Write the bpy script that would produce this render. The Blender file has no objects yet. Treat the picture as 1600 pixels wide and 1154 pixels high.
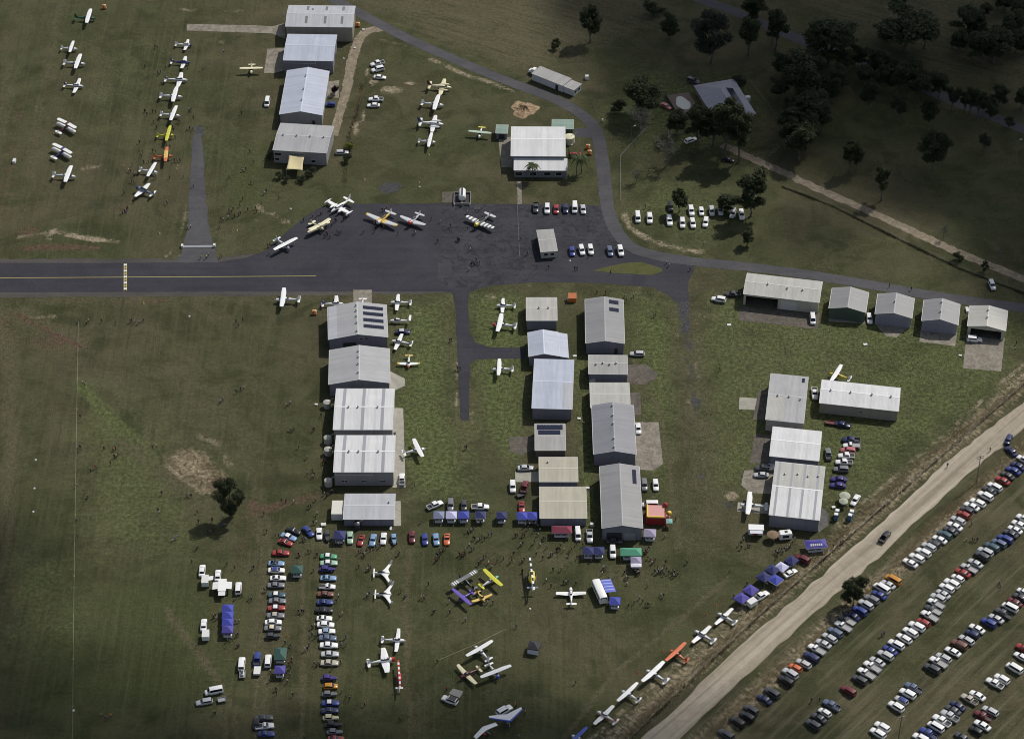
import bpy, bmesh, math, random
import numpy as np
from mathutils import Vector, Matrix
from mathutils.geometry import tessellate_polygon

# ------------------------------------------------------------------ camera, sky, sun, exposure
sc = bpy.context.scene
R = math.radians
COL = sc.collection
CAM_H, CAM_Y, TILT, FPX = 510.0, -608.0, 40.0, 4000.0      # metres, metres, degrees below the horizon, focal length in photo pixels
cam_data = bpy.data.cameras.new('camera'); cam = bpy.data.objects.new('camera', cam_data); COL.objects.link(cam)
cam.location = (0, CAM_Y, CAM_H); cam.rotation_euler = (R(90 - TILT), 0, 0)
cam_data.sensor_width = 36.0; cam_data.lens = 36.0 * FPX / 1600.0
cam_data.clip_start = 5.0; cam_data.clip_end = 12000.0
sc.camera = cam

SUN_EL, SUN_AZ = 50.0, 45.0            # azimuth clockwise from +Y
world = bpy.data.worlds.new('World'); sc.world = world; world.use_nodes = True
wn = world.node_tree.nodes; wl = world.node_tree.links
sky = wn.new('ShaderNodeTexSky'); sky.sky_type = 'NISHITA'; sky.sun_disc = False
sky.sun_elevation = R(SUN_EL); sky.sun_rotation = R(SUN_AZ)
sky.air_density = 1.2; sky.dust_density = 1.5; sky.ozone_density = 1.0
hs_ = wn.new('ShaderNodeHueSaturation'); hs_.inputs['Saturation'].default_value = 0.62   # broken cloud whitens the sky
wl.new(sky.outputs[0], hs_.inputs['Color']); wl.new(hs_.outputs[0], wn['Background'].inputs[0]); wn['Background'].inputs[1].default_value = 0.078
sd = bpy.data.lights.new('sun', 'SUN'); sd.energy = 3.4; sd.angle = R(0.55); sd.color = (1.0, 0.955, 0.88)
sun = bpy.data.objects.new('sun', sd); COL.objects.link(sun)
to_sun = Vector((math.cos(R(SUN_EL)) * math.sin(R(SUN_AZ)), math.cos(R(SUN_EL)) * math.cos(R(SUN_AZ)), math.sin(R(SUN_EL))))
sun.rotation_euler = (-to_sun).to_track_quat('-Z', 'Y').to_euler(); sun.location = (300, 300, 900)
vs = sc.view_settings; vs.view_transform = 'Standard'; vs.look = 'None'; vs.exposure = 0.0; vs.gamma = 1.0
vs.use_curve_mapping = False
sc.cycles.use_denoising = True; sc.cycles.denoising_prefilter = 'ACCURATE'; sc.cycles.denoising_input_passes = 'RGB_ALBEDO_NORMAL'
sc.cycles.transparent_max_bounces = 24
sc.cycles.max_bounces = 5; sc.cycles.diffuse_bounces = 2; sc.cycles.glossy_bounces = 2
sc.cycles.filter_width = 1.0
rnd = random.Random(7)

# ------------------------------------------------------------------ surveying: photo position -> ground metres
_st, _ct = math.sin(R(TILT)), math.cos(R(TILT))
def G(px, py, z=0.0):
    u, v = (px - 800) / FPX, (py - 577) / FPX
    d = (u, -v * _st + _ct, -v * _ct - _st)
    t = (z - CAM_H) / d[2]
    return Vector((t * d[0], CAM_Y + t * d[1], z))
OX, OY = (0, 400, 800, 1200), (0, 290, 580, 864)
def P(k, x, y, z=0.0):                       # sheet k of the survey (4 x 4 sheets, drawn at 3.98 times)
    return G(OX[k % 4] + x / 3.98, OY[k // 4] + y / 3.98, z)
def C(k, x, y): return (OX[k % 4] + x / 3.98, OY[k // 4] + y / 3.98)

# ------------------------------------------------------------------ mesh building
class MB:
    def __init__(s): s.v = []; s.f = []; s.m = []
    def add(s, vs, fs, m=0):
        b = len(s.v); s.v += [tuple(v) for v in vs]; s.f += [[b + i for i in f] for f in fs]
        s.m += ([m] * len(fs) if isinstance(m, int) else list(m)); return s
    def box(s, x0, x1, y0, y1, z0, z1, m=0):
        return s.add([(x0,y0,z0),(x1,y0,z0),(x1,y1,z0),(x0,y1,z0),(x0,y0,z1),(x1,y0,z1),(x1,y1,z1),(x0,y1,z1)],
                     [(3,2,1,0),(4,5,6,7),(0,1,5,4),(1,2,6,5),(2,3,7,6),(3,0,4,7)], m)
    def bar(s, p, q, r, n=6, m=0, r2=None):
        p, q = Vector(p), Vector(q); r2 = r if r2 is None else r2
        a = (q - p).normalized(); e = a.orthogonal().normalized(); g = a.cross(e)
        vs = [p + (e*math.cos(2*math.pi*i/n) + g*math.sin(2*math.pi*i/n))*r for i in range(n)] + \
             [q + (e*math.cos(2*math.pi*i/n) + g*math.sin(2*math.pi*i/n))*r2 for i in range(n)]
        return s.add(vs, [[i, (i+1) % n, n+(i+1) % n, n+i] for i in range(n)] + [list(range(n))[::-1], list(range(n, 2*n))], m)
    def slab(s, quad, th, m=0):
        q = [Vector(p) for p in quad]; nrm = (q[1]-q[0]).cross(q[-1]-q[0]).normalized(); n = len(q)
        low = [p - nrm*th for p in q]
        return s.add(q + low, [list(range(n)), list(range(n, 2*n))[::-1]] + [[n+i, n+(i+1) % n, (i+1) % n, i] for i in range(n)], m)
    def loft(s, secs, m=0, caps=True, segm=None):
        n = len(secs[0]); vs = [p for sec in secs for p in sec]; fs = []; ms = []
        for j in range(len(secs) - 1):
            for i in range(n):
                fs.append([j*n+i, j*n+(i+1) % n, (j+1)*n+(i+1) % n, (j+1)*n+i]); ms.append(segm[j] if segm else m)
        if caps:
            fs += [list(range(n))[::-1], list(range((len(secs)-1)*n, len(secs)*n))]; ms += [ms[0], ms[-1]]
        return s.add(vs, fs, ms)
    def lathe(s, prof, n=12, m=0, c=(0, 0, 0)):
        return s.loft([[(c[0]+r*math.cos(2*math.pi*i/n), c[1]+r*math.sin(2*math.pi*i/n), c[2]+z) for i in range(n)] for r, z in prof], m)
    def mesh(s, name, mats=(), smooth=False):
        me = bpy.data.meshes.new(name); me.from_pydata(s.v, [], s.f)
        for mt in mats: me.materials.append(mt)
        if s.m and max(s.m): me.polygons.foreach_set('material_index', s.m)
        if smooth: me.polygons.foreach_set('use_smooth', [True]*len(s.f))
        bm = bmesh.new(); bm.from_mesh(me); bmesh.ops.recalc_face_normals(bm, faces=bm.faces); bm.to_mesh(me); bm.free()
        if smooth: me.set_sharp_from_angle(angle=R(40))
        return me
def obj(name, me, parent=None, loc=None, rz=None, mats=None, smooth=False):
    if isinstance(me, MB): me = me.mesh(name, mats if isinstance(mats, (list, tuple)) else [mats], smooth)
    o = bpy.data.objects.new(name, me); COL.objects.link(o)
    if parent is not None: o.parent = parent
    if loc is not None: o.location = loc
    if rz is not None: o.rotation_euler = (0, 0, rz)
    return o
def tag(o, label=None, cat=None, group=None, kind=None):
    if label: o['label'] = label
    if cat: o['category'] = cat
    if group: o['group'] = group
    if kind: o['kind'] = kind
    return o
def thing(name, label, cat, loc=(0, 0, 0), rz=0.0, group=None):
    o = bpy.data.objects.new(name, None); COL.objects.link(o); o.empty_display_size = 0.3
    o.location = loc; o.rotation_euler = (0, 0, rz); return tag(o, label, cat, group)
def paint(o, slot, mat):
    o.material_slots[slot].link = 'OBJECT'; o.material_slots[slot].material = mat
ORD = ['', 'first', 'second', 'third', 'fourth', 'fifth', 'sixth', 'seventh', 'eighth', 'ninth', 'tenth', 'eleventh', 'twelfth', 'thirteenth',
       'fourteenth', 'fifteenth', 'sixteenth', 'seventeenth', 'eighteenth', 'nineteenth', 'twentieth', 'twenty-first', 'twenty-second', 'twenty-third',
       'twenty-fourth', 'twenty-fifth', 'twenty-sixth', 'twenty-seventh', 'twenty-eighth', 'twenty-ninth', 'thirtieth', 'thirty-first', 'thirty-second',
       'thirty-third', 'thirty-fourth', 'thirty-fifth', 'thirty-sixth', 'thirty-seventh', 'thirty-eighth', 'thirty-ninth', 'fortieth', 'forty-first', 'forty-second', 'forty-third', 'forty-fourth', 'forty-fifth']
ORD += ['forty-'+q for q in ORD[6:10]]+['fiftieth']+['fifty-'+q for q in ORD[1:10]]+['sixtieth']

# ------------------------------------------------------------------ materials
def nt(name):
    m = bpy.data.materials.new(name); m.use_nodes = True
    return m, m.node_tree.nodes, m.node_tree.links, m.node_tree.nodes['Principled BSDF']
_MC = {}
def M(name, rgb, rough=0.6, metal=0.0, coat=0.0, var=0.0, scale=3.0, spec=0.5):
    if name in _MC: return _MC[name]
    m, n, l, b = nt(name)
    b.inputs['Base Color'].default_value = (*rgb, 1); b.inputs['Roughness'].default_value = rough
    b.inputs['Metallic'].default_value = metal; b.inputs['Coat Weight'].default_value = coat; b.inputs['Specular IOR Level'].default_value = spec
    if var:
        tc = n.new('ShaderNodeTexCoord'); nz = n.new('ShaderNodeTexNoise'); nz.inputs['Scale'].default_value = scale; nz.inputs['Detail'].default_value = 4
        mx = n.new('ShaderNodeMix'); mx.data_type = 'RGBA'
        l.new(tc.outputs['Object'], nz.inputs['Vector']); l.new(nz.outputs['Fac'], mx.inputs['Factor'])
        mx.inputs['A'].default_value = (*[c*(1-var) for c in rgb], 1); mx.inputs['B'].default_value = (*[min(1, c*(1+var)) for c in rgb], 1)
        l.new(mx.outputs['Result'], b.inputs['Base Color'])
    _MC[name] = m; return m
def mathn(n, l, op, a, b=None, c=None):
    nd = n.new('ShaderNodeMath'); nd.operation = op
    for i, v in enumerate((a, b, c)):
        if v is None: continue
        if hasattr(v, 'is_linked') or hasattr(v, 'links'): l.new(v, nd.inputs[i])
        else: nd.inputs[i].default_value = v
    return nd.outputs[0]
def mixc(n, l, f, a, b, blend='MIX'):
    nd = n.new('ShaderNodeMix'); nd.data_type = 'RGBA'; nd.blend_type = blend
    for key, v in (('Factor', f), ('A', a), ('B', b)):
        if hasattr(v, 'links'): l.new(v, nd.inputs[key])
        elif key == 'Factor': nd.inputs[key].default_value = v
        else: nd.inputs[key].default_value = (*v, 1)
    return nd.outputs['Result']
def noise(n, l, vec, scale, detail=4, rough=0.55, dist=0.0):
    nd = n.new('ShaderNodeTexNoise'); nd.inputs['Scale'].default_value = scale; nd.inputs['Detail'].default_value = detail
    nd.inputs['Roughness'].default_value = rough; nd.inputs['Distortion'].default_value = dist; l.new(vec, nd.inputs['Vector']); return nd.outputs['Fac']
def mapping(n, l, vec, rot=0.0, scale=(1, 1, 1)):
    if rot:
        r_ = n.new('ShaderNodeMapping'); r_.inputs['Rotation'].default_value = (0, 0, rot); l.new(vec, r_.inputs['Vector']); vec = r_.outputs[0]; rot = 0.0
    nd = n.new('ShaderNodeMapping'); nd.inputs['Rotation'].default_value = (0, 0, rot); nd.inputs['Scale'].default_value = scale
    l.new(vec, nd.inputs['Vector']); return nd.outputs[0]
def ramp(n, l, f, lo, hi):
    nd = n.new('ShaderNodeMapRange'); nd.interpolation_type = 'SMOOTHSTEP'; nd.inputs['From Min'].default_value = lo; nd.inputs['From Max'].default_value = hi
    l.new(f, nd.inputs['Value']); return nd.outputs[0]

_RC = {}
def sheet_metal(name, rgb, axis, pitch=0.76, rough=0.5, dirt=0.18, vertical=False):
    """Ribbed steel sheeting: ribs across `axis`, sheet-to-sheet colour change, washed dirt."""
    key = (name, axis, vertical)
    if key in _RC: return _RC[key]
    m, n, l, b = nt(f'{name}_{axis}')
    tc = n.new('ShaderNodeTexCoord'); sp = n.new('ShaderNodeSeparateXYZ'); l.new(tc.outputs['Object'], sp.inputs[0])
    a = sp.outputs['XYZ'.index(axis.upper())]
    sheet = mathn(n, l, 'FLOOR', mathn(n, l, 'DIVIDE', a, pitch))
    wn_ = n.new('ShaderNodeTexWhiteNoise'); wn_.noise_dimensions = '1D'; l.new(sheet, wn_.inputs['W'])
    stre = (0.12, 1.6, 0.12) if axis == 'y' else (1.6, 0.12, 0.12)
    if vertical: stre = (1.2, 1.2, 0.1)
    s1 = noise(n, l, mapping(n, l, tc.outputs['Object'], 0, stre), 1.0, 5, 0.65)
    s2 = noise(n, l, tc.outputs['Object'], 0.25, 3)
    f = mathn(n, l, 'ADD', mathn(n, l, 'MULTIPLY', wn_.outputs['Value'], 0.22), mathn(n, l, 'MULTIPLY', s1, 0.8))
    f = mathn(n, l, 'ADD', f, mathn(n, l, 'MULTIPLY', s2, 0.5))
    col = mixc(n, l, ramp(n, l, f, 0.35, 1.15), tuple(c*(1-dirt) for c in rgb), tuple(min(1, c*(1+dirt*0.5)) for c in rgb))
    rib = mathn(n, l, 'ABSOLUTE', mathn(n, l, 'SINE', mathn(n, l, 'MULTIPLY', a, math.pi/0.38)))
    ribs = mathn(n, l, 'POWER', rib, 6.0)
    bp = n.new('ShaderNodeBump'); bp.inputs['Strength'].default_value = 0.2; bp.inputs['Distance'].default_value = 0.03
    l.new(ribs, bp.inputs['Height']); l.new(bp.outputs[0], b.inputs['Normal'])
    l.new(col, b.inputs['Base Color']); b.inputs['Roughness'].default_value = rough; b.inputs['Metallic'].default_value = 0.0
    b.inputs['Specular IOR Level'].default_value = 0.4
    _RC[key] = m; return m

GLASS = M('window_glass', (0.012, 0.015, 0.02), 0.08, spec=0.6)
WHITE = M('white_paint', (0.78, 0.78, 0.77), 0.35, var=0.06, scale=0.8)
TRIM = M('pale_trim', (0.62, 0.62, 0.61), 0.5)
STEEL = M('galvanised_steel', (0.36, 0.37, 0.38), 0.45, metal=0.3, var=0.15)
DARKSTEEL = M('dark_steel', (0.05, 0.05, 0.055), 0.5)
RUBBER = M('rubber', (0.016, 0.016, 0.017), 0.8)
RIM = M('wheel_rim', (0.35, 0.35, 0.36), 0.35, metal=0.6)
SOLAR = M('solar_cell', (0.01, 0.013, 0.035), 0.15)
WOOD = M('weathered_timber', (0.16, 0.13, 0.10), 0.85, var=0.3, scale=4)
# ------------------------------------------------------------------ ground sheet with survey of soil and grass kinds
def axis_coords(lo, hi, step, far):
    a = list(np.arange(lo, hi + step, step)); out = []; d = step; x = lo
    left = []
    while x > -far: d *= 1.35; x -= d; left.append(x)
    x = a[-1]; d = step; right = []
    while x < far: d *= 1.35; x += d; right.append(x)
    return np.array(left[::-1] + a + right)
gx = axis_coords(-225, 225, 1.3, 4000); gy = axis_coords(-175, 245, 1.3, 4000)
GX, GY = np.meshgrid(gx, gy); NXg, NYg = len(gx), len(gy)
masks = {k: np.zeros(GX.shape) for k in ('tan', 'red', 'lush', 'dry', 'bitumen', 'mown_v', 'mown_d', 'mown_f', 'straw', 'green')}
def scale_at(py): return (FPX*_st + (py-577)*_ct) / CAM_H
def blob(mask, px, py, rx, ry, val=1.0, rot=0.0, soft=0.5):
    s = scale_at(py); c = G(px, py); dip = math.sin(math.atan2(CAM_H, c.y - CAM_Y))
    ax, ay = rx/s, ry/(s*dip); dx, dy = GX-c.x, GY-c.y; cr, sr = math.cos(R(rot)), math.sin(R(rot))
    q = np.sqrt(((dx*cr+dy*sr)/ax)**2 + ((-dx*sr+dy*cr)/ay)**2)
    w = np.clip((1+soft-q)/(2*soft), 0, 1); masks[mask] = np.maximum(masks[mask], val*w*w*(3-2*w))
def line(mask, pts, width, val=1.0, soft=0.85):
    """worn strip along a path (photo points), width in metres"""
    w = [G(*p) for p in pts]; best = np.full(GX.shape, 1e9)
    for a, b in zip(w[:-1], w[1:]):
        dx, dy = b.x-a.x, b.y-a.y; L2 = dx*dx+dy*dy
        t = np.clip(((GX-a.x)*dx+(GY-a.y)*dy)/L2, 0, 1)
        best = np.minimum(best, np.hypot(GX-a.x-t*dx, GY-a.y-t*dy))
    q = best/(width/2); k = np.clip((1+soft-q)/(2*soft), 0, 1); masks[mask] = np.maximum(masks[mask], val*k*k*(3-2*k))
def region(mask, pts, val=1.0, soft=6.0):
    w = [G(*p) for p in pts]; n = len(w); ins = np.zeros(GX.shape, bool); best = np.full(GX.shape, 1e9)
    for i in range(n):
        a, b = w[i], w[(i+1) % n]
        with np.errstate(divide='ignore', invalid='ignore'):
            c = ((a.y > GY) != (b.y > GY)) & (GX < (b.x-a.x)*(GY-a.y)/(b.y-a.y if b.y != a.y else 1e-9)+a.x)
        ins ^= c
        dx, dy = b.x-a.x, b.y-a.y; t = np.clip(((GX-a.x)*dx+(GY-a.y)*dy)/(dx*dx+dy*dy), 0, 1)
        best = np.minimum(best, np.hypot(GX-a.x-t*dx, GY-a.y-t*dy))
    sdist = np.where(ins, best, -best); k = np.clip(sdist/soft*0.5+0.5, 0, 1); masks[mask] = np.maximum(masks[mask], val*k)

# mown strips and field kinds
region('mown_v', [(-300, -60), (420, -60), (420, 470), (480, 470), (480, 830), (1100, 830), (900, 1300), (-300, 1300)], 1.0, 14)
region('mown_d', [(1700, 640), (1520, 735), (1390, 850), (1200, 1015), (1040, 1170), (1040, 1400), (1900, 1400), (1900, 640)], 1.0, 5)
region('mown_f', [(560, -80), (600, 20), (700, 75), (820, 115), (940, 70), (1040, 40), (1090, -80)], 1.0, 8)
region('mown_f', [(1180, -80), (1250, 10), (1400, 90), (1600, 170), (1800, 230), (1800, -80)], 0.9, 10)
region('dry', [(560, -80), (600, 20), (700, 75), (820, 115), (940, 70), (1040, 40), (1090, -80)], 0.75, 8)
region('dry', [(1180, -80), (1250, 10), (1400, 90), (1600, 170), (1800, 230), (1800, -80)], 0.55, 10)
region('dry', [(1700, 640), (1520, 735), (1390, 850), (1200, 1015), (1040, 1170), (1040, 1400), (1900, 1400), (1900, 640)], 0.22, 5)
# the worn strip beside the left field, red soil
line('red', [(-10, 380), (8, 300), (22, 230), (34, 150)], 4.5, 0.4, .95); line('dry', [(-5, 300), (2, 200), (10, 100)], 9, 0.5, .95)
line('dry', [(98, -10), (80, 80), (62, 160), (52, 230), (40, 330)], 5, 0.5, 0.95)
line('dry', [(60, 160), (80, 190), (90, 200)], 1.2, 0.8); line('tan', [(60, 158), (52, 178)], 1.6, 0.5)
line('red', [(40, 388), (90, 385), (150, 388)], 3.0, 0.9); line('tan', [(30, 370), (85, 362), (130, 372), (180, 378)], 3.0, 0.75, 0.8)
blob('tan', 78, 368, 12, 8, 0.7); blob('red', 45, 362, 22, 9, 0.6); line('red', [(26, 490), (50, 504), (85, 522), (125, 541)], 2.4, 0.9, 0.9); line('dry', [(26, 488), (50, 500), (85, 518), (125, 538)], 9, 0.7, 0.95)
line('tan', [(35, 495), (70, 495), (95, 492)], 2.5, 0.5); line('red', [(8, 495), (20, 520), (45, 530), (90, 540)], 7, 0.35)
line('dry', [(-5, 480), (15, 560), (18, 700), (5, 850)], 6, 0.7, 0.9); line('red', [(20, 560), (16, 640)], 5, 0.25)
line('dry', [(0, 472), (120, 470), (300, 466), (500, 466)], 6, 0.45, 0.8); line('red', [(90, 470), (280, 470)], 2.4, 0.4)
region('dry', [(130, 560), (300, 520), (420, 560), (470, 700), (400, 760), (250, 690)], 0.5, 20)
region('dry', [(0, 600), (100, 590), (120, 700), (60, 760), (0, 760)], 0.35, 14)
region('lush', [(125, 590), (160, 600), (300, 700), (300, 860), (140, 900), (110, 700)], 0.6, 16)
line('lush', [(130, 605), (160, 640), (200, 680), (240, 720)], 4.5, 1.0, 0.8)
line('dry', [(190, 690), (250, 730), (290, 770), (330, 800)], 7, 0.6, 0.8)
region('lush', [(0, 860), (120, 860), (110, 1000), (0, 1010)], 0.6, 15)
region('green', [(20, 860), (420, 860), (420, 1154), (-100, 1154)], 0.6, 20); region('green', [(340, 200), (430, 230), (430, 330), (340, 330)], 0.7, 8); region('lush', [(1000, 260), (1160, 320), (1100, 395), (980, 330)], 0.5, 8); region('lush', [(100, 60), (260, 60), (240, 250), (90, 240)], 0.3, 15)
# excavated patch by the lone tree
region('straw', [(257, 716), (292, 700), (318, 706), (365, 757), (335, 776), (296, 762)], 1.0, 2.0)
line('tan', [(262, 725), (285, 748), (320, 772)], 2.2, 0.8); line('tan', [(312, 682), (335, 690), (352, 712), (357, 725)], 3.2, 0.6, 0.9)
blob('red', 342, 754, 13, 9, 1.0); line('red', [(400, 798), (440, 788), (495, 774)], 4.2, 0.75, 0.9); blob('red', 395, 790, 10, 14, 0.7)
line('red', [(385, 770), (395, 830), (375, 860)], 3.0, 0.4, 0.9); line('dry', [(345, 600), (400, 760), (408, 860)], 6, 0.5, 0.9)
# pale scuffs round the grass parking of aircraft and roads
for p in ((285, 16, 28, 3), (365, 18, 22, 3), (347, 66, 6, 4), (195, 181, 4, 2), (350, 124, 8, 3), (150, 264, 30, 6), (195, 258, 12, 3), (280, 262, 10, 5)):
    blob('tan', *p, 0.55, 0, 0.9)
line('tan', [(262, 400), (275, 380), (286, 350), (292, 320)], 2.4, 0.5, 0.9); line('tan', [(332, 360), (345, 372), (360, 368)], 3.0, 0.45, 0.9)
line('tan', [(334, 402), (300, 404), (262, 400)], 2.0, 0.5); line('tan', [(400, 322), (430, 338), (455, 352)], 3.0, 0.6, 0.9)
blob('tan', 395, 345, 14, 6, 0.5, 0, 0.9); line('dry', [(320, 190), (360, 215), (420, 300)], 20, 0.35, 0.9)
line('tan', [(595, 62), (625, 70), (655, 80)], 2.2, 0.6); line('tan', [(672, 92), (700, 104), (730, 118), (760, 126), (800, 142)], 2.6, 0.75, 0.8)
for p in ((583, 128, 9, 6), (612, 140, 20, 7), (640, 130, 10, 3), (567, 180, 4, 14), (555, 200, 8, 10), (574, 112, 3, 6)): blob('tan', *p, 0.85, 0, 0.7)
line('red', [(565, 128), (558, 170), (548, 205)], 2.0, 0.5)
line('tan', [(975, 335), (985, 355), (1005, 370), (1035, 382), (1065, 390), (1095, 393)], 3.2, 0.75, 0.9)
line('tan', [(1200, 408), (1260, 415), (1340, 425)], 6, 0.25, 0.9)
blob('tan', 768, 464, 18, 5, 0.5, 0, 0.9); blob('tan', 655, 489, 14, 3, 0.6, 0, 0.9); blob('tan', 690, 486, 8, 3, 0.5, 0, 0.9)
line('tan', [(736, 600), (737, 660)], 2, 0.5, 0.8); line('tan', [(712, 560), (716, 660)], 1.6, 0.5, 0.8); line('tan', [(712, 660), (735, 660)], 3, 0.5, 0.8)
line('tan', [(740, 462), (780, 449), (860, 445), (1000, 449), (1040, 462)], 1.6, 0.35, 0.8)
blob('tan', 1143, 774, 11, 9, 0.9, 0, 0.6); blob('red', 1145, 776, 7, 6, 0.4); blob('tan', 1040, 489, 5, 5, 0.4, 0, .9)
line('tan', [(1083, 500), (1125, 490), (1150, 485)], 3.2, 0.35, 0.9); line('tan', [(1060, 500), (1066, 560), (1080, 640), (1088, 740)], 4, 0.3, 0.95); line('tan', [(1085, 490), (1088, 560), (1098, 640), (1105, 740)], 3, 0.3, 0.95)
region('lush', [(607, 466), (705, 466), (718, 650), (735, 670), (735, 780), (640, 780), (612, 700)], 0.75, 8)
region('lush', [(735, 462), (820, 455), (830, 700), (800, 740), (738, 660)], 0.8, 6)
region('lush', [(880, 452), (1030, 458), (1060, 500), (1060, 640), (1040, 760), (1020, 780), (990, 560), (985, 470)], 0.75, 7)
region('lush', [(1085, 440), (1600, 500), (1600, 590), (1320, 820), (1100, 760)], 0.6, 10)
region('lush', [(895, 560), (915, 560), (935, 840), (915, 840)], 0.9, 3)
region('green', [(400, 460), (510, 462), (512, 800), (440, 780), (480, 600)], 0.35, 12)
region('lush', [(1000, 110), (1150, 110), (1200, 160), (1180, 250), (1000, 250), (930, 170)], 0.6, 10)
region('dry', [(500, 850), (1100, 850), (1100, 950), (900, 1154), (480, 1154)], 0.25, 25)
line('dry', [(1072, 490), (1075, 560), (1085, 640), (1092, 740), (1100, 850)], 13, 0.5, 0.95)
line('dry', [(1040, 960), (900, 1060), (800, 1130)], 10, 0.3, 0.9); line('dry', [(640, 980), (660, 1154)], 8, 0.4, 0.9)
line('dry', [(700, 470), (708, 600), (722, 700), (738, 760)], 4, 0.3, 0.9)
for tr_ in ([(404, 800), (410, 900), (398, 1000), (402, 1160)], [(416, 800), (424, 900), (412, 1000), (416, 1160)], [(260, 950), (290, 990), (330, 1040), (365, 1110), (372, 1160)], [(262, 962), (300, 1012), (345, 1075), (352, 1160)], [(640, 860), (634, 960), (640, 1154)], [(470, 860), (476, 1000), (470, 1154)], [(880, 1154), (960, 1050), (1060, 970), (1140, 900)], [(990, 560), (1030, 640), (1050, 760), (1060, 860)]):
    line('dry', tr_, 1.8, 0.75, 0.6)
region('dry', [(360, 170), (430, 180), (420, 330), (370, 340)], 0.35, 8)
for (pts) in ([(1052, 464), (1079, 464), (1083, 520), (1064, 524)], [(1066, 515), (1080, 515), (1083, 545), (1070, 548)], [(1066, 528), (1077, 528), (1078, 545), (1068, 545)], [(1068, 558), (1078, 558), (1079, 568), (1068, 568)],
              [(1079, 622), (1099, 620), (1098, 634), (1086, 644)], [(1088, 736), (1103, 734), (1104, 750), (1092, 750)], [(1124, 783), (1151, 781), (1152, 798), (1134, 797)],
              [(593, 283), (628, 283), (626, 302), (590, 302)], [(300, 196), (318, 192), (322, 215), (302, 215)]):
    region('bitumen', pts, 0.95, 3.0)
line('bitumen', [(1068, 465), (1073, 520), (1080, 580), (1090, 650)], 3.6, 0.55, 0.9)
# verges of the dirt road: worn wheel tracks and long dry grass
for off, wd, val in ((-9.2, 3.2, 0.75), (-13.5, 1.2, 0.5), (9.5, 3.5, 0.8)):
    a, b = G(1600, 650), G(1030, 1154); d = (b-a).normalized(); nrm = Vector((d.y, -d.x, 0))*(-1)
    w0, w1 = a - d*60 + nrm*off, b + d*60 + nrm*off
    dx, dy = w1.x-w0.x, w1.y-w0.y; t = np.clip(((GX-w0.x)*dx+(GY-w0.y)*dy)/(dx*dx+dy*dy), 0, 1)
    q = np.hypot(GX-w0.x-t*dx, GY-w0.y-t*dy)/wd; k = np.clip((1.6-q)/1.2, 0, 1); masks['straw' if wd > 2 else 'tan'] = np.maximum(masks['straw' if wd > 2 else 'tan'], val*k*1.1)
line('dry', [(1130, 226), (1200, 256), (1260, 285), (1376, 333), (1451, 368), (1600, 432)], 7, 0.4, 0.9)
for p in ((1190, 600, 60, 8, .3), (1145, 640, 30, 20, .25), (1230, 860, 70, 14, .5), (1130, 815, 30, 20, .35), (1310, 870, 25, 12, .7), (560, 852, 90, 12, .55), (830, 872, 130, 16, .5), (980, 890, 60, 18, .6), (440, 930, 20, 60, .45), (1180, 870, 40, 14, .6), (730, 922, 40, 20, .4)):
    blob('dry', p[0], p[1], p[2], p[3], p[4], 0, 0.9)
blob('tan', 1080, 255, 10, 3, .5, 0, .9); line('tan', [(1195, 250), (1212, 235), (1215, 215)], 2.0, 0.5, .9)

gm = bpy.data.meshes.new('ground')
vv = np.zeros((NXg*NYg, 3)); vv[:, 0] = GX.ravel(); vv[:, 1] = GY.ravel()
ii, jj = np.meshgrid(np.arange(NXg-1), np.arange(NYg-1)); q = (jj*NXg+ii).ravel()
ff = np.stack([q, q+1, q+1+NXg, q+NXg], 1)
gm.vertices.add(len(vv)); gm.vertices.foreach_set('co', vv.ravel()); gm.loops.add(ff.size); gm.loops.foreach_set('vertex_index', ff.ravel())
gm.polygons.add(len(ff)); gm.polygons.foreach_set('loop_start', np.arange(0, ff.size, 4)); gm.update(); gm.validate()
for k, a in masks.items():
    at = gm.attributes.new(k, 'FLOAT', 'POINT'); at.data.foreach_set('value', a.ravel().astype(np.float32))

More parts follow.
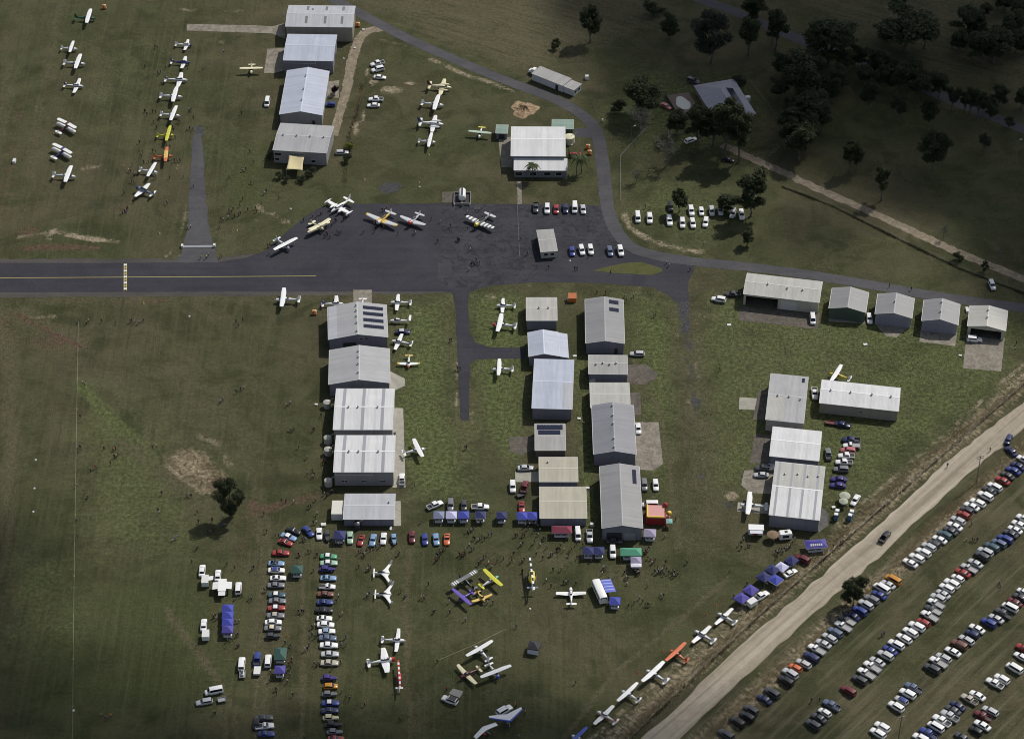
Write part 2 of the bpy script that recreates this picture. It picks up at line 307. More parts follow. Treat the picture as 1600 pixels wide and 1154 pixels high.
def ground_material():
    m, n, l, b = nt('paddock_grass')
    ge = n.new('ShaderNodeNewGeometry'); pos = ge.outputs['Position']
    A = {}
    for k in masks:
        at = n.new('ShaderNodeAttribute'); at.attribute_name = k; A[k] = at.outputs['Fac']
    big = noise(n, l, pos, 0.018, 5, 0.6); mid = noise(n, l, pos, 0.09, 6, 0.65, 0.6); fine = noise(n, l, pos, 0.8, 5, 0.7); tiny = noise(n, l, pos, 3.2, 3, 0.7)
    mot = mathn(n, l, 'ADD', mathn(n, l, 'MULTIPLY', mid, 0.6), mathn(n, l, 'MULTIPLY', fine, 0.4))
    col = mixc(n, l, ramp(n, l, mot, 0.32, 0.68), (0.054, 0.056, 0.024), (0.112, 0.106, 0.054))
    col = mixc(n, l, ramp(n, l, big, 0.40, 0.62), col, mixc(n, l, ramp(n, l, mot, 0.35, 0.65), (0.084, 0.070, 0.042), (0.136, 0.112, 0.067)))
    patchy = noise(n, l, pos, 0.045, 5, 0.65, 1.2); col = mixc(n, l, mathn(n, l, 'MULTIPLY', ramp(n, l, patchy, 0.50, 0.66), 0.65), col, (0.042, 0.047, 0.020))
    def lay(col, mask, c0, c1, amp=0.9, lo=0.42, hi=0.75, pat=None):
        src = pat if pat is not None else mot
        f = mathn(n, l, 'ADD', A[mask], mathn(n, l, 'MULTIPLY', mathn(n, l, 'SUBTRACT', src, 0.5), amp))
        f = mathn(n, l, 'MULTIPLY', ramp(n, l, f, lo, hi), ramp(n, l, A[mask], 0.0, 0.25))
        return mixc(n, l, f, col, mixc(n, l, ramp(n, l, fine, 0.35, 0.65), c0, c1))
    col = lay(col, 'green', (0.056, 0.068, 0.022), (0.092, 0.102, 0.036), 1.0, 0.2, 1.0)
    col = lay(col, 'lush', (0.058, 0.074, 0.026), (0.178, 0.180, 0.078), 1.4, 0.15, 0.9)
    col = lay(col, 'dry', (0.098, 0.080, 0.049), (0.155, 0.128, 0.080), 1.5, 0.15, 0.9)
    # mower and wheel streaks
    def streak(mask, rot, sc_, strength, c_dark, c_light, col):
        v = mapping(n, l, pos, rot, sc_)
        s = noise(n, l, v, 1.0, 4, 0.6, 0.15)
        f = mathn(n, l, 'MULTIPLY', A[mask], strength)
        col2 = mixc(n, l, mathn(n, l, 'MULTIPLY', f, ramp(n, l, s, 0.5, 0.7)), col, c_light, 'MIX')
        inv = mathn(n, l, 'SUBTRACT', 1.0, s)
        return mixc(n, l, mathn(n, l, 'MULTIPLY', f, ramp(n, l, inv, 0.52, 0.72)), col2, c_dark, 'MIX')
    col = streak('mown_v', 0.0, (0.85, 0.02, 1), 0.42, (0.046, 0.048, 0.020), (0.130, 0.118, 0.064), col)
    a, b2 = G(1600, 650), G(1030, 1154); ang = math.atan2(b2.y-a.y, b2.x-a.x)
    col = streak('mown_d', -ang, (0.03, 0.55, 1), 0.62, (0.052, 0.047, 0.028), (0.190, 0.160, 0.110), col)
    col = streak('mown_f', R(28), (0.04, 0.5, 1), 0.7, (0.058, 0.048, 0.028), (0.165, 0.132, 0.088), col)
    tn = n.new('ShaderNodeVectorMath'); tn.operation = 'MULTIPLY'; tn.inputs[1].default_value = (0.72, 0.79, 0.74); l.new(col, tn.inputs[0]); col = tn.outputs[0]
    wv = noise(n, l, pos, 0.45, 6, 0.75, 2.5); wl_ = noise(n, l, pos, 0.14, 4, 0.6, 1.0)
    wv = mathn(n, l, 'ADD', mathn(n, l, 'MULTIPLY', wv, 0.55), mathn(n, l, 'MULTIPLY', wl_, 0.45))
    col = lay(col, 'tan', (0.20, 0.165, 0.11), (0.38, 0.32, 0.23), 3.2, 0.38, 1.0, wv)
    fur = noise(n, l, mapping(n, l, pos, R(48), (0.18, 1.3, 1)), 1.0, 5, 0.7, 1.2); wv2 = mathn(n, l, 'ADD', mathn(n, l, 'MULTIPLY', wv, 0.35), mathn(n, l, 'MULTIPLY', fur, 0.65))
    col = lay(col, 'straw', (0.070, 0.056, 0.036), (0.36, 0.30, 0.20), 3.4, 0.25, 1.0, wv2)
    col = lay(col, 'red', (0.060, 0.042, 0.029), (0.122, 0.080, 0.054), 3.0, 0.2, 0.85, wv)
    col = lay(col, 'bitumen', (0.045, 0.045, 0.05), (0.075, 0.075, 0.082), 1.6, 0.5, 0.7, wv)
    sp = mathn(n, l, 'ADD', mathn(n, l, 'MULTIPLY', ramp(n, l, tiny, 0.3, 0.7), 0.8), 0.6)
    mu = n.new('ShaderNodeVectorMath'); mu.operation = 'SCALE'; l.new(col, mu.inputs[0]); l.new(sp, mu.inputs['Scale'])
    l.new(mu.outputs[0], b.inputs['Base Color']); b.inputs['Roughness'].default_value = 0.95; b.inputs['Specular IOR Level'].default_value = 0.15
    bp = n.new('ShaderNodeBump'); bp.inputs['Strength'].default_value = 0.8; bp.inputs['Distance'].default_value = 0.35
    l.new(mathn(n, l, 'ADD', fine, mathn(n, l, 'MULTIPLY', tiny, 0.5)), bp.inputs['Height']); l.new(bp.outputs[0], b.inputs['Normal'])
    return m
gm.materials.append(ground_material()); ground = obj('ground', gm)
tag(ground, 'mown olive grass paddocks of the airfield with dry and bare patches', kind='structure')

# ------------------------------------------------------------------ roads, apron, pads: flush sheets
def asphalt(name, base, light, stain=0.0):
    m, n, l, b = nt(name); ge = n.new('ShaderNodeNewGeometry'); pos = ge.outputs['Position']
    a = noise(n, l, pos, 0.06, 5, 0.65, 0.8); f = noise(n, l, pos, 0.9, 5, 0.7)
    st = noise(n, l, mapping(n, l, pos, 0, (0.02, 0.5, 1)), 1.0, 4, 0.6, 0.2)
    v = mathn(n, l, 'ADD', mathn(n, l, 'MULTIPLY', a, 0.45), mathn(n, l, 'ADD', mathn(n, l, 'MULTIPLY', f, 0.3), mathn(n, l, 'MULTIPLY', st, 0.25)))
    col = mixc(n, l, ramp(n, l, v, 0.34, 0.66), base, light)
    if stain:
        w = noise(n, l, pos, 0.13, 6, 0.75, 3.0)
        col = mixc(n, l, mathn(n, l, 'MULTIPLY', ramp(n, l, w, 0.50, 0.57), stain), col, (0.013, 0.013, 0.017))
        w2 = noise(n, l, pos, 0.10, 5, 0.7, 2.0); col = mixc(n, l, mathn(n, l, 'MULTIPLY', ramp(n, l, w2, 0.60, 0.70), 0.4), col, (0.075, 0.083, 0.088))
    l.new(col, b.inputs['Base Color']); b.inputs['Roughness'].default_value = 0.85; b.inputs['Specular IOR Level'].default_value = 0.25
    return m
ASPH = asphalt('apron_asphalt', (0.024, 0.024, 0.033), (0.044, 0.044, 0.054))
ASPH_ST = asphalt('stained_asphalt', (0.024, 0.024, 0.032), (0.052, 0.052, 0.062), 0.6)
ASPH_L = asphalt('worn_asphalt', (0.050, 0.049, 0.056), (0.085, 0.083, 0.090))
PATCH = asphalt('patched_asphalt', (0.036, 0.036, 0.043), (0.058, 0.057, 0.064))
def loose(name, c0, c1, sc_=0.25, rot=0.0, st=None):
    m, n, l, b = nt(name); ge = n.new('ShaderNodeNewGeometry'); pos = ge.outputs['Position']
    a = noise(n, l, pos, sc_, 6, 0.7, 1.2); f = noise(n, l, pos, 1.6, 4, 0.7)
    v = mathn(n, l, 'ADD', mathn(n, l, 'MULTIPLY', a, 0.65), mathn(n, l, 'MULTIPLY', f, 0.35))
    if st is not None:
        s = noise(n, l, mapping(n, l, pos, rot, st), 1.0, 4, 0.6, 0.2); v = mathn(n, l, 'ADD', mathn(n, l, 'MULTIPLY', v, 0.4), mathn(n, l, 'MULTIPLY', s, 0.6))
    l.new(mixc(n, l, ramp(n, l, v, 0.33, 0.67), c0, c1), b.inputs['Base Color']); b.inputs['Roughness'].default_value = 0.95; b.inputs['Specular IOR Level'].default_value = 0.2
    return m
_a, _b = G(1600, 650), G(1030, 1154)
DIRT = loose('dirt_road', (0.215, 0.185, 0.140), (0.42, 0.37, 0.295), 0.3, -math.atan2(_b.y-_a.y, _b.x-_a.x), (0.012, 0.6, 1))
TRACK = loose('track_gravel', (0.13, 0.108, 0.076), (0.30, 0.25, 0.185), 0.5)
CONC = loose('old_concrete', (0.14, 0.124, 0.10), (0.30, 0.27, 0.225), 0.35)
CONC_D = loose('stained_concrete', (0.066, 0.058, 0.05), (0.15, 0.133, 0.112), 0.4)
CONC_L = loose('clean_concrete', (0.27, 0.26, 0.225), (0.38, 0.36, 0.31), 0.3)
ISLE = loose('island_grass', (0.058, 0.066, 0.022), (0.098, 0.10, 0.040), 0.3)
def ragged(pts, step=2.0, amp=0.25, close=True):
    out = []; n = len(pts)
    for i in range(n if close else n-1):
        a, b = pts[i], pts[(i+1) % n]; L = (b-a).length; k = max(1, int(L/step)); d = (b-a)/max(L, 1e-6); nr = Vector((-d.y, d.x, 0))
        for j in range(k): out.append(a+(b-a)*(j/k) + nr*rnd.uniform(-amp, amp)*(1 if j or amp < .2 else 0.4))
    if not close: out.append(pts[-1])
    return out
def sheet(name, pts, z, mat, label=None, amp=0.25, step=2.0, world_pts=False):
    w = pts if world_pts else [G(*p) for p in pts]
    w = [Vector((p.x, p.y, z)) for p in (ragged(w, step, amp) if amp else w)]
    tri = tessellate_polygon([w]); me = bpy.data.meshes.new(name); me.from_pydata([tuple(p) for p in w], [], [tuple(t) for t in tri])
    me.materials.append(mat); bm = bmesh.new(); bm.from_mesh(me); bmesh.ops.recalc_face_normals(bm, faces=bm.faces)
    if bm.faces and sum(f.normal.z*f.calc_area() for f in bm.faces) < 0: bmesh.ops.reverse_faces(bm, faces=bm.faces)
    bm.to_mesh(me); bm.free(); o = obj(name, me); return tag(o, label, kind='structure')
def smooth_path(pts, n=12):
    w = [G(*p) for p in pts]; w = [w[0]*2-w[1]] + w + [w[-1]*2-w[-2]]; out = []
    for i in range(1, len(w)-2):
        p0, p1, p2, p3 = w[i-1:i+3]
        for j in range(n):
            t = j/n; out.append(0.5*((2*p1)+(p2-p0)*t+(2*p0-5*p1+4*p2-p3)*t*t+(3*p1-p0-3*p2+p3)*t**3))
    out.append(w[-2]); return out
def ribbon(name, pts, width, z, mat, label=None, amp=0.2):
    c = smooth_path(pts); L, Rr = [], []
    for i, p in enumerate(c):
        d = (c[min(i+1, len(c)-1)]-c[max(i-1, 0)]).normalized(); nr = Vector((-d.y, d.x, 0))
        wv = width(i/(len(c)-1)) if callable(width) else width
        L.append(p+nr*(wv/2+rnd.uniform(-amp, amp))); Rr.append(p-nr*(wv/2+rnd.uniform(-amp, amp)))
    mb = MB(); n = len(c); mb.add([(p.x, p.y, z) for p in L+Rr], [[i, n+i, n+i+1, i+1] for i in range(n-1)])
    o = obj(name, mb, mats=mat); return tag(o, label, kind='structure')

sheet('sealed_shoulder', [(-60, 404), (280, 404), (345, 403), (395, 396), (395, 420), (-60, 420)], 0.008, asphalt('shoulder_seal', (0.05, 0.047, 0.045), (0.085, 0.078, 0.07)), 'worn grey sealed edge above the taxiway', 0.5)
sheet('sealed_shoulder', [(-60, 450), (700, 448), (706, 458), (400, 462), (-60, 465)], 0.008, asphalt('shoulder_seal2', (0.05, 0.047, 0.045), (0.085, 0.078, 0.07)), 'worn grey sealed edge below the taxiway', 0.4)
sheet('apron', [(-60, 411), (190, 411), (345, 409), (388, 402), (416, 391), (450, 360), (478, 337), (505, 322), (560, 318.5), (690, 318), (835, 319), (938, 321), (952, 348), (967, 373),
                (992, 393), (1030, 403), (1084, 410), (1084, 424), (1075, 440), (1076, 468), (1071, 472), (1066, 469), (1061, 474), (1054, 471), (1045, 462), (1020, 449), (950, 443), (890, 441), (830, 441.5),
                (770, 446), (748, 451), (735, 457), (703, 457), (690, 455), (400, 455.5), (-60, 457)], 0.016, ASPH, 'dark asphalt taxiway and aircraft parking apron', 0.12)
sheet('apron_stain', [(690, 319), (835, 320), (842, 440), (770, 444), (748, 449), (735, 455), (706, 455), (690, 440)], 0.022, ASPH_ST, 'older stained asphalt of the apron beside the fuel tank', 0.05)
sheet('apron_stain', [(842, 321), (936, 322), (950, 350), (965, 374), (985, 392), (930, 402), (842, 404)], 0.022, ASPH_ST, 'stained asphalt car park beside the kiosk', 0.05)
sheet('taxiway', [(704, 450), (712, 480), (714, 540), (717, 600), (720, 656), (733, 656), (733, 600), (735.5, 566), (746, 561), (822, 560), (822, 543.5), (765, 542.5), (743, 535), (734, 520), (731, 470), (735, 450)],
      0.028, ASPH, 'narrow asphalt taxiway running down between the hangars', 0.12, 1.5)
sheet('taxiway', [(303, 210), (315, 208), (318, 240), (320, 290), (327, 360), (341, 410), (277, 410), (287, 383), (294, 355), (296, 300), (299, 240)], 0.028, ASPH_L, 'worn grey taxiway leading up to the aircraft lines', 0.25)
ribbon('access_road', [(490, -25), (520, -2), (560, 20), (640, 62), (720, 97), (800, 130), (860, 152), (903, 175), (930, 203), (941, 250), (946, 300), (951, 330), (963, 360), (985, 385), (1020, 398), (1080, 408),
                       (1160, 416), (1240, 426), (1320, 438), (1400, 452), (1500, 468), (1640, 486)], 4.6, 0.034, ASPH_L, 'grey asphalt access road curving round the hangars', 0.15)
sheet('grass_island', [(925, 423), (940, 419), (975, 411), (1002, 409.5), (1033, 419), (1036, 424), (1018, 430), (965, 427)], 0.05, ISLE, 'green grass island at the road junction', 0.1, 1.0)
ribbon('dirt_road', [(1760, 520), (1600, 648), (1485, 741), (1366, 851), (1200, 997), (1032, 1154), (950, 1232)], 7.6, 0.012, DIRT, 'pale dirt road running diagonally past the car park field', 0.5)
ribbon('dirt_track', [(1129, 226), (1165, 243), (1200, 259), (1233, 273), (1265, 289), (1376, 338), (1451, 373), (1511, 400), (1640, 452)], 3.4, 0.012, TRACK, 'sandy farm track beyond the fence', 0.35)
ribbon('country_road', [(1040, -25), (1096, 0), (1152, 20), (1260, 66), (1373, 108), (1474, 151), (1552, 183), (1660, 226)], 5.0, 0.012, ASPH_L, 'grey country road behind the trees', 0.1)
ribbon('gravel_drive', [(598, 44), (580, 47), (566, 55), (557, 72), (549, 100), (541, 140), (530, 180), (522, 212)], lambda t: 4.2-1.2*t, 0.012, TRACK, 'gravel drive beside the row of long sheds', 0.3)
CP = lambda k, pts: [C(k, x, y) for x, y in pts]
def pad(k, pts, mat, label, z=0.02, amp=0.06): return sheet('concrete_pad', CP(k, pts), z, mat, label, amp)
sheet('concrete_strip', [(292, 37.7), (400, 40), (425, 41.5), (446, 36), (446, 61), (425, 52.5), (400, 51.5), (292, 48)], 0.02, CONC, 'long concrete strip leading to the top shed', 0.08)
pad(1, [(70, 305), (185, 300), (180, 440), (110, 455), (50, 455)], CONC, 'pale concrete pad beside the second shed')
pad(1, [(1508, 862), (1600, 850), (1600, 1040), (1525, 1040)], CONC, 'concrete pad left of the clubhouse')
pad(1, [(435, 510), (518, 500), (515, 610), (430, 605)], CONC, 'small paved court with a purple shrub')
sheet('concrete_pad', [(808, 283), (815.5, 283), (815, 319), (809, 319)], 0.02, CONC, 'narrow concrete path from clubhouse to apron', 0.05)
pad(2, [(383, 800), (480, 795), (492, 858), (395, 852)], ASPH_L, 'small sealed parking spot beside the cream tank')
sheet('concrete_pad', [(975, 570), (1010, 569), (1027, 582), (1027, 590), (1006, 600), (975, 600)], 0.02, CONC_D, 'grey pad beside the cream roofed shed')
pad(10, [(720, 130), (795, 130), (805, 270), (735, 270)], CONC_D, 'dark narrow pad beside the long shed')
pad(10, [(750, 315), (912, 315), (938, 575), (880, 615), (770, 610)], CONC, 'large pale concrete pad beside the long grey shed')
pad(9, [(815, -5), (835, 0), (925, 45), (925, 90), (845, 125), (815, 125)], CONC_L, 'pale concrete pad beside the grey hangar')
pad(9, [(840, 228), (915, 228), (930, 720), (850, 722)], CONC_L, 'long pale concrete pad beside the white roofed hangars')
pad(9, [(850, 805), (900, 805), (902, 960), (850, 960)], CONC_L, 'narrow pale pad beside the low shed')
pad(5, [(605, 648), (720, 648), (720, 760), (605, 760)], CONC, 'concrete pad behind the solar hangar')
pad(10, [(20, 622), (165, 622), (165, 687), (20, 687)], CONC_L, 'pale pad beside the tan sheds')
pad(10, [(-20, 405), (135, 405), (140, 490), (60, 520), (-20, 500)], CONC_D, 'dark oil stained pad beside the solar shed', amp=0.6)
pad(10, [(1415, 160), (1528, 168), (1510, 240), (1410, 235)], CONC_L, 'small pale slab on the grass')
pad(10, [(1535, 112), (1620, 115), (1620, 305), (1497, 300)], CONC_D, 'grey pad left of the tall shed')
pad(10, [(1510, 390), (1640, 390), (1640, 575), (1478, 570)], CONC_D, 'grey pad left of the white flat shed')
pad(10, [(1445, 615), (1660, 605), (1660, 765), (1480, 755), (1425, 705)], CONC, 'angled pale concrete pad with two cars')
pad(10, [(1405, 812), (1640, 832), (1640, 890), (1400, 868)], CONC_L, 'pale slab under the white plane')
sheet('concrete_pad', [(1156, 478), (1282, 490), (1277, 514.5), (1200, 505), (1154, 500)], 0.02, CONC_D, 'stained apron before the open hangar', 0.06)
pad(7, [(665, 860), (885, 875), (800, 943), (735, 935)], CONC, 'tapered pad before the second small hangar')
pad(7, [(950, 895), (1177, 910), (1165, 998), (940, 970)], CONC, 'concrete pad before the third small hangar')
pad(7, [(1235, 920), (1472, 945), (1450, 1154), (1213, 1135)], CONC, 'long concrete pad before the open fronted hangar')
pad(7, [(378, 825), (608, 842), (606, 858), (378, 845)], CONC, 'strip of concrete before the green walled hangar')
pad(11, [(325, 840), (380, 890), (375, 955), (320, 1000), (300, 960)], loose('grey_gravel', (0.07, 0.07, 0.068), (0.15, 0.145, 0.14), 0.6), 'grey gravel beside the striped roof hangar', amp=0.4)
pad(5, [(1132, 482), (1218, 484), (1215, 560), (1182, 575), (1130, 575)], PATCH, 'grey asphalt patch at the taxiway mouth', 0.032)
pad(5, [(1230, 543), (1390, 540), (1390, 562), (1230, 566)], PATCH, 'long grey asphalt patch on the apron', 0.032)
pad(5, [(1158, 40), (1225, 38), (1230, 105), (1160, 105)], CONC_D, 'grey slab beside the fuel tank')
# painted markings
YEL = M('yellow_marking', (0.36, 0.29, 0.10), 0.7, var=0.25, scale=1.5); WMARK = M('white_marking', (0.7, 0.7, 0.68), 0.7, var=0.15)
def mark(name, p, q, w, mat, label, z=0.036):
    a, b = G(*p), G(*q); d = (b-a).normalized(); nr = Vector((-d.y, d.x, 0))*w/2
    mb = MB(); mb.add([(v.x, v.y, z) for v in (a-nr, b-nr, b+nr, a+nr)], [(0, 1, 2, 3)]); return tag(obj(name, mb, mats=mat), label, kind='structure')
mark('centre_line', (-60, 434.5), (494, 431.3), 0.26, YEL, 'faded yellow taxiway centre line')
mark('holding_line', (194.0, 411.5), (194.0, 454), 0.32, YEL, 'solid yellow holding line across the taxiway')
mark('holding_line', (197.6, 411.5), (197.6, 454), 0.32, YEL, 'second solid yellow holding line across the taxiway')
for i in range(9):
    y = 412.5 + i*4.65; mark('holding_dash', (195.8, y), (195.8, y+2.4), 0.9, YEL if i % 2 else WMARK, 'short painted dash between the holding lines, %s from the top' % ORD[i+1], 0.040)
# ------------------------------------------------------------------ sheds, hangars, houses
ROOFS = {'white': (0.60, 0.60, 0.61), 'zinc': (0.42, 0.43, 0.46), 'grey': (0.245, 0.245, 0.25), 'tan': (0.40, 0.375, 0.30), 'cream': (0.41, 0.405, 0.375), 'blue': (0.42, 0.45, 0.54),
         'lightgrey': (0.36, 0.36, 0.37), 'green': (0.22, 0.30, 0.25), 'weathered': (0.33, 0.325, 0.315), 'midgrey': (0.215, 0.22, 0.245)}
WALLS = {'beige': (0.30, 0.28, 0.245), 'slate': (0.20, 0.20, 0.245), 'grey': (0.29, 0.285, 0.295), 'green': (0.075, 0.105, 0.09), 'lilac': (0.27, 0.265, 0.34), 'cream': (0.46, 0.44, 0.38), 'white': (0.62, 0.62, 0.62), 'brown': (0.13, 0.11, 0.095)}
SKYL = M('skylight_sheet', (0.30, 0.31, 0.33), 0.35); SKYD = M('dark_skylight', (0.16, 0.165, 0.16), 0.4)
_vent = None
def vent_mesh():
    global _vent
    if _vent is None:
        mb = MB(); mb.lathe([(0.16, -0.1), (0.16, 0.25), (0.30, 0.28), (0.34, 0.42), (0.26, 0.56), (0.05, 0.62)], 10); _vent = mb.mesh('roof_vent', [STEEL], True)
    return _vent
def hangar(name, label, k, FL, FR, BL, h, ridge, rise, roof, wall, skylights=(), vents=(), solar=(), doors=(), windows=(), opening=None, sky_dark=False, patches=(), cat='hangar', group=None, zbase=None, pipes=False, k2=None, k3=None):
    fl, fr, bl = P(k, *FL, h), P(k2 if k2 is not None else k, *FR, h), P(k3 if k3 is not None else k, *BL, h)
    u = Vector((fr.x-fl.x, fr.y-fl.y, 0)); W = u.length; u.normalize(); v = Vector((-u.y, u.x, 0)); D = (bl-fl).dot(v)
    c = fl + u*W/2 + v*D/2; t = thing(name, label, cat, (c.x, c.y, 0), math.atan2(u.y, u.x), group)
    ov = 0.25; W -= 2*ov; D -= 2*ov; w2, d2 = W/2, D/2
    wm = sheet_metal('wall_'+wall, WALLS[wall], 'x', 0.76, 0.6, 0.15, True); wmy = sheet_metal('wall_'+wall, WALLS[wall], 'y', 0.76, 0.6, 0.15, True)
    hz = h - 0.12; th = 0.14
    def gable(y0, y1, x0=-w2, x1=w2, z0=0.0):
        zt = lambda x: hz + (rise*(1-abs(x)/w2) if ridge == 'y' else 0) - 0.02
        xs = sorted({x0, x1} | ({0.0} if ridge == 'y' and x0 < 0 < x1 else set()))
        pts = [(x0, z0), (x1, z0)] + [(x, zt(x)) for x in xs[::-1]]
        n = len(pts); mb = MB(); mb.add([(x, y0, z) for x, z in pts] + [(x, y1, z) for x, z in pts], [list(range(n)), list(range(n, 2*n))[::-1]] + [[i, n+i, n+(i+1) % n, (i+1) % n] for i in range(n)]); return mb
    if opening:
        x0, x1, zo = opening; x0, x1 = -w2+x0*W, -w2+x1*W
        if x0 > -w2+0.3: obj('wall', gable(-d2, -d2+th, -w2, x0), t, mats=wm)
        if x1 < w2-0.3: obj('wall', gable(-d2, -d2+th, x1, w2), t, mats=wm)
        obj('header', gable(-d2, -d2+th, x0+0.002, x1-0.002, zo), t, mats=wm)
    else: obj('wall', gable(-d2, -d2+th), t, mats=wm)
    obj('wall', gable(d2-th, d2), t, mats=wm)
    def side(x0, x1):
        mb = MB(); y0, y1 = -d2+th+0.002, d2-th-0.002
        if ridge == 'x':
            pts = [(y0, 0), (y1, 0), (y1, hz-0.02), (0, hz+rise-0.02), (y0, hz-0.02)]; n = 5
            mb.add([(x0, y, z) for y, z in pts]+[(x1, y, z) for y, z in pts], [list(range(n)), list(range(n, 2*n))[::-1]]+[[i, n+i, n+(i+1) % n, (i+1) % n] for i in range(n)])
        else: mb.box(x0, x1, y0, y1, 0, hz-0.02)
        return mb
    obj('wall', side(-w2, -w2+th), t, mats=wmy); obj('wall', side(w2-th, w2), t, mats=wmy)
    if opening: obj('floor_slab', MB().box(-w2+th, w2-th, -d2+0.02, d2-th, 0.02, 0.06), t, mats=CONC_D)
    # roof slopes: f(side, s, q) -> point; s along ridge, q from eave (0) to ridge (1)
    W2, D2 = w2+ov, d2+ov
    def f(sd, s, q, up=0.0):
        z = h + rise*q + up
        if ridge == 'x': return Vector((-W2+2*W2*s, (-D2 if sd == 0 else D2)*(1-q), z))
        return Vector(((-W2 if sd == 0 else W2)*(1-q), -D2+2*D2*s, z))
    def quad(sd, s0, s1, q0, q1, up):
        p = [f(sd, s0, q0, up), f(sd, s1, q0, up), f(sd, s1, q1, up), f(sd, s0, q1, up)]
        nr = (p[1]-p[0]).cross(p[3]-p[0]); return p if nr.z > 0 else p[::-1]
    ax = 'x' if ridge == 'x' else 'y'; rm = sheet_metal('roof_'+roof, ROOFS[roof], ax)
    slopes = [obj('roof_slope', MB().slab(quad(sd, 0, 1, 0, 0.996, 0.0), 0.07), t, mats=rm) for sd in (0, 1)]
    for sd, s0, s1, q0, q1, rf in patches:
        obj('roof_sheet', MB().slab(quad(sd, s0, s1, q0, q1, 0.022), 0.02), slopes[sd], mats=sheet_metal('roof_'+rf, ROOFS[rf], ax))
    mb = MB()
    for sd in (0, 1): mb.slab(quad(sd, -0.002, 1.002, 1-0.22/max(1, (D2 if ridge == 'x' else W2)), 1.0, 0.035), 0.03)
    obj('ridge_cap', mb, t, mats=M('ridge_'+roof, tuple(min(0.8, c*1.25) for c in ROOFS[roof]), 0.5))
    for sd in (0, 1):
        a, b = f(sd, 0, 0, -0.06), f(sd, 1, 0, -0.06); o = (Vector((0, -0.06 if sd == 0 else 0.06, 0)) if ridge == 'x' else Vector((-0.06 if sd == 0 else 0.06, 0, 0)))
        obj('gutter', MB().bar(a+o, b+o, 0.075, 6), t, mats=TRIM)
    for e in (0, 1):
        mb = MB()
        for sd in (0, 1): mb.bar(f(sd, e, 0, -0.03), f(sd, e, 1, -0.03), 0.055, 5)
        obj('barge_board', mb, t, mats=TRIM)
    for it in skylights:
        s, wd, q0, q1, sides = (it, 1.0, 0.06, 0.94, (0, 1)) if not isinstance(it, tuple) else it
        Ls = 2*(W2 if ridge == 'x' else D2)
        for sd in sides: obj('skylight', MB().slab(quad(sd, s-wd/2/Ls, s+wd/2/Ls, q0, q1, 0.03), 0.025), slopes[sd], mats=SKYD if sky_dark else SKYL)
    for it in vents:
        s, q, sd = (it, 0.97, 0) if not isinstance(it, tuple) else it
        obj('roof_vent', vent_mesh(), t, f(sd, s, q, 0.05))
    for sd, s0, s1, q0, q1, nx, ny in solar:
        for i in range(nx):
            for j in range(ny):
                a, b = s0+(s1-s0)*i/nx, s0+(s1-s0)*(i+0.93)/nx; c0, c1 = q0+(q1-q0)*j/ny, q0+(q1-q0)*(j+0.93)/ny
                obj('solar_panel', MB().slab(quad(sd, a, b, c0, c1, 0.14), 0.05), slopes[sd], mats=SOLAR)
    # doors: (side, centre fraction, width, height, material); windows: (side, fraction, width, z0, z1)
    def onwall(sd, fr_, wd, z0, z1, out):
        if sd == 'f': x = -w2+W*fr_; return MB().box(x-wd/2, x+wd/2, -d2-out, -d2+0.02, z0, z1)
        if sd == 'b': x = -w2+W*fr_; return MB().box(x-wd/2, x+wd/2, d2-0.02, d2+out, z0, z1)
        y = -d2+D*fr_
        if sd == 'l': return MB().box(-w2-out, -w2+0.02, y-wd/2, y+wd/2, z0, z1)
        return MB().box(w2-0.02, w2+out, y-wd/2, y+wd/2, z0, z1)
    for sd, fr_, wd, dh, mt in doors:
        d = obj('door', onwall(sd, fr_, wd, 0.02, dh, 0.06), t, mats=mt)
    for sd, fr_, wd, z0, z1 in windows:
        d = obj('window', onwall(sd, fr_, wd, z0, z1, 0.05), t, mats=TRIM); obj('pane', onwall(sd, fr_, wd-0.16, z0+0.08, z1-0.08, 0.065), d, mats=GLASS)
    if pipes:
        z = h-1.3
        mb = MB().bar((-w2+0.3, -d2-0.1, h-0.1), (-w2+0.3, -d2-0.1, z), 0.06).bar((-w2+0.3, -d2-0.1, z), (w2*0.3, -d2-0.1, z), 0.06).bar((w2*0.3, -d2-0.1, z), (w2*0.3, -d2-0.1, h-0.1), 0.06)
        obj('drain_pipe', mb, t, mats=TRIM)
    t['_dims'] = (W, D); return t
DOORG = sheet_metal('door_grey', (0.30, 0.30, 0.32), 'x', 0.5, 0.5, 0.1, True); DOORL = sheet_metal('door_lilac', (0.24, 0.24, 0.31), 'x', 2.2, 0.5, 0.12, True)
DOORW = M('roller_door', (0.52, 0.52, 0.52), 0.5, var=0.08); DOORD = M('dark_door', (0.035, 0.036, 0.045), 0.5)

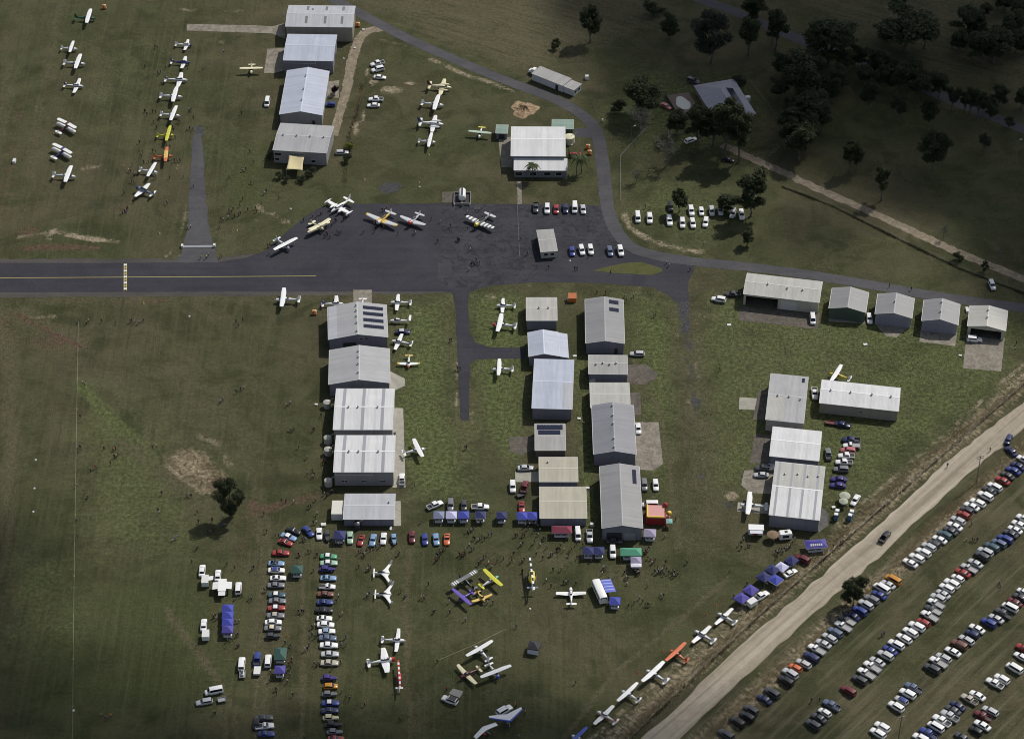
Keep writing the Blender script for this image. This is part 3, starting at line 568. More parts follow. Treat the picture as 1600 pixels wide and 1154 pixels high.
hangar('long_shed', 'topmost long shed with pale roof and three skylight strips', 1, (182, 165), (602, 170), (188, 33), 6.4, 'x', 1.1, 'zinc', 'beige', [(.30, .9, .25, .8, (0,)), (.58, .9, .25, .8, (0,)), (.83, .9, .25, .8, (0,)), (.30, .9, .1, .6, (1,)), (.58, .9, .1, .6, (1,)), (.83, .9, .1, .6, (1,))], sky_dark=True, vents=[(.38, .5, 1)], doors=[('l', .5, 8, 4.8, DOORW)])
hangar('long_shed', 'pale blue roofed shed second from the top of its row', 1, (168, 375), (480, 380), (175, 212), 5.6, 'x', 0.9, 'blue', 'slate', doors=[('l', .5, 7, 4.2, DOORW), ('r', .6, 1, 2.1, DOORD)], pipes=True, windows=[('f', .9, 1.2, 1.2, 2.2)])
hangar('gable_shed', 'blue grey gabled shed in the middle of the top row', 1, (145, 712), (412, 717), (163, 437), 4.6, 'y', 1.5, 'blue', 'grey', vents=[.8, .5, .25], doors=[('l', .5, 7, 3.6, DOORW), ('f', .8, 1, 2.1, DOORD)])
b4 = hangar('long_shed', 'grey shed with cream shade sail at the bottom of the top row', 1, (103, 932), (440, 952), (148, 765), 5.4, 'x', 0.9, 'lightgrey', 'grey', vents=[.13, .38, .63, .88], windows=[('f', .08, 2.6, 3.0, 4.2), ('f', .06, 1.6, 1.0, 2.0), ('f', .75, 1.6, 1.0, 2.0)], doors=[('f', .42, 4.5, 3.2, DOORD), ('l', .5, 4, 3, DOORW)])
b5 = hangar('clubhouse', 'white roofed clubhouse with lower front verandah roof', 2, (-8, 970), (333, 972), (-20, 787), 5.4, 'x', 1.0, 'white', 'slate', doors=[('l', .5, 9, 4.2, DOORW)], cat='building')
W5, D5 = b5['_dims']
vm = MB().slab([(-W5/2+0.8, -D5/2-5.6, 3.2), (W5/2+0.9, -D5/2-5.6, 3.2), (W5/2+0.9, -D5/2-0.1, 4.4), (-W5/2+0.8, -D5/2-0.1, 4.4)], 0.08); obj('verandah_roof', vm, b5, mats=sheet_metal('roof_white', ROOFS['white'], 'x'))
ann = obj('annex_wall', MB().box(-W5/2+1.0, W5/2+0.6, -D5/2-5.2, -D5/2-0.05, 0, 3.15), b5, mats=M('annex_paint', (0.16, 0.16, 0.19), 0.7, var=.1))
for xx, ww in ((-6.5, 2.6), (-1.6, 2.4), (3.2, 2.4), (7.0, 2.2)):
    wf = obj('window', MB().box(xx-ww/2, xx+ww/2, -D5/2-5.26, -D5/2-5.15, 0.9, 2.3), ann, mats=TRIM); obj('pane', MB().box(xx-ww/2+.08, xx+ww/2-.08, -D5/2-5.275, -D5/2-5.2, 0.98, 2.22), wf, mats=GLASS)
hangar('small_shed', 'pale green shed behind the clubhouse', 2, (247, 800), (382, 802), (247, 742), 2.6, 'x', 0.25, 'green', 'green', cat='shed', doors=[('f', .5, 2, 2.1, DOORD)])
hangar('small_shed', 'small green roofed shed left of the clubhouse', 1, (1490, 828), (1565, 830), (1490, 775), 2.6, 'x', 0.25, 'green', 'slate', cat='shed', doors=[('f', .5, 2, 2.1, DOORD)])
hangar('kiosk', 'small grey roofed kiosk on the asphalt car park', 6, (178, 412), (284, 405), (167, 276), 2.9, 'x', 0.35, 'weathered', 'cream', cat='kiosk', windows=[('f', .3, 1.4, 1.0, 2.0), ('f', .72, 1.4, 1.0, 2.0)], doors=[('l', .5, 1.0, 2.1, DOORD)])
# middle column
hangar('hangar', 'cream flat shed at the top of the middle hangar column', 6, (88, 838), (282, 838), (78, 695), 4.0, 'x', 0.5, 'cream', 'slate', vents=[.42, .72], doors=[('l', .5, 8, 3.2, DOORW)])
b10 = hangar('hangar', 'small blue gabled hangar second in the middle column', 6, (105, 1063), (295, 1060), (97, 912), 3.9, 'y', 1.1, 'blue', 'slate', doors=[('l', .5, 8, 3.2, DOORW)])
W, D = b10['_dims']; obj('lean_to_roof', MB().slab([(W/2+.3, -D/2-.2, 3.75), (W/2+3.2, -D/2-.2, 3.1), (W/2+3.2, D/2+.2, 3.1), (W/2+.3, D/2+.2, 3.75)], .07), b10, mats=sheet_metal('roof_blue', ROOFS['blue'], 'y'))
obj('lean_to_wall', MB().box(W/2+.02, W/2+3.0, -D/2, D/2, 0, 3.0), b10, mats=sheet_metal('wall_slate', WALLS['slate'], 'y', .76, .6, .15, True))
hangar('hangar', 'large pale blue hangar with one darker roof corner', 10, (122, 228), (375, 235), (105, -79), 4.6, 'x', 0.9, 'blue', 'slate', patches=[(0, .76, .995, .05, .95, 'zinc')], doors=[('l', .5, 10, 3.8, DOORW)])
hangar('hangar', 'weathered shed with a strip of solar panels in the middle column', 10, (142, 490), (335, 490), (130, 325), 3.4, 'x', 0.45, 'weathered', 'brown', solar=[(1, .08, .92, .12, .52, 8, 1), (1, .12, .84, .56, .92, 7, 1)], doors=[('l', .5, 6, 2.8, DOORW)])
hangar('hangar', 'tan shed beside the short pale pad in the middle column', 10, (168, 685), (412, 685), (160, 532), 3.6, 'x', 0.4, 'tan', 'slate', doors=[('l', .4, 6, 2.9, DOORW)], vents=[(.23, .5, 1)])
hangar('hangar', 'tan shed lowest in the middle column behind the maroon marquee', 10, (172, 912), (467, 912), (162, 717), 3.3, 'x', 0.5, 'tan', 'slate', doors=[('l', .5, 7, 2.9, DOORW)])
# right-hand column
hangar('hangar', 'long grey gabled hangar with two solar arrays near the road', 6, (458, 980), (700, 982), (437, 705), 4.4, 'y', 1.1, 'grey', 'slate', solar=[(1, .86, .945, .25, .75, 2, 4), (1, .69, .77, .25, .75, 2, 4)], doors=[('r', .5, 10, 3.6, DOORG), ('f', .8, 1, 2.1, DOORD)])
hangar('hangar', 'cream grey shed with four ridge vents in the right column', 10, (475, 15), (720, 18), (463, -103), 4.2, 'x', 0.6, 'weathered', 'slate', vents=[(.2, .85, 0), (.37, .97, 0), (.54, .85, 0), (.71, .97, 0)], doors=[('r', .5, 9, 3.4, DOORG)])
hangar('hangar', 'low cream shed squeezed between two longer hangars', 10, (487, 225), (737, 225), (482, 70), 3.7, 'x', 0.5, 'cream', 'slate', doors=[('r', .5, 8, 3, DOORG)])
hangar('hangar', 'long blue grey gabled hangar beside the large pad', 10, (507, 515), (772, 515), (477, 210), 4.6, 'y', 1.3, 'midgrey', 'slate', vents=[.08, .25, .55, .72, .92], doors=[('r', .5, 12, 3.8, DOORG)], pipes=False)
hangar('hangar', 'longest grey gabled hangar next to the bouncy castle', 10, (560, 975), (813, 975), (528, 590), 4.9, 'y', 1.2, 'grey', 'slate', solar=[(1, .70, .93, .18, .38, 6, 2)], doors=[('r', .7, 10, 4, DOORG), ('f', .3, 4.4, 3.0, DOORD), ('f', .7, 3.2, 2.6, DOORG)])
# left column
b20 = hangar('hangar', 'grey gabled hangar with four rows of solar panels', 5, (450, 958), (820, 942), (450, 755), 4.9, 'y', 1.7, 'lightgrey', 'slate', vents=[.1, .35, .55, .72, .88], solar=[(1, .80, .90, .12, .80, 1, 9), (1, .615, .715, .12, .80, 1, 9), (1, .42, .52, .12, .80, 1, 9), (1, .23, .33, .12, .80, 1, 9)], doors=[('b', .5, 10, 4, DOORW), ('f', .35, 4, 3.2, DOORD)], windows=[('f', .55, 1.2, 4.2, 5.0), ('f', .64, 1.2, 4.2, 5.0)], patches=[(0, .0, .995, .03, .30, 'zinc')])
hangar('hangar', 'pale grey gabled hangar second in the left column', 9, (452, 82), (832, 72), (446, -132), 4.8, 'y', 1.7, 'lightgrey', 'slate', vents=[.2, .45, .65, .82], doors=[('r', .5, 9, 4, DOORW)])
hangar('hangar', 'white roofed hangar with three grey strips beside one tank', 9, (478, 362), (850, 362), (472, 107), 5.4, 'x', 0.9, 'white', 'grey', skylights=[(.155, .95, .0, .98, (0, 1)), (.485, .95, .0, .98, (0, 1)), (.815, .95, .0, .98, (0, 1))], vents=[.24, .4, .73], doors=[('r', .3, 7, 4.4, DOORW), ('r', .75, 7, 4.4, DOORW)], pipes=True)
hangar('hangar', 'white roofed hangar with grey strips and six small front windows', 9, (480, 625), (857, 625), (478, 397), 5.6, 'x', 0.9, 'white', 'grey', skylights=[(.155, .95, .0, .98, (0, 1)), (.485, .95, .0, .98, (0, 1)), (.815, .95, .0, .98, (0, 1))], vents=[.24, .4, .73], doors=[('r', .3, 7, 4.4, DOORW), ('r', .75, 7, 4.4, DOORW)],
       windows=[('f', .145, .75, 1.4, 2.2), ('f', .19, .75, 1.4, 2.2), ('f', .48, .75, 1.4, 2.2), ('f', .525, .75, 1.4, 2.2), ('f', .795, .75, 1.4, 2.2), ('f', .84, .75, 1.4, 2.2)], pipes=True)
hangar('shed', 'low zinc shed at the bottom of the left column above classic cars', 9, (541, 918), (860, 918), (541, 760), 2.9, 'x', 0.5, 'zinc', 'slate', vents=[(.88, .8, 1)], doors=[('r', .5, 5, 2.5, DOORW), ('f', .28, 1.8, 2.2, DOORD)], pipes=False, cat='shed')
# right side
hangar('hangar', 'wide cream hangar with open left bays beside the road', 6, (1437, 672), (1912, 727), (1462, 543), 4.6, 'x', 0.9, 'cream', 'cream', vents=[(.30, .95, 0), (.56, .8, 0), (.76, .8, 0)], opening=(.03, .46, 3.7), doors=[('f', .6, 5, 3.6, DOORW)])
hangar('small_hangar', 'leftmost of four small gabled hangars, with dark green walls', 7, (378, 762), (608, 790), (398, 635), 4.2, 'y', 1.3, 'grey', 'green', doors=[('f', .5, 8, 3.4, M('green_door', (0.06, 0.085, 0.072), .6, var=.15))], group='four small hangars by the road')
hangar('small_hangar', 'second of four small gabled hangars with lilac doors', 7, (665, 797), (895, 825), (683, 672), 4.2, 'y', 1.3, 'grey', 'lilac', vents=[.55], doors=[('f', .5, 9.5, 3.5, DOORL)], group='four small hangars by the road')
hangar('small_hangar', 'third of four small gabled hangars with steep grey roof', 7, (955, 840), (1182, 867), (972, 710), 4.2, 'y', 1.5, 'grey', 'lilac', vents=[.8, .35], doors=[('f', .5, 9.5, 3.5, DOORL)], group='four small hangars by the road')
hangar('small_hangar', 'rightmost of four small hangars, open fronted with cream roof', 7, (1240, 873), (1478, 904), (1250, 745), 3.9, 'y', 1.1, 'cream', 'cream', vents=[.75, .4], opening=(.08, .92, 3.1), group='four small hangars by the road')
hangar('hangar', 'tall pale grey shed left of the yellow plane', 11, (-17, 298), (223, 322), (15, 12), 4.6, 'x', 0.8, 'lightgrey', 'cream', vents=[(.25, .97, 0), (.55, .97, 0), (.85, .9, 0)], patches=[(0, .0, .45, .03, .97, 'cream')], solar=[(1, .84, .92, .1, .3, 1, 2)], doors=[('l', .5, 9, 3.8, DOORW)])
hangar('hangar', 'long white roofed shed with beige wall by the dirt road', 11, (318, 195), (813, 248), (343, 52), 4.2, 'x', 0.9, 'white', 'beige', vents=[.13, .38, .65, .89], doors=[('b', .5, 12, 3.4, DOORW)], windows=[('f', .53, .8, 1.8, 2.5)])
hangar('hangar', 'plain white roofed hangar between two others on the right', 11, (8, 525), (318, 557), (40, 343), 4.4, 'x', 0.7, 'white', 'slate', doors=[('l', .5, 9, 3.6, DOORW)])
hangar('hangar', 'hangar with half grey half white striped roof by food stalls', 11, (5, 890), (322, 925), (62, 560), 4.9, 'x', 0.9, 'white', 'slate', skylights=[(.10, .7, 0, .98, (0, 1)), (.36, .7, 0, .98, (0, 1)), (.61, .7, 0, .98, (0, 1)), (.88, .7, 0, .98, (0, 1))], vents=[(.22, .5, 1), (.47, .45, 1), (.68, .5, 1), (.88, .45, 1)],
       patches=[(1, .0, .999, .02, .97, 'cream')], doors=[('l', .5, 9, 4, DOORW), ('r', .6, 1, 2.1, DOORD)])
# demountable building by the access road
t = thing('demountable_building', 'long white demountable building beside the access road', 'building', P(2, 250, 520), math.atan2(*( (P(2, 383, 475)-P(2, 200, 403)).yx)))
LW = sheet_metal('demountable_wall', (0.55, 0.55, 0.57), 'x', 1.2, .6, .12, True)
obj('wall', MB().box(-7, 6.4, -2.6, 2.6, 0.15, 3.0), t, mats=LW); obj('roof', MB().slab([(-7.2, -2.8, 3.03), (6.5, -2.8, 3.03), (6.5, 2.8, 3.2), (-7.2, 2.8, 3.2)], .08), t, mats=sheet_metal('roof_weathered', ROOFS['weathered'], 'x'))
obj('annex_wall', MB().box(6.45, 11, -2.3, 2.3, 0.12, 2.7), t, mats=LW); obj('annex_roof', MB().slab([(6.6, -2.5, 2.74), (11.2, -2.5, 2.74), (11.2, 2.5, 2.85), (6.6, 2.5, 2.85)], .08), t, mats=sheet_metal('roof_weathered', ROOFS['weathered'], 'x'))
for y in (-1.3, .9): w = obj('window', MB().box(10.95, 11.05, y-.6, y+.6, 1, 2.1), t, mats=TRIM); obj('pane', MB().box(10.97, 11.07, y-.5, y+.5, 1.1, 2.0), w, mats=GLASS)
obj('door', MB().box(3.2, 4.4, -2.66, -2.55, .2, 2.3), t, mats=DOORD)
# farmhouse with hip roof and pool
fh = thing('farmhouse', 'grey hip roofed farmhouse among dark trees', 'house', P(2, 1320, 660), math.atan2(*((P(2, 1490, 717, 3)-P(2, 1360, 512, 3)).yx))+math.pi/2)
hw, hd = 7.6, 11.5
obj('wall', MB().box(-hw+.6, hw-.6, -hd+.6, hd-.6, 0, 2.7), fh, mats=M('brick_wall', (.22, .17, .13), .8, var=.2))
HR = sheet_metal('roof_farmhouse', (0.30, 0.30, 0.34), 'y')
e = [Vector(p) for p in ((-hw, -hd, 2.75), (hw, -hd, 2.75), (hw, hd, 2.75), (-hw, hd, 2.75))]; r0, r1 = Vector((0, -hd+hw, 5.0)), Vector((0, hd-hw, 5.0))
for q in ([e[0], e[1], r0], [e[1], e[2], r1, r0], [e[2], e[3], r1], [e[3], e[0], r0, r1]): obj('roof_slope', MB().slab(q, .08), fh, mats=HR)
obj('ridge_cap', MB().bar(r0, r1, .1), fh, mats=TRIM)
for i in range(9): obj('solar_panel', MB().slab([(2.0+0, -7+i*1.3, 4.55), (4.6, -7+i*1.3, 3.8), (4.6, -5.85+i*1.3, 3.8), (2.0, -5.85+i*1.3, 4.55)], .04), fh, mats=SOLAR)
for y in (-6, 0, 6): w = obj('window', MB().box(-hw+.52, -hw+.62, y-.9, y+.9, .9, 2.1), fh, mats=TRIM); obj('pane', MB().box(-hw+.5, -hw+.6, y-.8, y+.8, 1, 2.0), w, mats=GLASS)
pl = thing('swimming_pool', 'small pale swimming pool beside the farmhouse', 'pool', P(2, 1062, 642), fh.rotation_euler.z)
obj('paving', MB().box(-4.2, 4.2, -6.0, 6.0, 0.01, 0.10), pl, mats=M('pool_paving', (.15, .11, .09), .8, var=.2))
ring = [(2.3*math.cos(a)*(1.0 if math.sin(a) < .2 else .8), 4.0*math.sin(a)) for a in [2*math.pi*i/24 for i in range(24)]]
obj('coping', MB().add([(x*1.12, y*1.08, .14) for x, y in ring]+[(x*1.12, y*1.08, .02) for x, y in ring], [list(range(24))]+[[i, (i+1) % 24, 24+(i+1) % 24, 24+i] for i in range(24)]), pl, mats=M('coping', (.5, .48, .44), .6))
obj('water', MB().add([(x, y, .16) for x, y in ring], [list(range(24))]), pl, mats=M('pool_water', (.50, .52, .46), .12))
fen = obj('pool_fence', MB().box(-4.5, -4.42, -6, 6, .1, 1.2), pl, mats=M('fence_dark', (.05, .05, .05), .6))
# shade sail
ss = thing('shade_sail', 'cream shade sail slung in front of the lowest top row shed', 'shade sail', P(1, 245, 1030))
c4 = [P(1, 205, 962, 4.2), P(1, 303, 967, 4.0), P(1, 290, 1060, 2.8), P(1, 187, 1055, 2.9)]; o0 = ss.location
N = 8; mb = MB(); pts = []
for j in range(N+1):
    for i in range(N+1):
        a, b = i/N, j/N; p = (c4[0]*(1-a)+c4[1]*a)*(1-b)+(c4[3]*(1-a)+c4[2]*a)*b; ctr = (c4[0]+c4[1]+c4[2]+c4[3])/4
        k = 0.10*(4*a*(1-a)*(abs(2*b-1)**2)+4*b*(1-b)*(abs(2*a-1)**2)); p = p*(1-k)+ctr*k; p.z -= 0.5*math.sin(math.pi*a)*math.sin(math.pi*b); pts.append(p-o0)
mb.add(pts, [[j*(N+1)+i, j*(N+1)+i+1, (j+1)*(N+1)+i+1, (j+1)*(N+1)+i] for j in range(N) for i in range(N)])
sail = obj('sail', mb, ss, mats=M('sail_cloth', (.60, .52, .30), .8, var=.06), smooth=True); so = sail.modifiers.new('thick', 'SOLIDIFY'); so.thickness = .03
for p in c4: q = p-o0; obj('post', MB().bar((q.x, q.y, -o0.z), (q.x, q.y, q.z+.1), .07), ss, mats=STEEL)
# ------------------------------------------------------------------ aircraft
AC = {'w': (.80, .80, .80), 'cream': (.74, .68, .46), 'yellow': (.70, .56, .06), 'lime': (.58, .56, .05), 'red': (.50, .035, .025), 'orange': (.60, .15, .06), 'navy': (.035, .04, .16), 'blue': (.05, .09, .42),
      'green': (.02, .10, .05), 'mint': (.15, .45, .30), 'maroon': (.10, .02, .035), 'silver': (.52, .53, .55), 'black': (.02, .02, .022), 'grey': (.16, .165, .17), 'purple': (.13, .085, .40), 'lblue': (.35, .50, .70), 'gold': (.66, .47, .13), 'bluegrey': (.20, .22, .30), 'sage': (.42, .50, .42)}
def AM(c): return M('aircraft_'+c, AC[c], 0.3, coat=0.3, var=0.05, scale=0.7)
def interp(st, x):
    if x >= st[0][0]: return st[0]
    for a, b in zip(st[:-1], st[1:]):
        if a[0] >= x >= b[0]:
            t = (a[0]-x)/max(1e-9, a[0]-b[0]); return tuple(a[i]+(b[i]-a[i])*t for i in range(4))
    return st[-1]
def ring(s, n=12, e=0.78, grow=0.0, a0=0.0, a1=2*math.pi, full=True):
    x, zc, hw, hh = s; out = []
    for i in range(n if full else n+1):
        a = a0+(a1-a0)*i/n; c, q = math.cos(a), math.sin(a)
        out.append((x, (hw+grow)*math.copysign(abs(c)**e, c), zc+(hh+grow)*math.copysign(abs(q)**e, q)))
    return out
def patch(st, x0, x1, a0, a1, grow=0.02, nx=4, na=5):
    secs = [ring(interp(st, x0+(x1-x0)*i/nx), na, .78, grow, R(a0), R(a1), False) for i in range(nx+1)]; n = na+1
    mb = MB(); mb.add([p for s in secs for p in s], [[j*n+i, j*n+i+1, (j+1)*n+i+1, (j+1)*n+i] for j in range(nx) for i in range(na)]); return mb
def wing_secs(stations, th=0.12):
    """stations: (y, leading x, chord, z)"""
    out = []
    for y, xl, ch, z in stations:
        t = th*ch/1.5
        out.append([(xl, y, z), (xl-.12*ch, y, z+.62*t), (xl-.4*ch, y, z+.72*t), (xl-ch, y, z), (xl-.45*ch, y, z-.3*t), (xl-.1*ch, y, z-.35*t)])
    return out
def wing(parent, name, half, mats, zroot, dih=0.0, segm=None, both=True, th=.12, mirror_seg=True):
    """half: list of (y, leading x, chord); builds tip to tip"""
    st = [(-y, xl, ch, zroot+abs(y)*dih) for y, xl, ch in half[::-1]] + [(y, xl, ch, zroot+abs(y)*dih) for y, xl, ch in half[(1 if half[0][0] == 0 else 0):]]
    sg = None
    if segm: sg = segm[::-1]+segm if half[0][0] == 0 else segm[::-1]+[segm[0]]+segm
    return obj(name, MB().loft(wing_secs(st, th), segm=sg), parent, mats=mats, smooth=False)
_shared = {}
def shared(key, fn):
    if key not in _shared: _shared[key] = fn()
    return _shared[key]
def prop_mesh(d, col='black'):
    def fn():
        mb = MB()
        for s in (-1, 1): mb.loft([[(0.03, -.06, s*.1), (0.03, .06, s*.1), (-.03, .06, s*.1), (-.03, -.06, s*.1)], [(.05, -.09, s*d*.3), (.0, .09, s*d*.3), (-.01, .09, s*d*.3), (.03, -.09, s*d*.3)], [(.02, -.05, s*d*.5), (.0, .05, s*d*.5), (-.01, .05, s*d*.5), (.01, -.05, s*d*.5)]])
        return mb.mesh('propeller', [AM(col)])
    return shared(('prop', round(d, 2), col), fn)
def spinner_mesh(col, r=.17, L=.38):
    def fn():
        mb = MB(); secs = [[(x, rr*math.cos(2*math.pi*i/10), rr*math.sin(2*math.pi*i/10)) for i in range(10)] for x, rr in ((-.05, r), (L*.4, r*.85), (L*.8, r*.45), (L, r*.08))]
        return mb.loft(secs).mesh('spinner', [AM(col)], True)
    return shared(('spin', col, r), fn)
def wheel_mesh(r=.2, w=.14):
    def fn():
        mb = MB(); n = 12
        secs = [[(rr*math.cos(2*math.pi*i/n), y, rr*math.sin(2*math.pi*i/n)) for i in range(n)] for y, rr in ((-w/2, r*.75), (-w*.35, r), (w*.35, r), (w/2, r*.75))]
        mb.loft(secs); mb.add([(r*.55*math.cos(2*math.pi*i/8), s*(w/2+.006), r*.55*math.sin(2*math.pi*i/8)) for s in (-1, 1) for i in range(8)], [list(range(8)), list(range(8, 16))], 1)
        return mb.mesh('wheel', [RUBBER, RIM])
    return shared(('wheel', r, w), fn)
def gear(t, pts, col, r=.2, spat=False):
    for (x, y, zt) in pts:
        g = obj('landing_leg', MB().bar((x+.05, y*.55, zt), (x, y, r), .045, 6), t, mats=AM(col)); obj('wheel', wheel_mesh(r), g, (x, y, r))
        if spat: obj('wheel_spat', MB().loft([ring((x+.34, r+.08, .05, .06), 8), ring((x+.1, r+.1, .12, .16), 8), ring((x-.15, r+.1, .11, .14), 8), ring((x-.42, r+.08, .03, .04), 8)]), g, mats=AM(col), smooth=True)
def fin(t, x0, ch0, ch1, z0, h, sweep, mat, name='fin', y=0.0):
    """vertical surface: root leading edge x0"""
    secs = []
    for q in (0, 1):
        xl, ch, z = x0-sweep*q, ch0+(ch1-ch0)*q, z0+h*q; k = .055 if q == 0 else .03
        secs.append([(xl, y, z), (xl-ch*.35, y+k, z), (xl-ch, y, z), (xl-ch*.35, y-k, z)])
    return obj(name, MB().loft(secs), t, mats=mat)

def place(k, nx, ny, tx, ty, hd=None, z=1.0, k2=None):
    a, b = P(k, nx, ny, z), P(k2 if k2 is not None else k, tx, ty, z+.25); c = (a+b)/2
    h = math.atan2(a.y-b.y, a.x-b.x) if hd is None else R(hd)
    return a, b, c, h

def light_plane(label, k, nose, tail, kind='high', span=10.8, L=8.0, body='w', wingc='w', tailc=None, nosec=None, hd=None, struts=True, spats=False, stripe=None, canopy=False, fint=None, trike=True,
                tipc=None, wseg=None, chord=None, taper=.72, dih=None, wings=True, k2=None, group=None, wmats=None, radial=False, name=None, ttail=False):
    a, b, c, h = place(k, *nose, *tail, hd, k2=k2)
    span *= .88; L *= .9 if group == GD else 1.0; S = L/8.0; d = Vector((math.cos(h), math.sin(h), 0))
    # origin: a point 36 % back from the nose
    org = c + d*(L*.5-L*.33); low = kind == 'low'
    t = thing(name or ('low_wing_plane' if low else 'high_wing_plane'), label, 'plane', (org.x, org.y, 0), h, group)
    td = not trike; pit = .085 if td else 0.0       # tail-dragger attitude
    if low:
        st = [(2.30, 1.02, .16, .16), (2.18, 1.03, .40, .34), (1.4, 1.05, .50, .45), (.6, 1.08, .55, .52), (-.4, 1.1, .55, .52), (-1.4, 1.1, .46, .46), (-3.2, 1.12, .25, .28), (-5.2, 1.15, .07, .13)]
    else:
        st = [(2.30, 1.18, .16, .16), (2.18, 1.18, .42, .36), (1.3, 1.22, .52, .46), (.95, 1.3, .54, .56), (.45, 1.48, .56, .72), (-.9, 1.46, .54, .68), (-1.8, 1.40, .42, .50), (-3.4, 1.42, .24, .30), (-5.3, 1.5, .07, .14)]
    st = [(x*S, (z + pit*(x-.6)+(.25 if td else 0))*(.6+.4*S), w_*(.6+.4*S), hh*(.6+.4*S)) for x, z, w_, hh in st]
    if radial: st[0] = (st[0][0], st[0][1], .3, .3); st[1] = (st[1][0], st[1][1], .55, .55); st[2] = (st[2][0], st[2][1], .58, .56)
    segm = [1, 1]+[0]*(len(st)-3) if nosec else None
    z0 = lambda x: interp(st, x)[1]; H0 = lambda x: interp(st, x)[3]
    obj('fuselage', MB().loft([ring(s) for s in st], segm=segm), t, mats=[AM(body), AM(nosec or body)], smooth=True)
    if stripe:
        for sd in (0, 180): obj('stripe', patch(st, 1.9*S, -4.9*S, sd-14, sd+12, .012, 8, 2), t, mats=AM(stripe))
    xr = .75*S; cr = chord or (1.55*S if not low else 1.6*S)
    hs = span/2; wm = [AM(wingc), AM(tipc or wingc)] if not wmats else [AM(q) for q in wmats]
    zt = z0(0)+H0(0)-.02; zl = z0(.2)-H0(.2)+.22
    if wings:
        if low: half = [(0, xr, cr*1.06), (hs*.35, xr-.03, cr), (hs*.8, xr-.03-cr*(1-taper)*.35, cr*(1-(1-taper)*.8)), (hs*.965, xr-.1-cr*(1-taper)*.45, cr*taper), (hs, xr-.28-cr*(1-taper)*.45, cr*taper*.7)]
        else: half = [(0, xr, cr), (hs*.5, xr, cr), (hs*.82, xr-.05, cr*(1-(1-taper)*.6)), (hs*.97, xr-.10, cr*taper), (hs, xr-.22, cr*taper*.75)]
        sg = wseg or [0, 0, 0, 1]
        if wseg and len(wseg) != 4:
            n = len(wseg); half = [(hs*i/n, xr, cr) for i in range(n)]+[(hs, xr-.06, cr*.9)]
        wing(t, 'wing', half, wm, zl if low else zt+.03, dih if dih is not None else (.085 if low else .02), sg, th=.14 if low else .12)
        if not low and struts:
            for s in (-1, 1): obj('wing_strut', MB().bar((.25*S, s*.45*S, z0(.2)-H0(.2)*.6), (.25*S, s*hs*.52, zt+.0), .04, 5), t, mats=AM(wingc))
    # glass
    if low or canopy:
        cst = [(1.05*S, z0(1.0)+H0(1.0)-.08, .05, .05), (.7*S, z0(.5)+H0(.5)-.06, .38, .26), (.2*S, z0(.2)+H0(.2)-.06, .46, .42), (-.6*S, z0(-.6)+H0(-.6)-.06, .44, .40), (-1.2*S, z0(-1.2)+H0(-1.2)-.04, .3, .2), (-1.7*S, z0(-1.7)+H0(-1.7)-.05, .06, .05)]
        cp = obj('canopy', MB().loft([ring(s, 12) for s in cst]), t, mats=GLASS, smooth=True)
        obj('canopy_roof', patch(cst, .25*S, -1.05*S, 55, 125, .012, 4, 4), cp, mats=AM(body), smooth=True)
    else:
        obj('windscreen', patch(st, 1.25*S, .55*S, 28, 152, .02, 4, 8), t, mats=GLASS)
        for a0, a1 in ((8, 48), (132, 172)): obj('side_window', patch(st, .42*S, -1.35*S, a0, a1, .015, 5, 3), t, mats=GLASS)
        obj('rear_window', patch(st, -1.2*S, -1.75*S, 55, 125, .012, 2, 4), t, mats=GLASS)
    tc = AM(tailc or wingc); fc = AM(fint or tailc or body)
    xt = -4.35*S; zb = z0(-4.8*S)
    fin(t, xt+.55*S, 1.35*S, .62*S, zb+.08, 1.30*S, .85*S, fc)
    zs = zb+.06 if not ttail else zb+1.38*S
    hs2 = 1.62*S; wing(t, 'tailplane', [(0, xt, .95*S), (hs2*.9, xt-.18*S, .72*S), (hs2, xt-.28*S, .55*S)], [tc], zs-(.75*S*0), 0, [0, 0], th=.08)
    zn = st[0][1]
    obj('propeller', prop_mesh(1.85*S), t, (st[0][0]+.06, 0, zn)); obj('spinner', spinner_mesh(nosec or body), t, (st[0][0], 0, zn))
    gz = z0(.2)-H0(.2)+.1
    if trike: gear(t, [(1.75*S, 0, z0(1.7*S)-H0(1.7*S)+.1), (-.25*S, 1.2*S, gz), (-.25*S, -1.2*S, gz)], body, .2, spats)
    else: gear(t, [(.85*S, 1.0*S, gz), (.85*S, -1.0*S, gz), (-4.9*S, 0.0, max(.3, zb-.1))], body, .22, False)
    return t

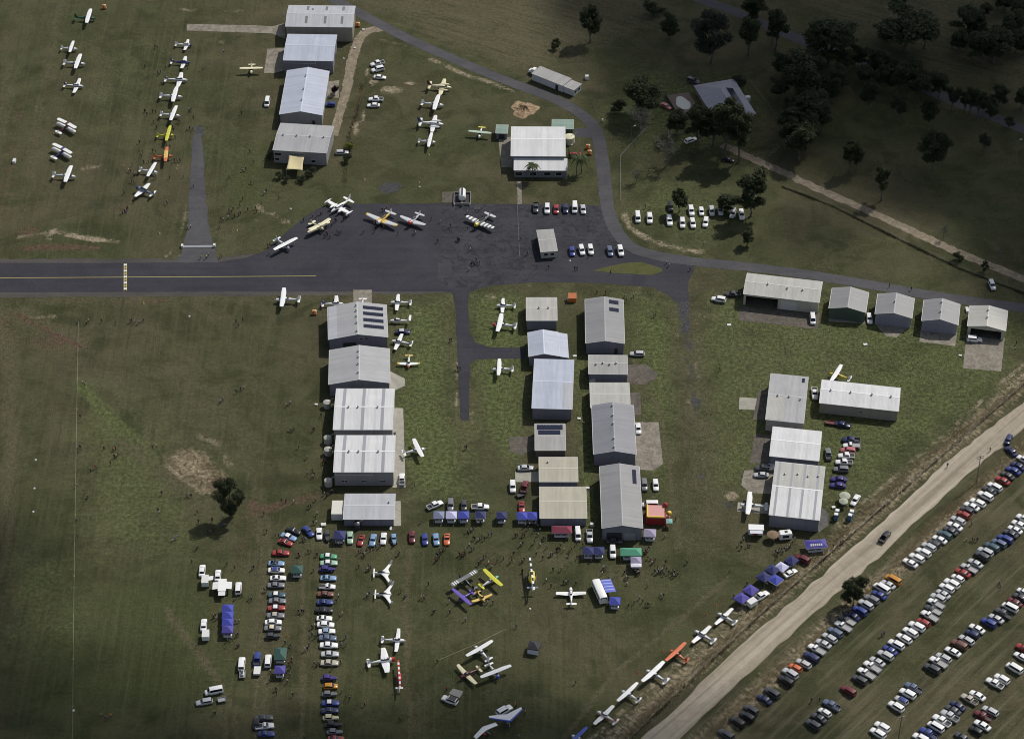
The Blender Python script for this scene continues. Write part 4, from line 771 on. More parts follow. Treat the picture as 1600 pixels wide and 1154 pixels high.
def twin(label, k, nose, tail, span, L, body='w', tailc=None, tips=False, hd=None):
    span *= .9; a, b, c, h = place(k, *nose, *tail, hd, 1.2); S = L/8.7; d = Vector((math.cos(h), math.sin(h), 0)); org = c+d*(L*.12)
    t = thing('twin_engine_plane', label, 'plane', (org.x, org.y, 0), h)
    st = [(3.6, 1.25, .05, .05), (3.3, 1.28, .28, .25), (2.4, 1.35, .48, .42), (1.2, 1.45, .6, .58), (0, 1.5, .62, .62), (-1.4, 1.5, .55, .55), (-3.2, 1.52, .3, .33), (-5.1, 1.6, .08, .14)]
    st = [(x*S, z, w_, hh) for x, z, w_, hh in st]; obj('fuselage', MB().loft([ring(s) for s in st]), t, mats=AM(body), smooth=True)
    hs = span/2; half = [(0, 1.0, 1.9), (hs*.35, 1.0, 1.75), (hs*.93, .8, 1.2), (hs, .55, .8)]
    wing(t, 'wing', half, [AM(body)], 1.02, .07, [0, 0, 0], th=.16)
    for s in (-1, 1):
        y = s*1.85; nst = [(2.35, 1.28, .12, .12), (2.2, 1.28, .36, .32), (1.2, 1.27, .40, .36), (.2, 1.25, .33, .28), (-1.2, 1.2, .08, .08)]
        e = obj('engine_nacelle', MB().loft([[(x, yy+y, zz) for x, yy, zz in ring(q)] for q in nst]), t, mats=AM(body), smooth=True)
        obj('propeller', prop_mesh(1.9), e, (2.42, y, 1.28)); obj('spinner', spinner_mesh(body), e, (2.36, y, 1.28))
        if tips: obj('tip_tank', MB().loft([[(x, yy+s*hs, zz) for x, yy, zz in ring(q)] for q in [(1.9, 1.4, .03, .03), (1.3, 1.42, .26, .24), (.2, 1.42, .3, .28), (-.8, 1.42, .2, .2), (-1.5, 1.45, .03, .03)]]), t, mats=AM(body), smooth=True)
        obj('side_window', patch(st, 1.2*S, -1.3*S, *((12, 50) if s > 0 else (130, 168)), .015, 5, 3), t, mats=GLASS)
    obj('windscreen', patch(st, 1.95*S, 1.25*S, 32, 148, .02, 4, 8), t, mats=GLASS)
    fin(t, -3.6*S, 1.7, .8, 1.75, 1.75, 1.2, AM(tailc or body)); wing(t, 'tailplane', [(0, -3.9*S, 1.2), (2.4, -4.1*S, .75)], [AM(body)], 1.68, .02, [0], th=.1)
    gear(t, [(2.6*S, 0, 1.0), (.0, 1.75, 1.0), (.0, -1.75, 1.0)], body, .25); return t

def warbird(label, k, nose, tail, span, L, body, wingc, nosec, tipc=None, wseg=None, wmats=None, hd=None, tailc=None, glass=2.6, kk=None, name='trainer_warplane'):
    a, b, c, h = place(k, *nose, *tail, hd, 1.4, k2=kk); S = L/8.5; d = Vector((math.cos(h), math.sin(h), 0)); org = c+d*(L*.16)
    t = thing(name, label, 'plane', (org.x, org.y, 0), h); tl = .10
    st = [(2.6, 1.75, .2, .2), (2.5, 1.75, .58, .58), (1.5, 1.72, .64, .64), (.6, 1.72, .60, .68), (-1.0, 1.7, .55, .66), (-2.6, 1.66, .38, .46), (-4.6, 1.75, .14, .25), (-5.5, 1.8, .05, .12)]
    st = [(x*S, z+tl*(x-.8)*S*.9, w_*(.55+.45*S), hh*(.55+.45*S)) for x, z, w_, hh in st]
    obj('fuselage', MB().loft([ring(s) for s in st], segm=[1, 1]+[0]*5), t, mats=[AM(body), AM(nosec)], smooth=True)
    hs = span/2; xr = 1.25*S
    if wseg: n = len(wseg); half = [(hs*i/n, xr-.5*i/n, (2.35-1.05*i/n)*S) for i in range(n)]+[(hs, xr-.7, 1.0*S)]
    else: half = [(0, xr, 2.4*S), (hs*.28, xr-.02, 2.3*S), (hs*.9, xr-.5, 1.35*S), (hs, xr-.9, .8*S)]
    wing(t, 'wing', half, [AM(q) for q in (wmats or (wingc, tipc or wingc))], 1.2, .09, wseg or [1 if tipc else 0, 0, 1 if tipc else 0], th=.18)
    zr = lambda x: interp(st, x)[1]+interp(st, x)[3]
    cst = [(.75*S, zr(.75)-.06, .05, .05), (.35*S, zr(.4)-.05, .36, .34), (-.2*S, zr(-.2)-.05, .40, .46), (-(glass-.9)*S, zr(-1.4)-.05, .36, .40), (-glass*S*.95, zr(-2.2)-.06, .06, .08)]
    cp = obj('canopy', MB().loft([ring(s, 12) for s in cst]), t, mats=GLASS, smooth=True)
    for x in (.3, -.35, -1.0, -1.6): obj('canopy_frame', patch(cst, (x+.05)*S, (x-.05)*S, 0, 180, .02, 1, 8), cp, mats=AM(body))
    zb = interp(st, -4.7*S)[1]; fin(t, -4.2*S, 1.35*S, .8*S, zb+.15, 1.3*S, .55*S, AM(tailc or body)); wing(t, 'tailplane', [(0, -4.25*S, 1.2*S), (1.9*S, -4.5*S, .8*S), (2.1*S, -4.7*S, .5*S)], [AM(wingc)], zb+.15, 0, [0, 0], th=.1)
    obj('propeller', prop_mesh(2.7), t, (st[0][0]+.05, 0, st[0][1])); obj('spinner', spinner_mesh(nosec, .26, .5), t, (st[0][0], 0, st[0][1]))
    gear(t, [(1.1*S, 1.35, 1.15), (1.1*S, -1.35, 1.15), (-4.9*S, 0, max(.35, zb-.15))], body, .28); return t

def biplane(label, k, nose, tail, span, L, body, wingc, hd=None):
    a, b, c, h = place(k, *nose, *tail, hd, 1.2); S = L/7.3; d = Vector((math.cos(h), math.sin(h), 0)); org = c+d*(L*.1)
    t = thing('biplane', label, 'biplane', (org.x, org.y, 0), h)
    st = [(2.2, 1.55, .12, .14), (2.05, 1.55, .30, .34), (1.0, 1.5, .38, .44), (0, 1.42, .40, .46), (-1.6, 1.25, .30, .36), (-4.2, .95, .08, .14)]
    st = [(x*S, z, w_, hh) for x, z, w_, hh in st]; obj('fuselage', MB().loft([ring(s) for s in st]), t, mats=AM(body), smooth=True)
    hs = span/2; wz = lambda dx: [(0, 1.05+dx, 1.35), (hs*.9, .75+dx, 1.35), (hs, .5+dx, .9)]
    wing(t, 'upper_wing', wz(.1), [AM(wingc)], 2.55, .03, [0, 0], th=.12); wing(t, 'lower_wing', wz(-.45), [AM(wingc)], 1.02, .05, [0, 0], th=.12)
    obj('fuel_tank', MB().box(-.25, 1.1, -.45, .45, 2.6, 2.75), t, mats=AM(body))
    for s in (-1, 1):
        for xx in (.85, -.1): obj('wing_strut', MB().bar((xx-.45, s*hs*.72, 1.12), (xx, s*hs*.72, 2.6), .035, 5), t, mats=AM('silver'))
        for xx in (.9, .2): obj('cabane_strut', MB().bar((xx, s*.33, 1.8), (xx, s*.5, 2.55), .03, 5), t, mats=AM('silver'))
    for xx in (-.1, -1.05): obj('cockpit', MB().lathe([(.30, 0), (.32, .05), (.24, .06), (.22, .02)], 10, 0, (xx, 0, 1.82+(xx+.1)*.06)), t, mats=AM('black'))
    fin(t, -3.6*S, 1.0, .7, 1.05, 1.0, .35, AM(wingc)); wing(t, 'tailplane', [(0, -3.35*S, 1.15), (1.25, -3.5*S, .95), (1.5, -3.8*S, .5)], [AM(wingc)], 1.1, 0, [0, 0], th=.08)
    obj('propeller', prop_mesh(1.95), t, (2.26*S, 0, 1.55)); gear(t, [(1.05, .85, 1.15), (1.05, -.85, 1.15), (-4.0*S, 0, .85)], body, .26); return t

def canard(label, k, nose, tail, hd=180):
    a, b, c, h = place(k, *nose, *tail, hd, .8); d = Vector((math.cos(h), math.sin(h), 0)); org = c-d*.2
    t = thing('canard_plane', label, 'plane', (org.x, org.y, 0), h, 'pair of white canard planes')
    st = [(2.7, .78, .04, .04), (2.3, .82, .2, .18), (1.2, .92, .30, .32), (0, .98, .34, .40), (-1.2, .98, .34, .38), (-2.0, .98, .2, .22), (-2.25, .98, .1, .1)]
    obj('fuselage', MB().loft([ring(s) for s in st]), t, mats=AM('w'), smooth=True)
    wing(t, 'wing', [(0, .7, 3.1), (.8, -.15, 1.9), (1.5, -.75, 1.15), (3.9, -2.15, .68)], [AM('w')], .92, .01, [0, 0, 0], th=.12)
    wing(t, 'canard', [(0, 2.35, .42), (1.75, 2.3, .38)], [AM('w')], .93, 0, [0], th=.1)
    for s in (-1, 1): fin(t, -2.05, .85, .45, .95, 1.1, .55, AM('w'), 'winglet', s*3.9)
    cst = [(1.3, 1.15, .04, .04), (.8, 1.22, .24, .22), (-.1, 1.32, .27, .26), (-1.0, 1.28, .16, .14), (-1.4, 1.2, .03, .03)]
    obj('canopy', MB().loft([ring(s) for s in cst]), t, mats=GLASS, smooth=True); obj('propeller', prop_mesh(1.6), t, (-2.34, 0, .98))
    gear(t, [(1.9, 0, .8), (-.6, .9, .8), (-.6, -.9, .8)], 'w', .17); return t

def helicopter(label, k, hub, rotor, L, body, boom, stripe, hd=90, kscale=1.0):
    c = P(k, *hub, 2.9*kscale); t = thing('helicopter', label, 'helicopter', (c.x, c.y, 0), R(hd)); s = kscale
    st = [(2.6, 1.15, .1, .1), (2.3, 1.2, .55, .5), (1.4, 1.4, .85, .8), (.2, 1.55, .95, .95), (-1.0, 1.6, .8, .85), (-2.0, 1.75, .4, .45), (-2.5, 1.8, .25, .28)]
    st = [(x*s, z*s, w_*s, hh*s) for x, z, w_, hh in st]; obj('cabin', MB().loft([ring(q) for q in st]), t, mats=AM(body), smooth=True)
    obj('windscreen', patch(st, 2.5*s, 1.2*s, -25, 205, .02, 5, 10), t, mats=GLASS)
    for a0, a1 in ((5, 45), (135, 175)): obj('side_window', patch(st, 1.0*s, -.4*s, a0, a1, .02, 4, 3), t, mats=GLASS)
    xb = -L+3.2*s; bm_ = obj('tail_boom', MB().bar((-2.2*s, 0, 1.8*s), (xb, 0, 1.95*s), .24*s, 8, 0, .1*s), t, mats=AM(boom))
    obj('stabiliser', MB().box(xb*.72-.3, xb*.72+.3, -1.25*s, 1.25*s, 1.86*s, 1.92*s), bm_, mats=AM(boom)); fin(t, xb+.5, 1.0*s, .6*s, 1.95*s, 1.2*s, .6*s, AM(body), 'tail_fin')
    obj('tail_rotor', MB().box(xb-.08, xb+.08, .18, .22, 1.2*s, 2.9*s), bm_, mats=AM('silver'))
    obj('mast', MB().bar((0, 0, 2.3*s), (0, 0, 3.0*s), .09*s, 8).box(-.6*s, .5*s, -.35*s, .35*s, 2.3*s, 2.62*s), t, mats=AM('grey'))
    n = 6; secs = []; sg = []
    for i in range(2*n+1):
        x = rotor/2*(i/n-1); z = 3.02*s-.12*abs(x/rotor*2)**2; secs.append([(x, -.26, z), (x, .26, z), (x, .24, z+.06), (x, -.24, z+.06)])
    sg = [i % 2 for i in range(2*n)]; rb = obj('rotor_blades', MB().loft(secs, segm=sg), t, mats=[AM('w'), AM(stripe)]); rb.rotation_euler = (0, 0, R(3))
    for y in (-1, 1):
        sk = obj('skid', MB().bar((2.0*s, y*1.1*s, .14), (-1.8*s, y*1.1*s, .12), .06).bar((2.0*s, y*1.1*s, .14), (2.4*s, y*1.1*s, .35), .06), t, mats=AM('grey'))
        for x in (1.0, -1.0): obj('skid_leg', MB().bar((x*s, y*.5*s, .8*s), (x*s, y*1.1*s, .14), .05), sk, mats=AM('grey'))
    return t

def trike_glider(label, k, apex, tips, top, edge, sweep=None, chord=2.5):
    """weight-shift microlight: swept sail over a little three-wheeled pod"""
    zs = 2.6; A = P(k, *apex, zs); T = [P(k, *q, zs) for q in tips]; mid = (T[0]+T[1])/2; d = (A-mid); h = math.atan2(d.y, d.x); span = (T[0]-T[1]).length; dep = d.length
    if sweep: u_ = (T[1]-T[0]); h = math.atan2(u_.y, u_.x)+math.pi/2; dep = sweep; A = mid+Vector((math.cos(h), math.sin(h), 0))*sweep
    org = A*.45+mid*.55; t = thing('microlight_trike', label, 'microlight', (org.x, org.y, 0), h); x0 = dep*.55
    n = 6; secs = []
    for i in range(-n, n+1):
        q = abs(i)/n; y = span/2*i/n; xl = x0-dep*q; ch = chord*(1-q)+.7*q+.2; z = zs+.18-.25*q*q
        secs.append([(xl, y, z), (xl-.12, y, z+.10), (xl-.30*ch, y, z+.14*(1-q)+.02), (xl-ch, y, z-.04), (xl-.3*ch, y, z+.06*(1-q)-.02), (xl-.1, y, z-.06)])
    mb = MB().loft(secs); me = obj('sail', mb, t, mats=[AM(top)]); obj('leading_edge', MB().bar((x0+.06, 0, zs+.19), (x0-dep+.05, span/2, zs-.06), .27, 8, 0, .2).bar((x0+.06, 0, zs+.19), (x0-dep+.05, -span/2, zs-.06), .27, 8, 0, .2), t, mats=AM(edge))
    obj('keel', MB().bar((x0, 0, zs+.1), (x0-3.0, 0, zs+.1), .04), t, mats=AM('silver')); obj('control_bar', MB().bar((-.1, 0, zs), (.5, .8, 1.0), .025).bar((-.1, 0, zs), (.5, -.8, 1.0), .025).bar((.5, .8, 1.0), (.5, -.8, 1.0), .025), t, mats=AM('silver'))
    obj('mast', MB().bar((-.2, 0, zs+.05), (-.9, 0, .7), .04).bar((-.1, 0, zs), (.9, 0, .5), .03), t, mats=AM('grey'))
    obj('pod', MB().loft([ring(s) for s in [(1.7, .55, .05, .05), (1.3, .55, .22, .2), (.5, .6, .3, .3), (-.4, .65, .25, .32), (-.9, .7, .08, .1)]]), t, mats=AM('bluegrey' if top == 'w' and edge == 'blue' else 'red'), smooth=True)
    obj('engine', MB().box(-1.35, -.8, -.25, .25, .7, 1.2), t, mats=AM('black')); obj('propeller', prop_mesh(1.6), t, (-1.42, 0, 1.05)); gear(t, [(1.2, 0, .5), (-.7, .8, .6), (-.7, -.8, .6)], 'grey', .2); return t

LP = light_plane; GD = 'planes in the diagonal line beside the dirt road'
GA, GB = 'planes in the left line on the grass', 'planes in the second line on the grass'
LP('green bodied high wing plane with white wing at top left', 0, (597, 118), (462, 112), body='green', tailc='green', L=8.0, span=11, group=GA)
LP('small white plane, second from the top in the left line', 0, (480, 303), (378, 302), 'high', 8.6, 6.0, hd=-3, group=GA)
LP('white high wing plane with blue stripe in the left line', 0, (533, 400), (392, 393), body='w', stripe='navy', L=8.1, hd=-4, group=GA)
LP('white low wing plane with dark fin in the left line', 0, (518, 533), (397, 530), 'low', 10.6, 7.3, fint='navy', stripe='navy', hd=-6, group=GA)
biplane('maroon biplane with cream wings beside the brown strip', 0, (436, 758), (377, 828), 9.2, 7.3, 'maroon', 'w', 51)
biplane('navy biplane with cream wings, lower of the two', 0, (405, 915), (352, 985), 9.2, 7.3, 'navy', 'w', 51)
LP('white high wing plane lowest in the left line', 0, (470, 1100), (330, 1092), L=8.2, stripe='bluegrey', hd=-5, group=GA)
LP('white low wing plane with dark nose at the top of second line', 0, (1197, 275), (1087, 278), 'low', 8.2, 6.4, nosec='navy', hd=-5, group=GB)
LP('navy bodied low wing plane with white wings in second line', 0, (1187, 385), (1057, 388), 'low', 9.0, 7.4, body='navy', wingc='w', fint='navy', hd=-5, group=GB)
LP('silver grey low wing plane third in second line', 0, (1170, 492), (1018, 498), 'low', 10.4, 8.5, stripe='bluegrey', fint='grey', hd=-3, group=GB)
LP('white high wing plane above its twin in second line', 0, (1135, 600), (992, 603), L=8.2, hd=-3, stripe='silver', group=GB)
LP('plain white high wing plane just above the yellow one', 0, (1120, 718), (997, 715), L=7.2, span=10.4, hd=-7, group=GB)
LP('bright yellow high wing plane on the grass', 0, (1080, 850), (978, 838), L=6.2, span=10.4, body='lime', wingc='lime', hd=-3, trike=False, group=GB)
LP('orange plane with yellow streaked wings on the grass', 0, (1070, 977), (958, 975), 'high', 9.8, 6.6, body='orange', wingc='orange', wmats=('orange', 'gold'), wseg=[1, 0, 0, 0], hd=2, trike=False, group=GB)
LP('small white plane below the orange one', 0, (980, 1075), (868, 1055), 'high', 9.6, 6.6, hd=-13, struts=True, spats=True, group=GB)
warbird('blue grey trainer with white wings among people on the grass', 4, (835, 8), (970, 58), 8.6, 7.4, 'bluegrey', 'w', 'navy', hd=152, tailc='bluegrey')
LP('cream high wing plane facing the camera beside the second shed', 0, (1567, 456), (1562, 402), 'high', 9.4, 6.4, body='cream', wingc='cream', hd=-88, trike=False)
twin('cream twin engine plane heading the centre grass line', 1, (1215, 548), (1062, 530), 11.4, 8.4, 'cream', 'maroon', hd=-8)
LP('white high wing plane between two twin engine planes', 1, (1170, 657), (1025, 643), L=8.2, hd=-9)
twin('white twin engine plane with navy tail', 1, (1163, 772), (1005, 763), 11.4, 8.7, 'w', 'navy', hd=-6)
LP('small white high wing plane lowest in the centre grass line', 1, (1115, 885), (1012, 877), 'high', 9.8, 6.2, hd=-6)
LP('pale green winged plane with lime tail left of clubhouse', 1, (1388, 855), (1404, 792), 'high', 9.2, 6.4, body='w', wingc='sage', tailc='lime', fint='lime', hd=-100)
twin('white twin with tip tanks parked on the apron corner', 5, (470, 160), (590, 85), 11.2, 9.0, 'w', None, True, hd=-132)
biplane('yellow biplane parked on the apron', 5, (432, 272), (340, 232), 9.0, 7.2, 'cream', 'cream', -47)
LP('white high wing plane at the left end of the apron', 5, (225, 393), (112, 338), L=7.6, span=11, hd=-48, nosec='bluegrey')
warbird('silver trainer warplane with yellow bands on the apron', 5, (765, 230), (832, 168), 12.4, 8.8, 'gold', 'silver', 'silver', wmats=('silver', 'gold'), wseg=[1, 1, 0, 0, 0, 0, 0, 1], hd=-122, tailc='silver')
warbird('small silver warplane with red nose on the apron', 5, (955, 232), (1018, 180), 9.8, 7.6, 'silver', 'silver', 'red', hd=-120)
warbird('black and white striped warplane with yellow nose by fuel tank', 5, (1372, 238), (1452, 188), 11.2, 9.4, 'grey', 'silver', 'yellow', wmats=('grey', 'w'), wseg=[0, 1, 0, 1, 0, 1, 0, 1], hd=-126, name='fighter_warplane')
LP('white high wing plane facing left below the taxiway', 5, (116, 712), (278, 710), L=8.3, span=11, hd=179)
LP('white and blue low wing plane tucked behind the solar hangar', 5, (545, 735), (408, 732), 'low', 9.6, 7.2, tailc='w', fint='blue', tipc='blue', hd=2)
LP('white plane half hidden behind the solar hangar roof', 5, (662, 790), (662, 686), 'low', 8.2, 6.6, hd=-90)
GR = 'planes beside the left hangar column'
LP('white low wing plane at the top right of the solar hangar', 5, (832, 727), (970, 722), 'low', 9.4, 7.0, hd=178, group=GR)
LP('white plane without wings and with tall tail beside hangar', 5, (828, 838), (968, 838), 'low', 9, 7.0, wings=False, ttail=True, hd=178, group=GR, name='wingless_plane')
LP('white low wing plane below the navy car beside hangar', 5, (842, 960), (972, 985), 'low', 9.2, 7.0, stripe='bluegrey', hd=166, fint='silver', group=GR)
LP('white low wing plane with orange wing edges facing camera', 5, (950, 1128), (950, 1050), 'low', 8.0, 6.2, tipc='orange', wmats=('w', 'gold'), wseg=[0, 0, 1, 1], body='w', nosec='orange', hd=-90, tailc='gold', group=GR)
LP('white low wing plane at the top of the middle grass', 5, (1496, 742), (1612, 745), 'low', 8.4, 6.4, hd=178)
LP('white high wing plane with red nose on the middle grass', 5, (1465, 860), (1622, 880), L=8.2, span=10.4, nosec='red', hd=172)
LP('white plane lowest on the middle grass beside the taxiway', 5, (1468, 1140), (1602, 1145), 'high', 9.0, 6.8, hd=178)
LP('white high wing plane beside the long pale pad', 9, (1052, 487), (915, 505), 'high', 9.8, 7.2, hd=20)
LP('white high wing plane beside the striped roof hangar', 10, (1418, 828), (1588, 848), L=8.3, span=11, hd=172)
LP('yellow bodied plane with white wing behind long white shed', 11, (378, 14), (516, 50), 'high', 10.0, 7.2, body='yellow', wingc='w', tailc='w', hd=153)
canard('upper of two white swept wing canard planes', 13, (722, 120), (830, 122)); canard('lower of two white swept wing canard planes', 13, (732, 255), (838, 250))
LP('dark plane with white invasion stripes on its wing', 13, (1270, 145), (1352, 225), 'high', 10.6, 7.0, body='black', wingc='grey', wmats=('grey', 'w', 'black'), wseg=[0, 0, 0, 0, 0, 0, 0, 1, 2, 1, 2, 1, 0, 0], hd=129, trike=False)
LP('yellow winged plane with green nose near the yellow helicopter', 13, (1503, 152), (1402, 205), 'high', 9.6, 6.6, body='w', wingc='lime', nosec='mint', tailc='lime', hd=38, trike=False, struts=True)
LP('purple high wing ultralight in the roped group', 13, (1250, 300), (1345, 245), 'high', 9.4, 6.0, body='purple', wingc='purple', tailc='purple', nosec='black', hd=-140)
LP('small yellow plane in the roped group beside the purple one', 13, (1418, 292), (1378, 240), 'low', 7.2, 5.0, body='gold', wingc='gold', tailc='gold', hd=-63, trike=False)
helicopter('yellow helicopter with black and white rotor blade', 14, (123, 118), 14.0, 10.6, 'yellow', 'bluegrey', 'black', 92, 1.25)
helicopter('small red and white helicopter on the grass', 13, (891, 752), 10.6, 8.4, 'red', 'w', 'red', 92, 0.8)
LP('white low wing plane facing up beside the yellow helicopter', 14, (365, 212), (370, 316), 'low', 9.6, 7.2, hd=91)
LP('slender white low wing plane facing right on the lower grass', 13, (932, 542), (775, 532), 'low', 10.0, 6.8, hd=-3, nosec='w', chord=1.2)
LP('large white low wing plane with red radial nose', 13, (872, 655), (688, 685), 'low', 10.6, 8.0, nosec='red', hd=9, radial=True, trike=False, taper=.6, chord=2.1)
LP('white high wing plane uppermost of the roped trio', 13, (1358, 583), (1455, 662), 'high', 10.4, 6.6, hd=129, trike=False)
LP('cream low wing plane of the roped trio', 13, (1262, 768), (1400, 718), 'low', 10.0, 6.8, body='maroon', wingc='cream', tailc='cream', hd=-144, trike=False)
LP('white plane with blue nose of the roped trio', 13, (1508, 775), (1450, 692), 'high', 10.6, 6.6, nosec='blue', hd=-62, trike=False)
trike_glider('blue edged microlight sail beside the white four wheel drive', 13, (1580, 1046), ((1448, 1006), (1662, 984)), 'w', 'blue')
trike_glider('white microlight sail at the bottom of the field', 13, (1420, 1080), ((1357, 1140), (1492, 1054)), 'w', 'w', .8, 1.0)
GD = 'planes in the diagonal line beside the dirt road'
LP('topmost low wing plane in the diagonal line by the road', 14, (1274, 368), (1398, 432), 'low', 9.2, 7.0, stripe='bluegrey', hd=140, group=GD)
LP('low wing plane with orange wingtips in the diagonal line', 14, (1128, 478), (1268, 548), 'low', 9.6, 7.6, tipc='orange', stripe='navy', nosec='w', hd=140, group=GD)
LP('all orange high wing plane in the diagonal line', 14, (983, 608), (1090, 668), 'high', 10.2, 6.8, body='orange', wingc='orange', tailc='orange', hd=140, trike=False, group=GD)
LP('white high wing plane just below the orange plane', 14, (838, 735), (962, 792), 'high', 11, 8.0, stripe='bluegrey', hd=140, group=GD)
LP('smaller white high wing plane second below the orange plane', 14, (678, 860), (798, 912), 'high', 10, 6.8, tailc='w', fint='black', hd=140, group=GD)
LP('white low wing plane with red tail in the diagonal line', 14, (523, 988), (658, 1040), 'low', 9.8, 7.4, fint='orange', stripe='orange', hd=141, group=GD)
LP('blue winged plane cut by the bottom edge of the photo', 14, (378, 1125), (470, 1195), 'high', 9.4, 6.4, body='w', wingc='blue', tailc='blue', hd=140, group=GD)
# ------------------------------------------------------------------ vehicles
CC = {'wh': ('white', (.78, .78, .78)), 'si': ('silver', (.46, .47, .49)), 'gr': ('grey', (.17, .175, .19)), 'dk': ('dark grey', (.055, .057, .065)), 'bk': ('black', (.014, .014, .016)), 'nv': ('navy', (.02, .025, .09)), 'bl': ('blue', (.03, .05, .23)),
      'lb': ('light blue', (.20, .32, .50)), 'rd': ('red', (.30, .035, .03)), 'mr': ('maroon', (.13, .018, .022)), 'tl': ('teal', (.045, .09, .115)), 'gn': ('green', (.08, .30, .15)), 'pg': ('pale green', (.34, .48, .36)), 'or': ('orange', (.55, .13, .04)), 'cr': ('cream', (.66, .60, .38)),
      'ye': ('yellow', (.68, .42, .04)), 'pu': ('purple', (.05, .035, .19)), 'br': ('brown', (.15, .06, .04)), 'ch': ('champagne', (.42, .39, .32)), 'go': ('amber', (.50, .22, .02)), 'sl': ('slate blue', (.10, .13, .21)), 'ro': ('rose', (.42, .12, .13))}
def CM(c): return M('car_paint_'+CC[c][0].replace(' ', '_'), CC[c][1], 0.28, coat=0.5)
TRAY = M('tray_floor', (.30, .30, .30), .6, var=.15); TRAYD = M('tray_liner', (.02, .02, .022), .6)
TYPES = {   # L, half width, belt z, roof z, hood z, boot z, greenhouse: bottom rear, bottom front, top rear, top front, wheel r
    'sedan': (4.7, .90, .93, 1.44, .86, .98, -1.75, 1.05, -1.05, .25, .32), 'hatch': (4.0, .86, .93, 1.48, .88, .95, -1.90, .95, -1.55, .25, .30), 'wagon': (4.75, .90, .95, 1.50, .88, .97, -2.20, 1.05, -1.85, .30, .33),
    'suv': (4.75, .94, 1.12, 1.80, 1.06, 1.12, -2.25, 1.05, -2.02, .40, .38), 'van': (5.0, .94, 1.15, 2.02, 1.08, 1.15, -2.42, 1.75, -2.34, 1.05, .34), 'classic': (4.85, .92, .90, 1.38, .90, .90, -1.45, .85, -.85, .15, .33), 'coupe': (4.5, .90, .85, 1.26, .82, .86, -1.75, .6, -.75, -.15, .33), 'vintage': (4.3, .84, 1.05, 1.62, 1.05, 1.0, -1.7, .45, -1.3, .1, .36),
    'dualcab': (5.25, .94, 1.08, 1.76, 1.03, 1.0, -.85, 1.12, -.68, .45, .38), 'flatute': (5.3, .93, 1.05, 1.72, 1.02, .9, .0, 1.25, .1, .62, .38), 'coupeute': (4.9, .91, .95, 1.42, .90, .95, -.45, 1.05, -.15, .28, .33)}
def car_sections(ty):
    L, hw, zb, zr, zh, zt, *_ , wr = TYPES[ty]; h = L/2
    if ty == 'vintage': pr = [(-h, .5, .75, .5), (-h*.9, .35, zt*.9, .66), (-h*.55, .3, zt, .76), (0, .3, zb, .80), (h*.25, .3, zh, .66), (h*.9, .35, zh*.95, .42), (h, .5, zh*.75, .36)]
    else: pr = [(-h, .38, zt*.82, hw*.80), (-h*.95, .26, zt*.98, hw*.93), (-h*.62, .22, zt, hw*.985), (0, .21, zb, hw), (h*.42, .22, zh+.03, hw*.985), (h*.85, .26, zh*.93, hw*.93), (h*.97, .32, zh*.80, hw*.84), (h, .40, zh*.68, hw*.75)]
    if ty in ('dualcab', 'flatute'): pr[0] = (-h, .42, .62, hw*.85); pr[1] = (-h*.96, .40, .64, hw*.9); pr[2] = (TYPES[ty][6]-.30, .34, .64, hw*.92); pr.insert(3, (TYPES[ty][6]-.22, .24, zb, hw*.98))
    if ty == 'coupeute': pass
    def sec(x, z0, z1, w_):
        zm = z0+(z1-z0)*.55
        return [(x, -w_*.86, z0), (x, w_*.86, z0), (x, w_*.97, z0+(z1-z0)*.2), (x, w_, zm), (x, w_*.96, z1-.10), (x, w_*.80, z1), (x, -w_*.80, z1), (x, -w_*.96, z1-.10), (x, -w_, zm), (x, -w_*.97, z0+(z1-z0)*.2)]
    return [sec(*p) for p in pr]
_CP = {}
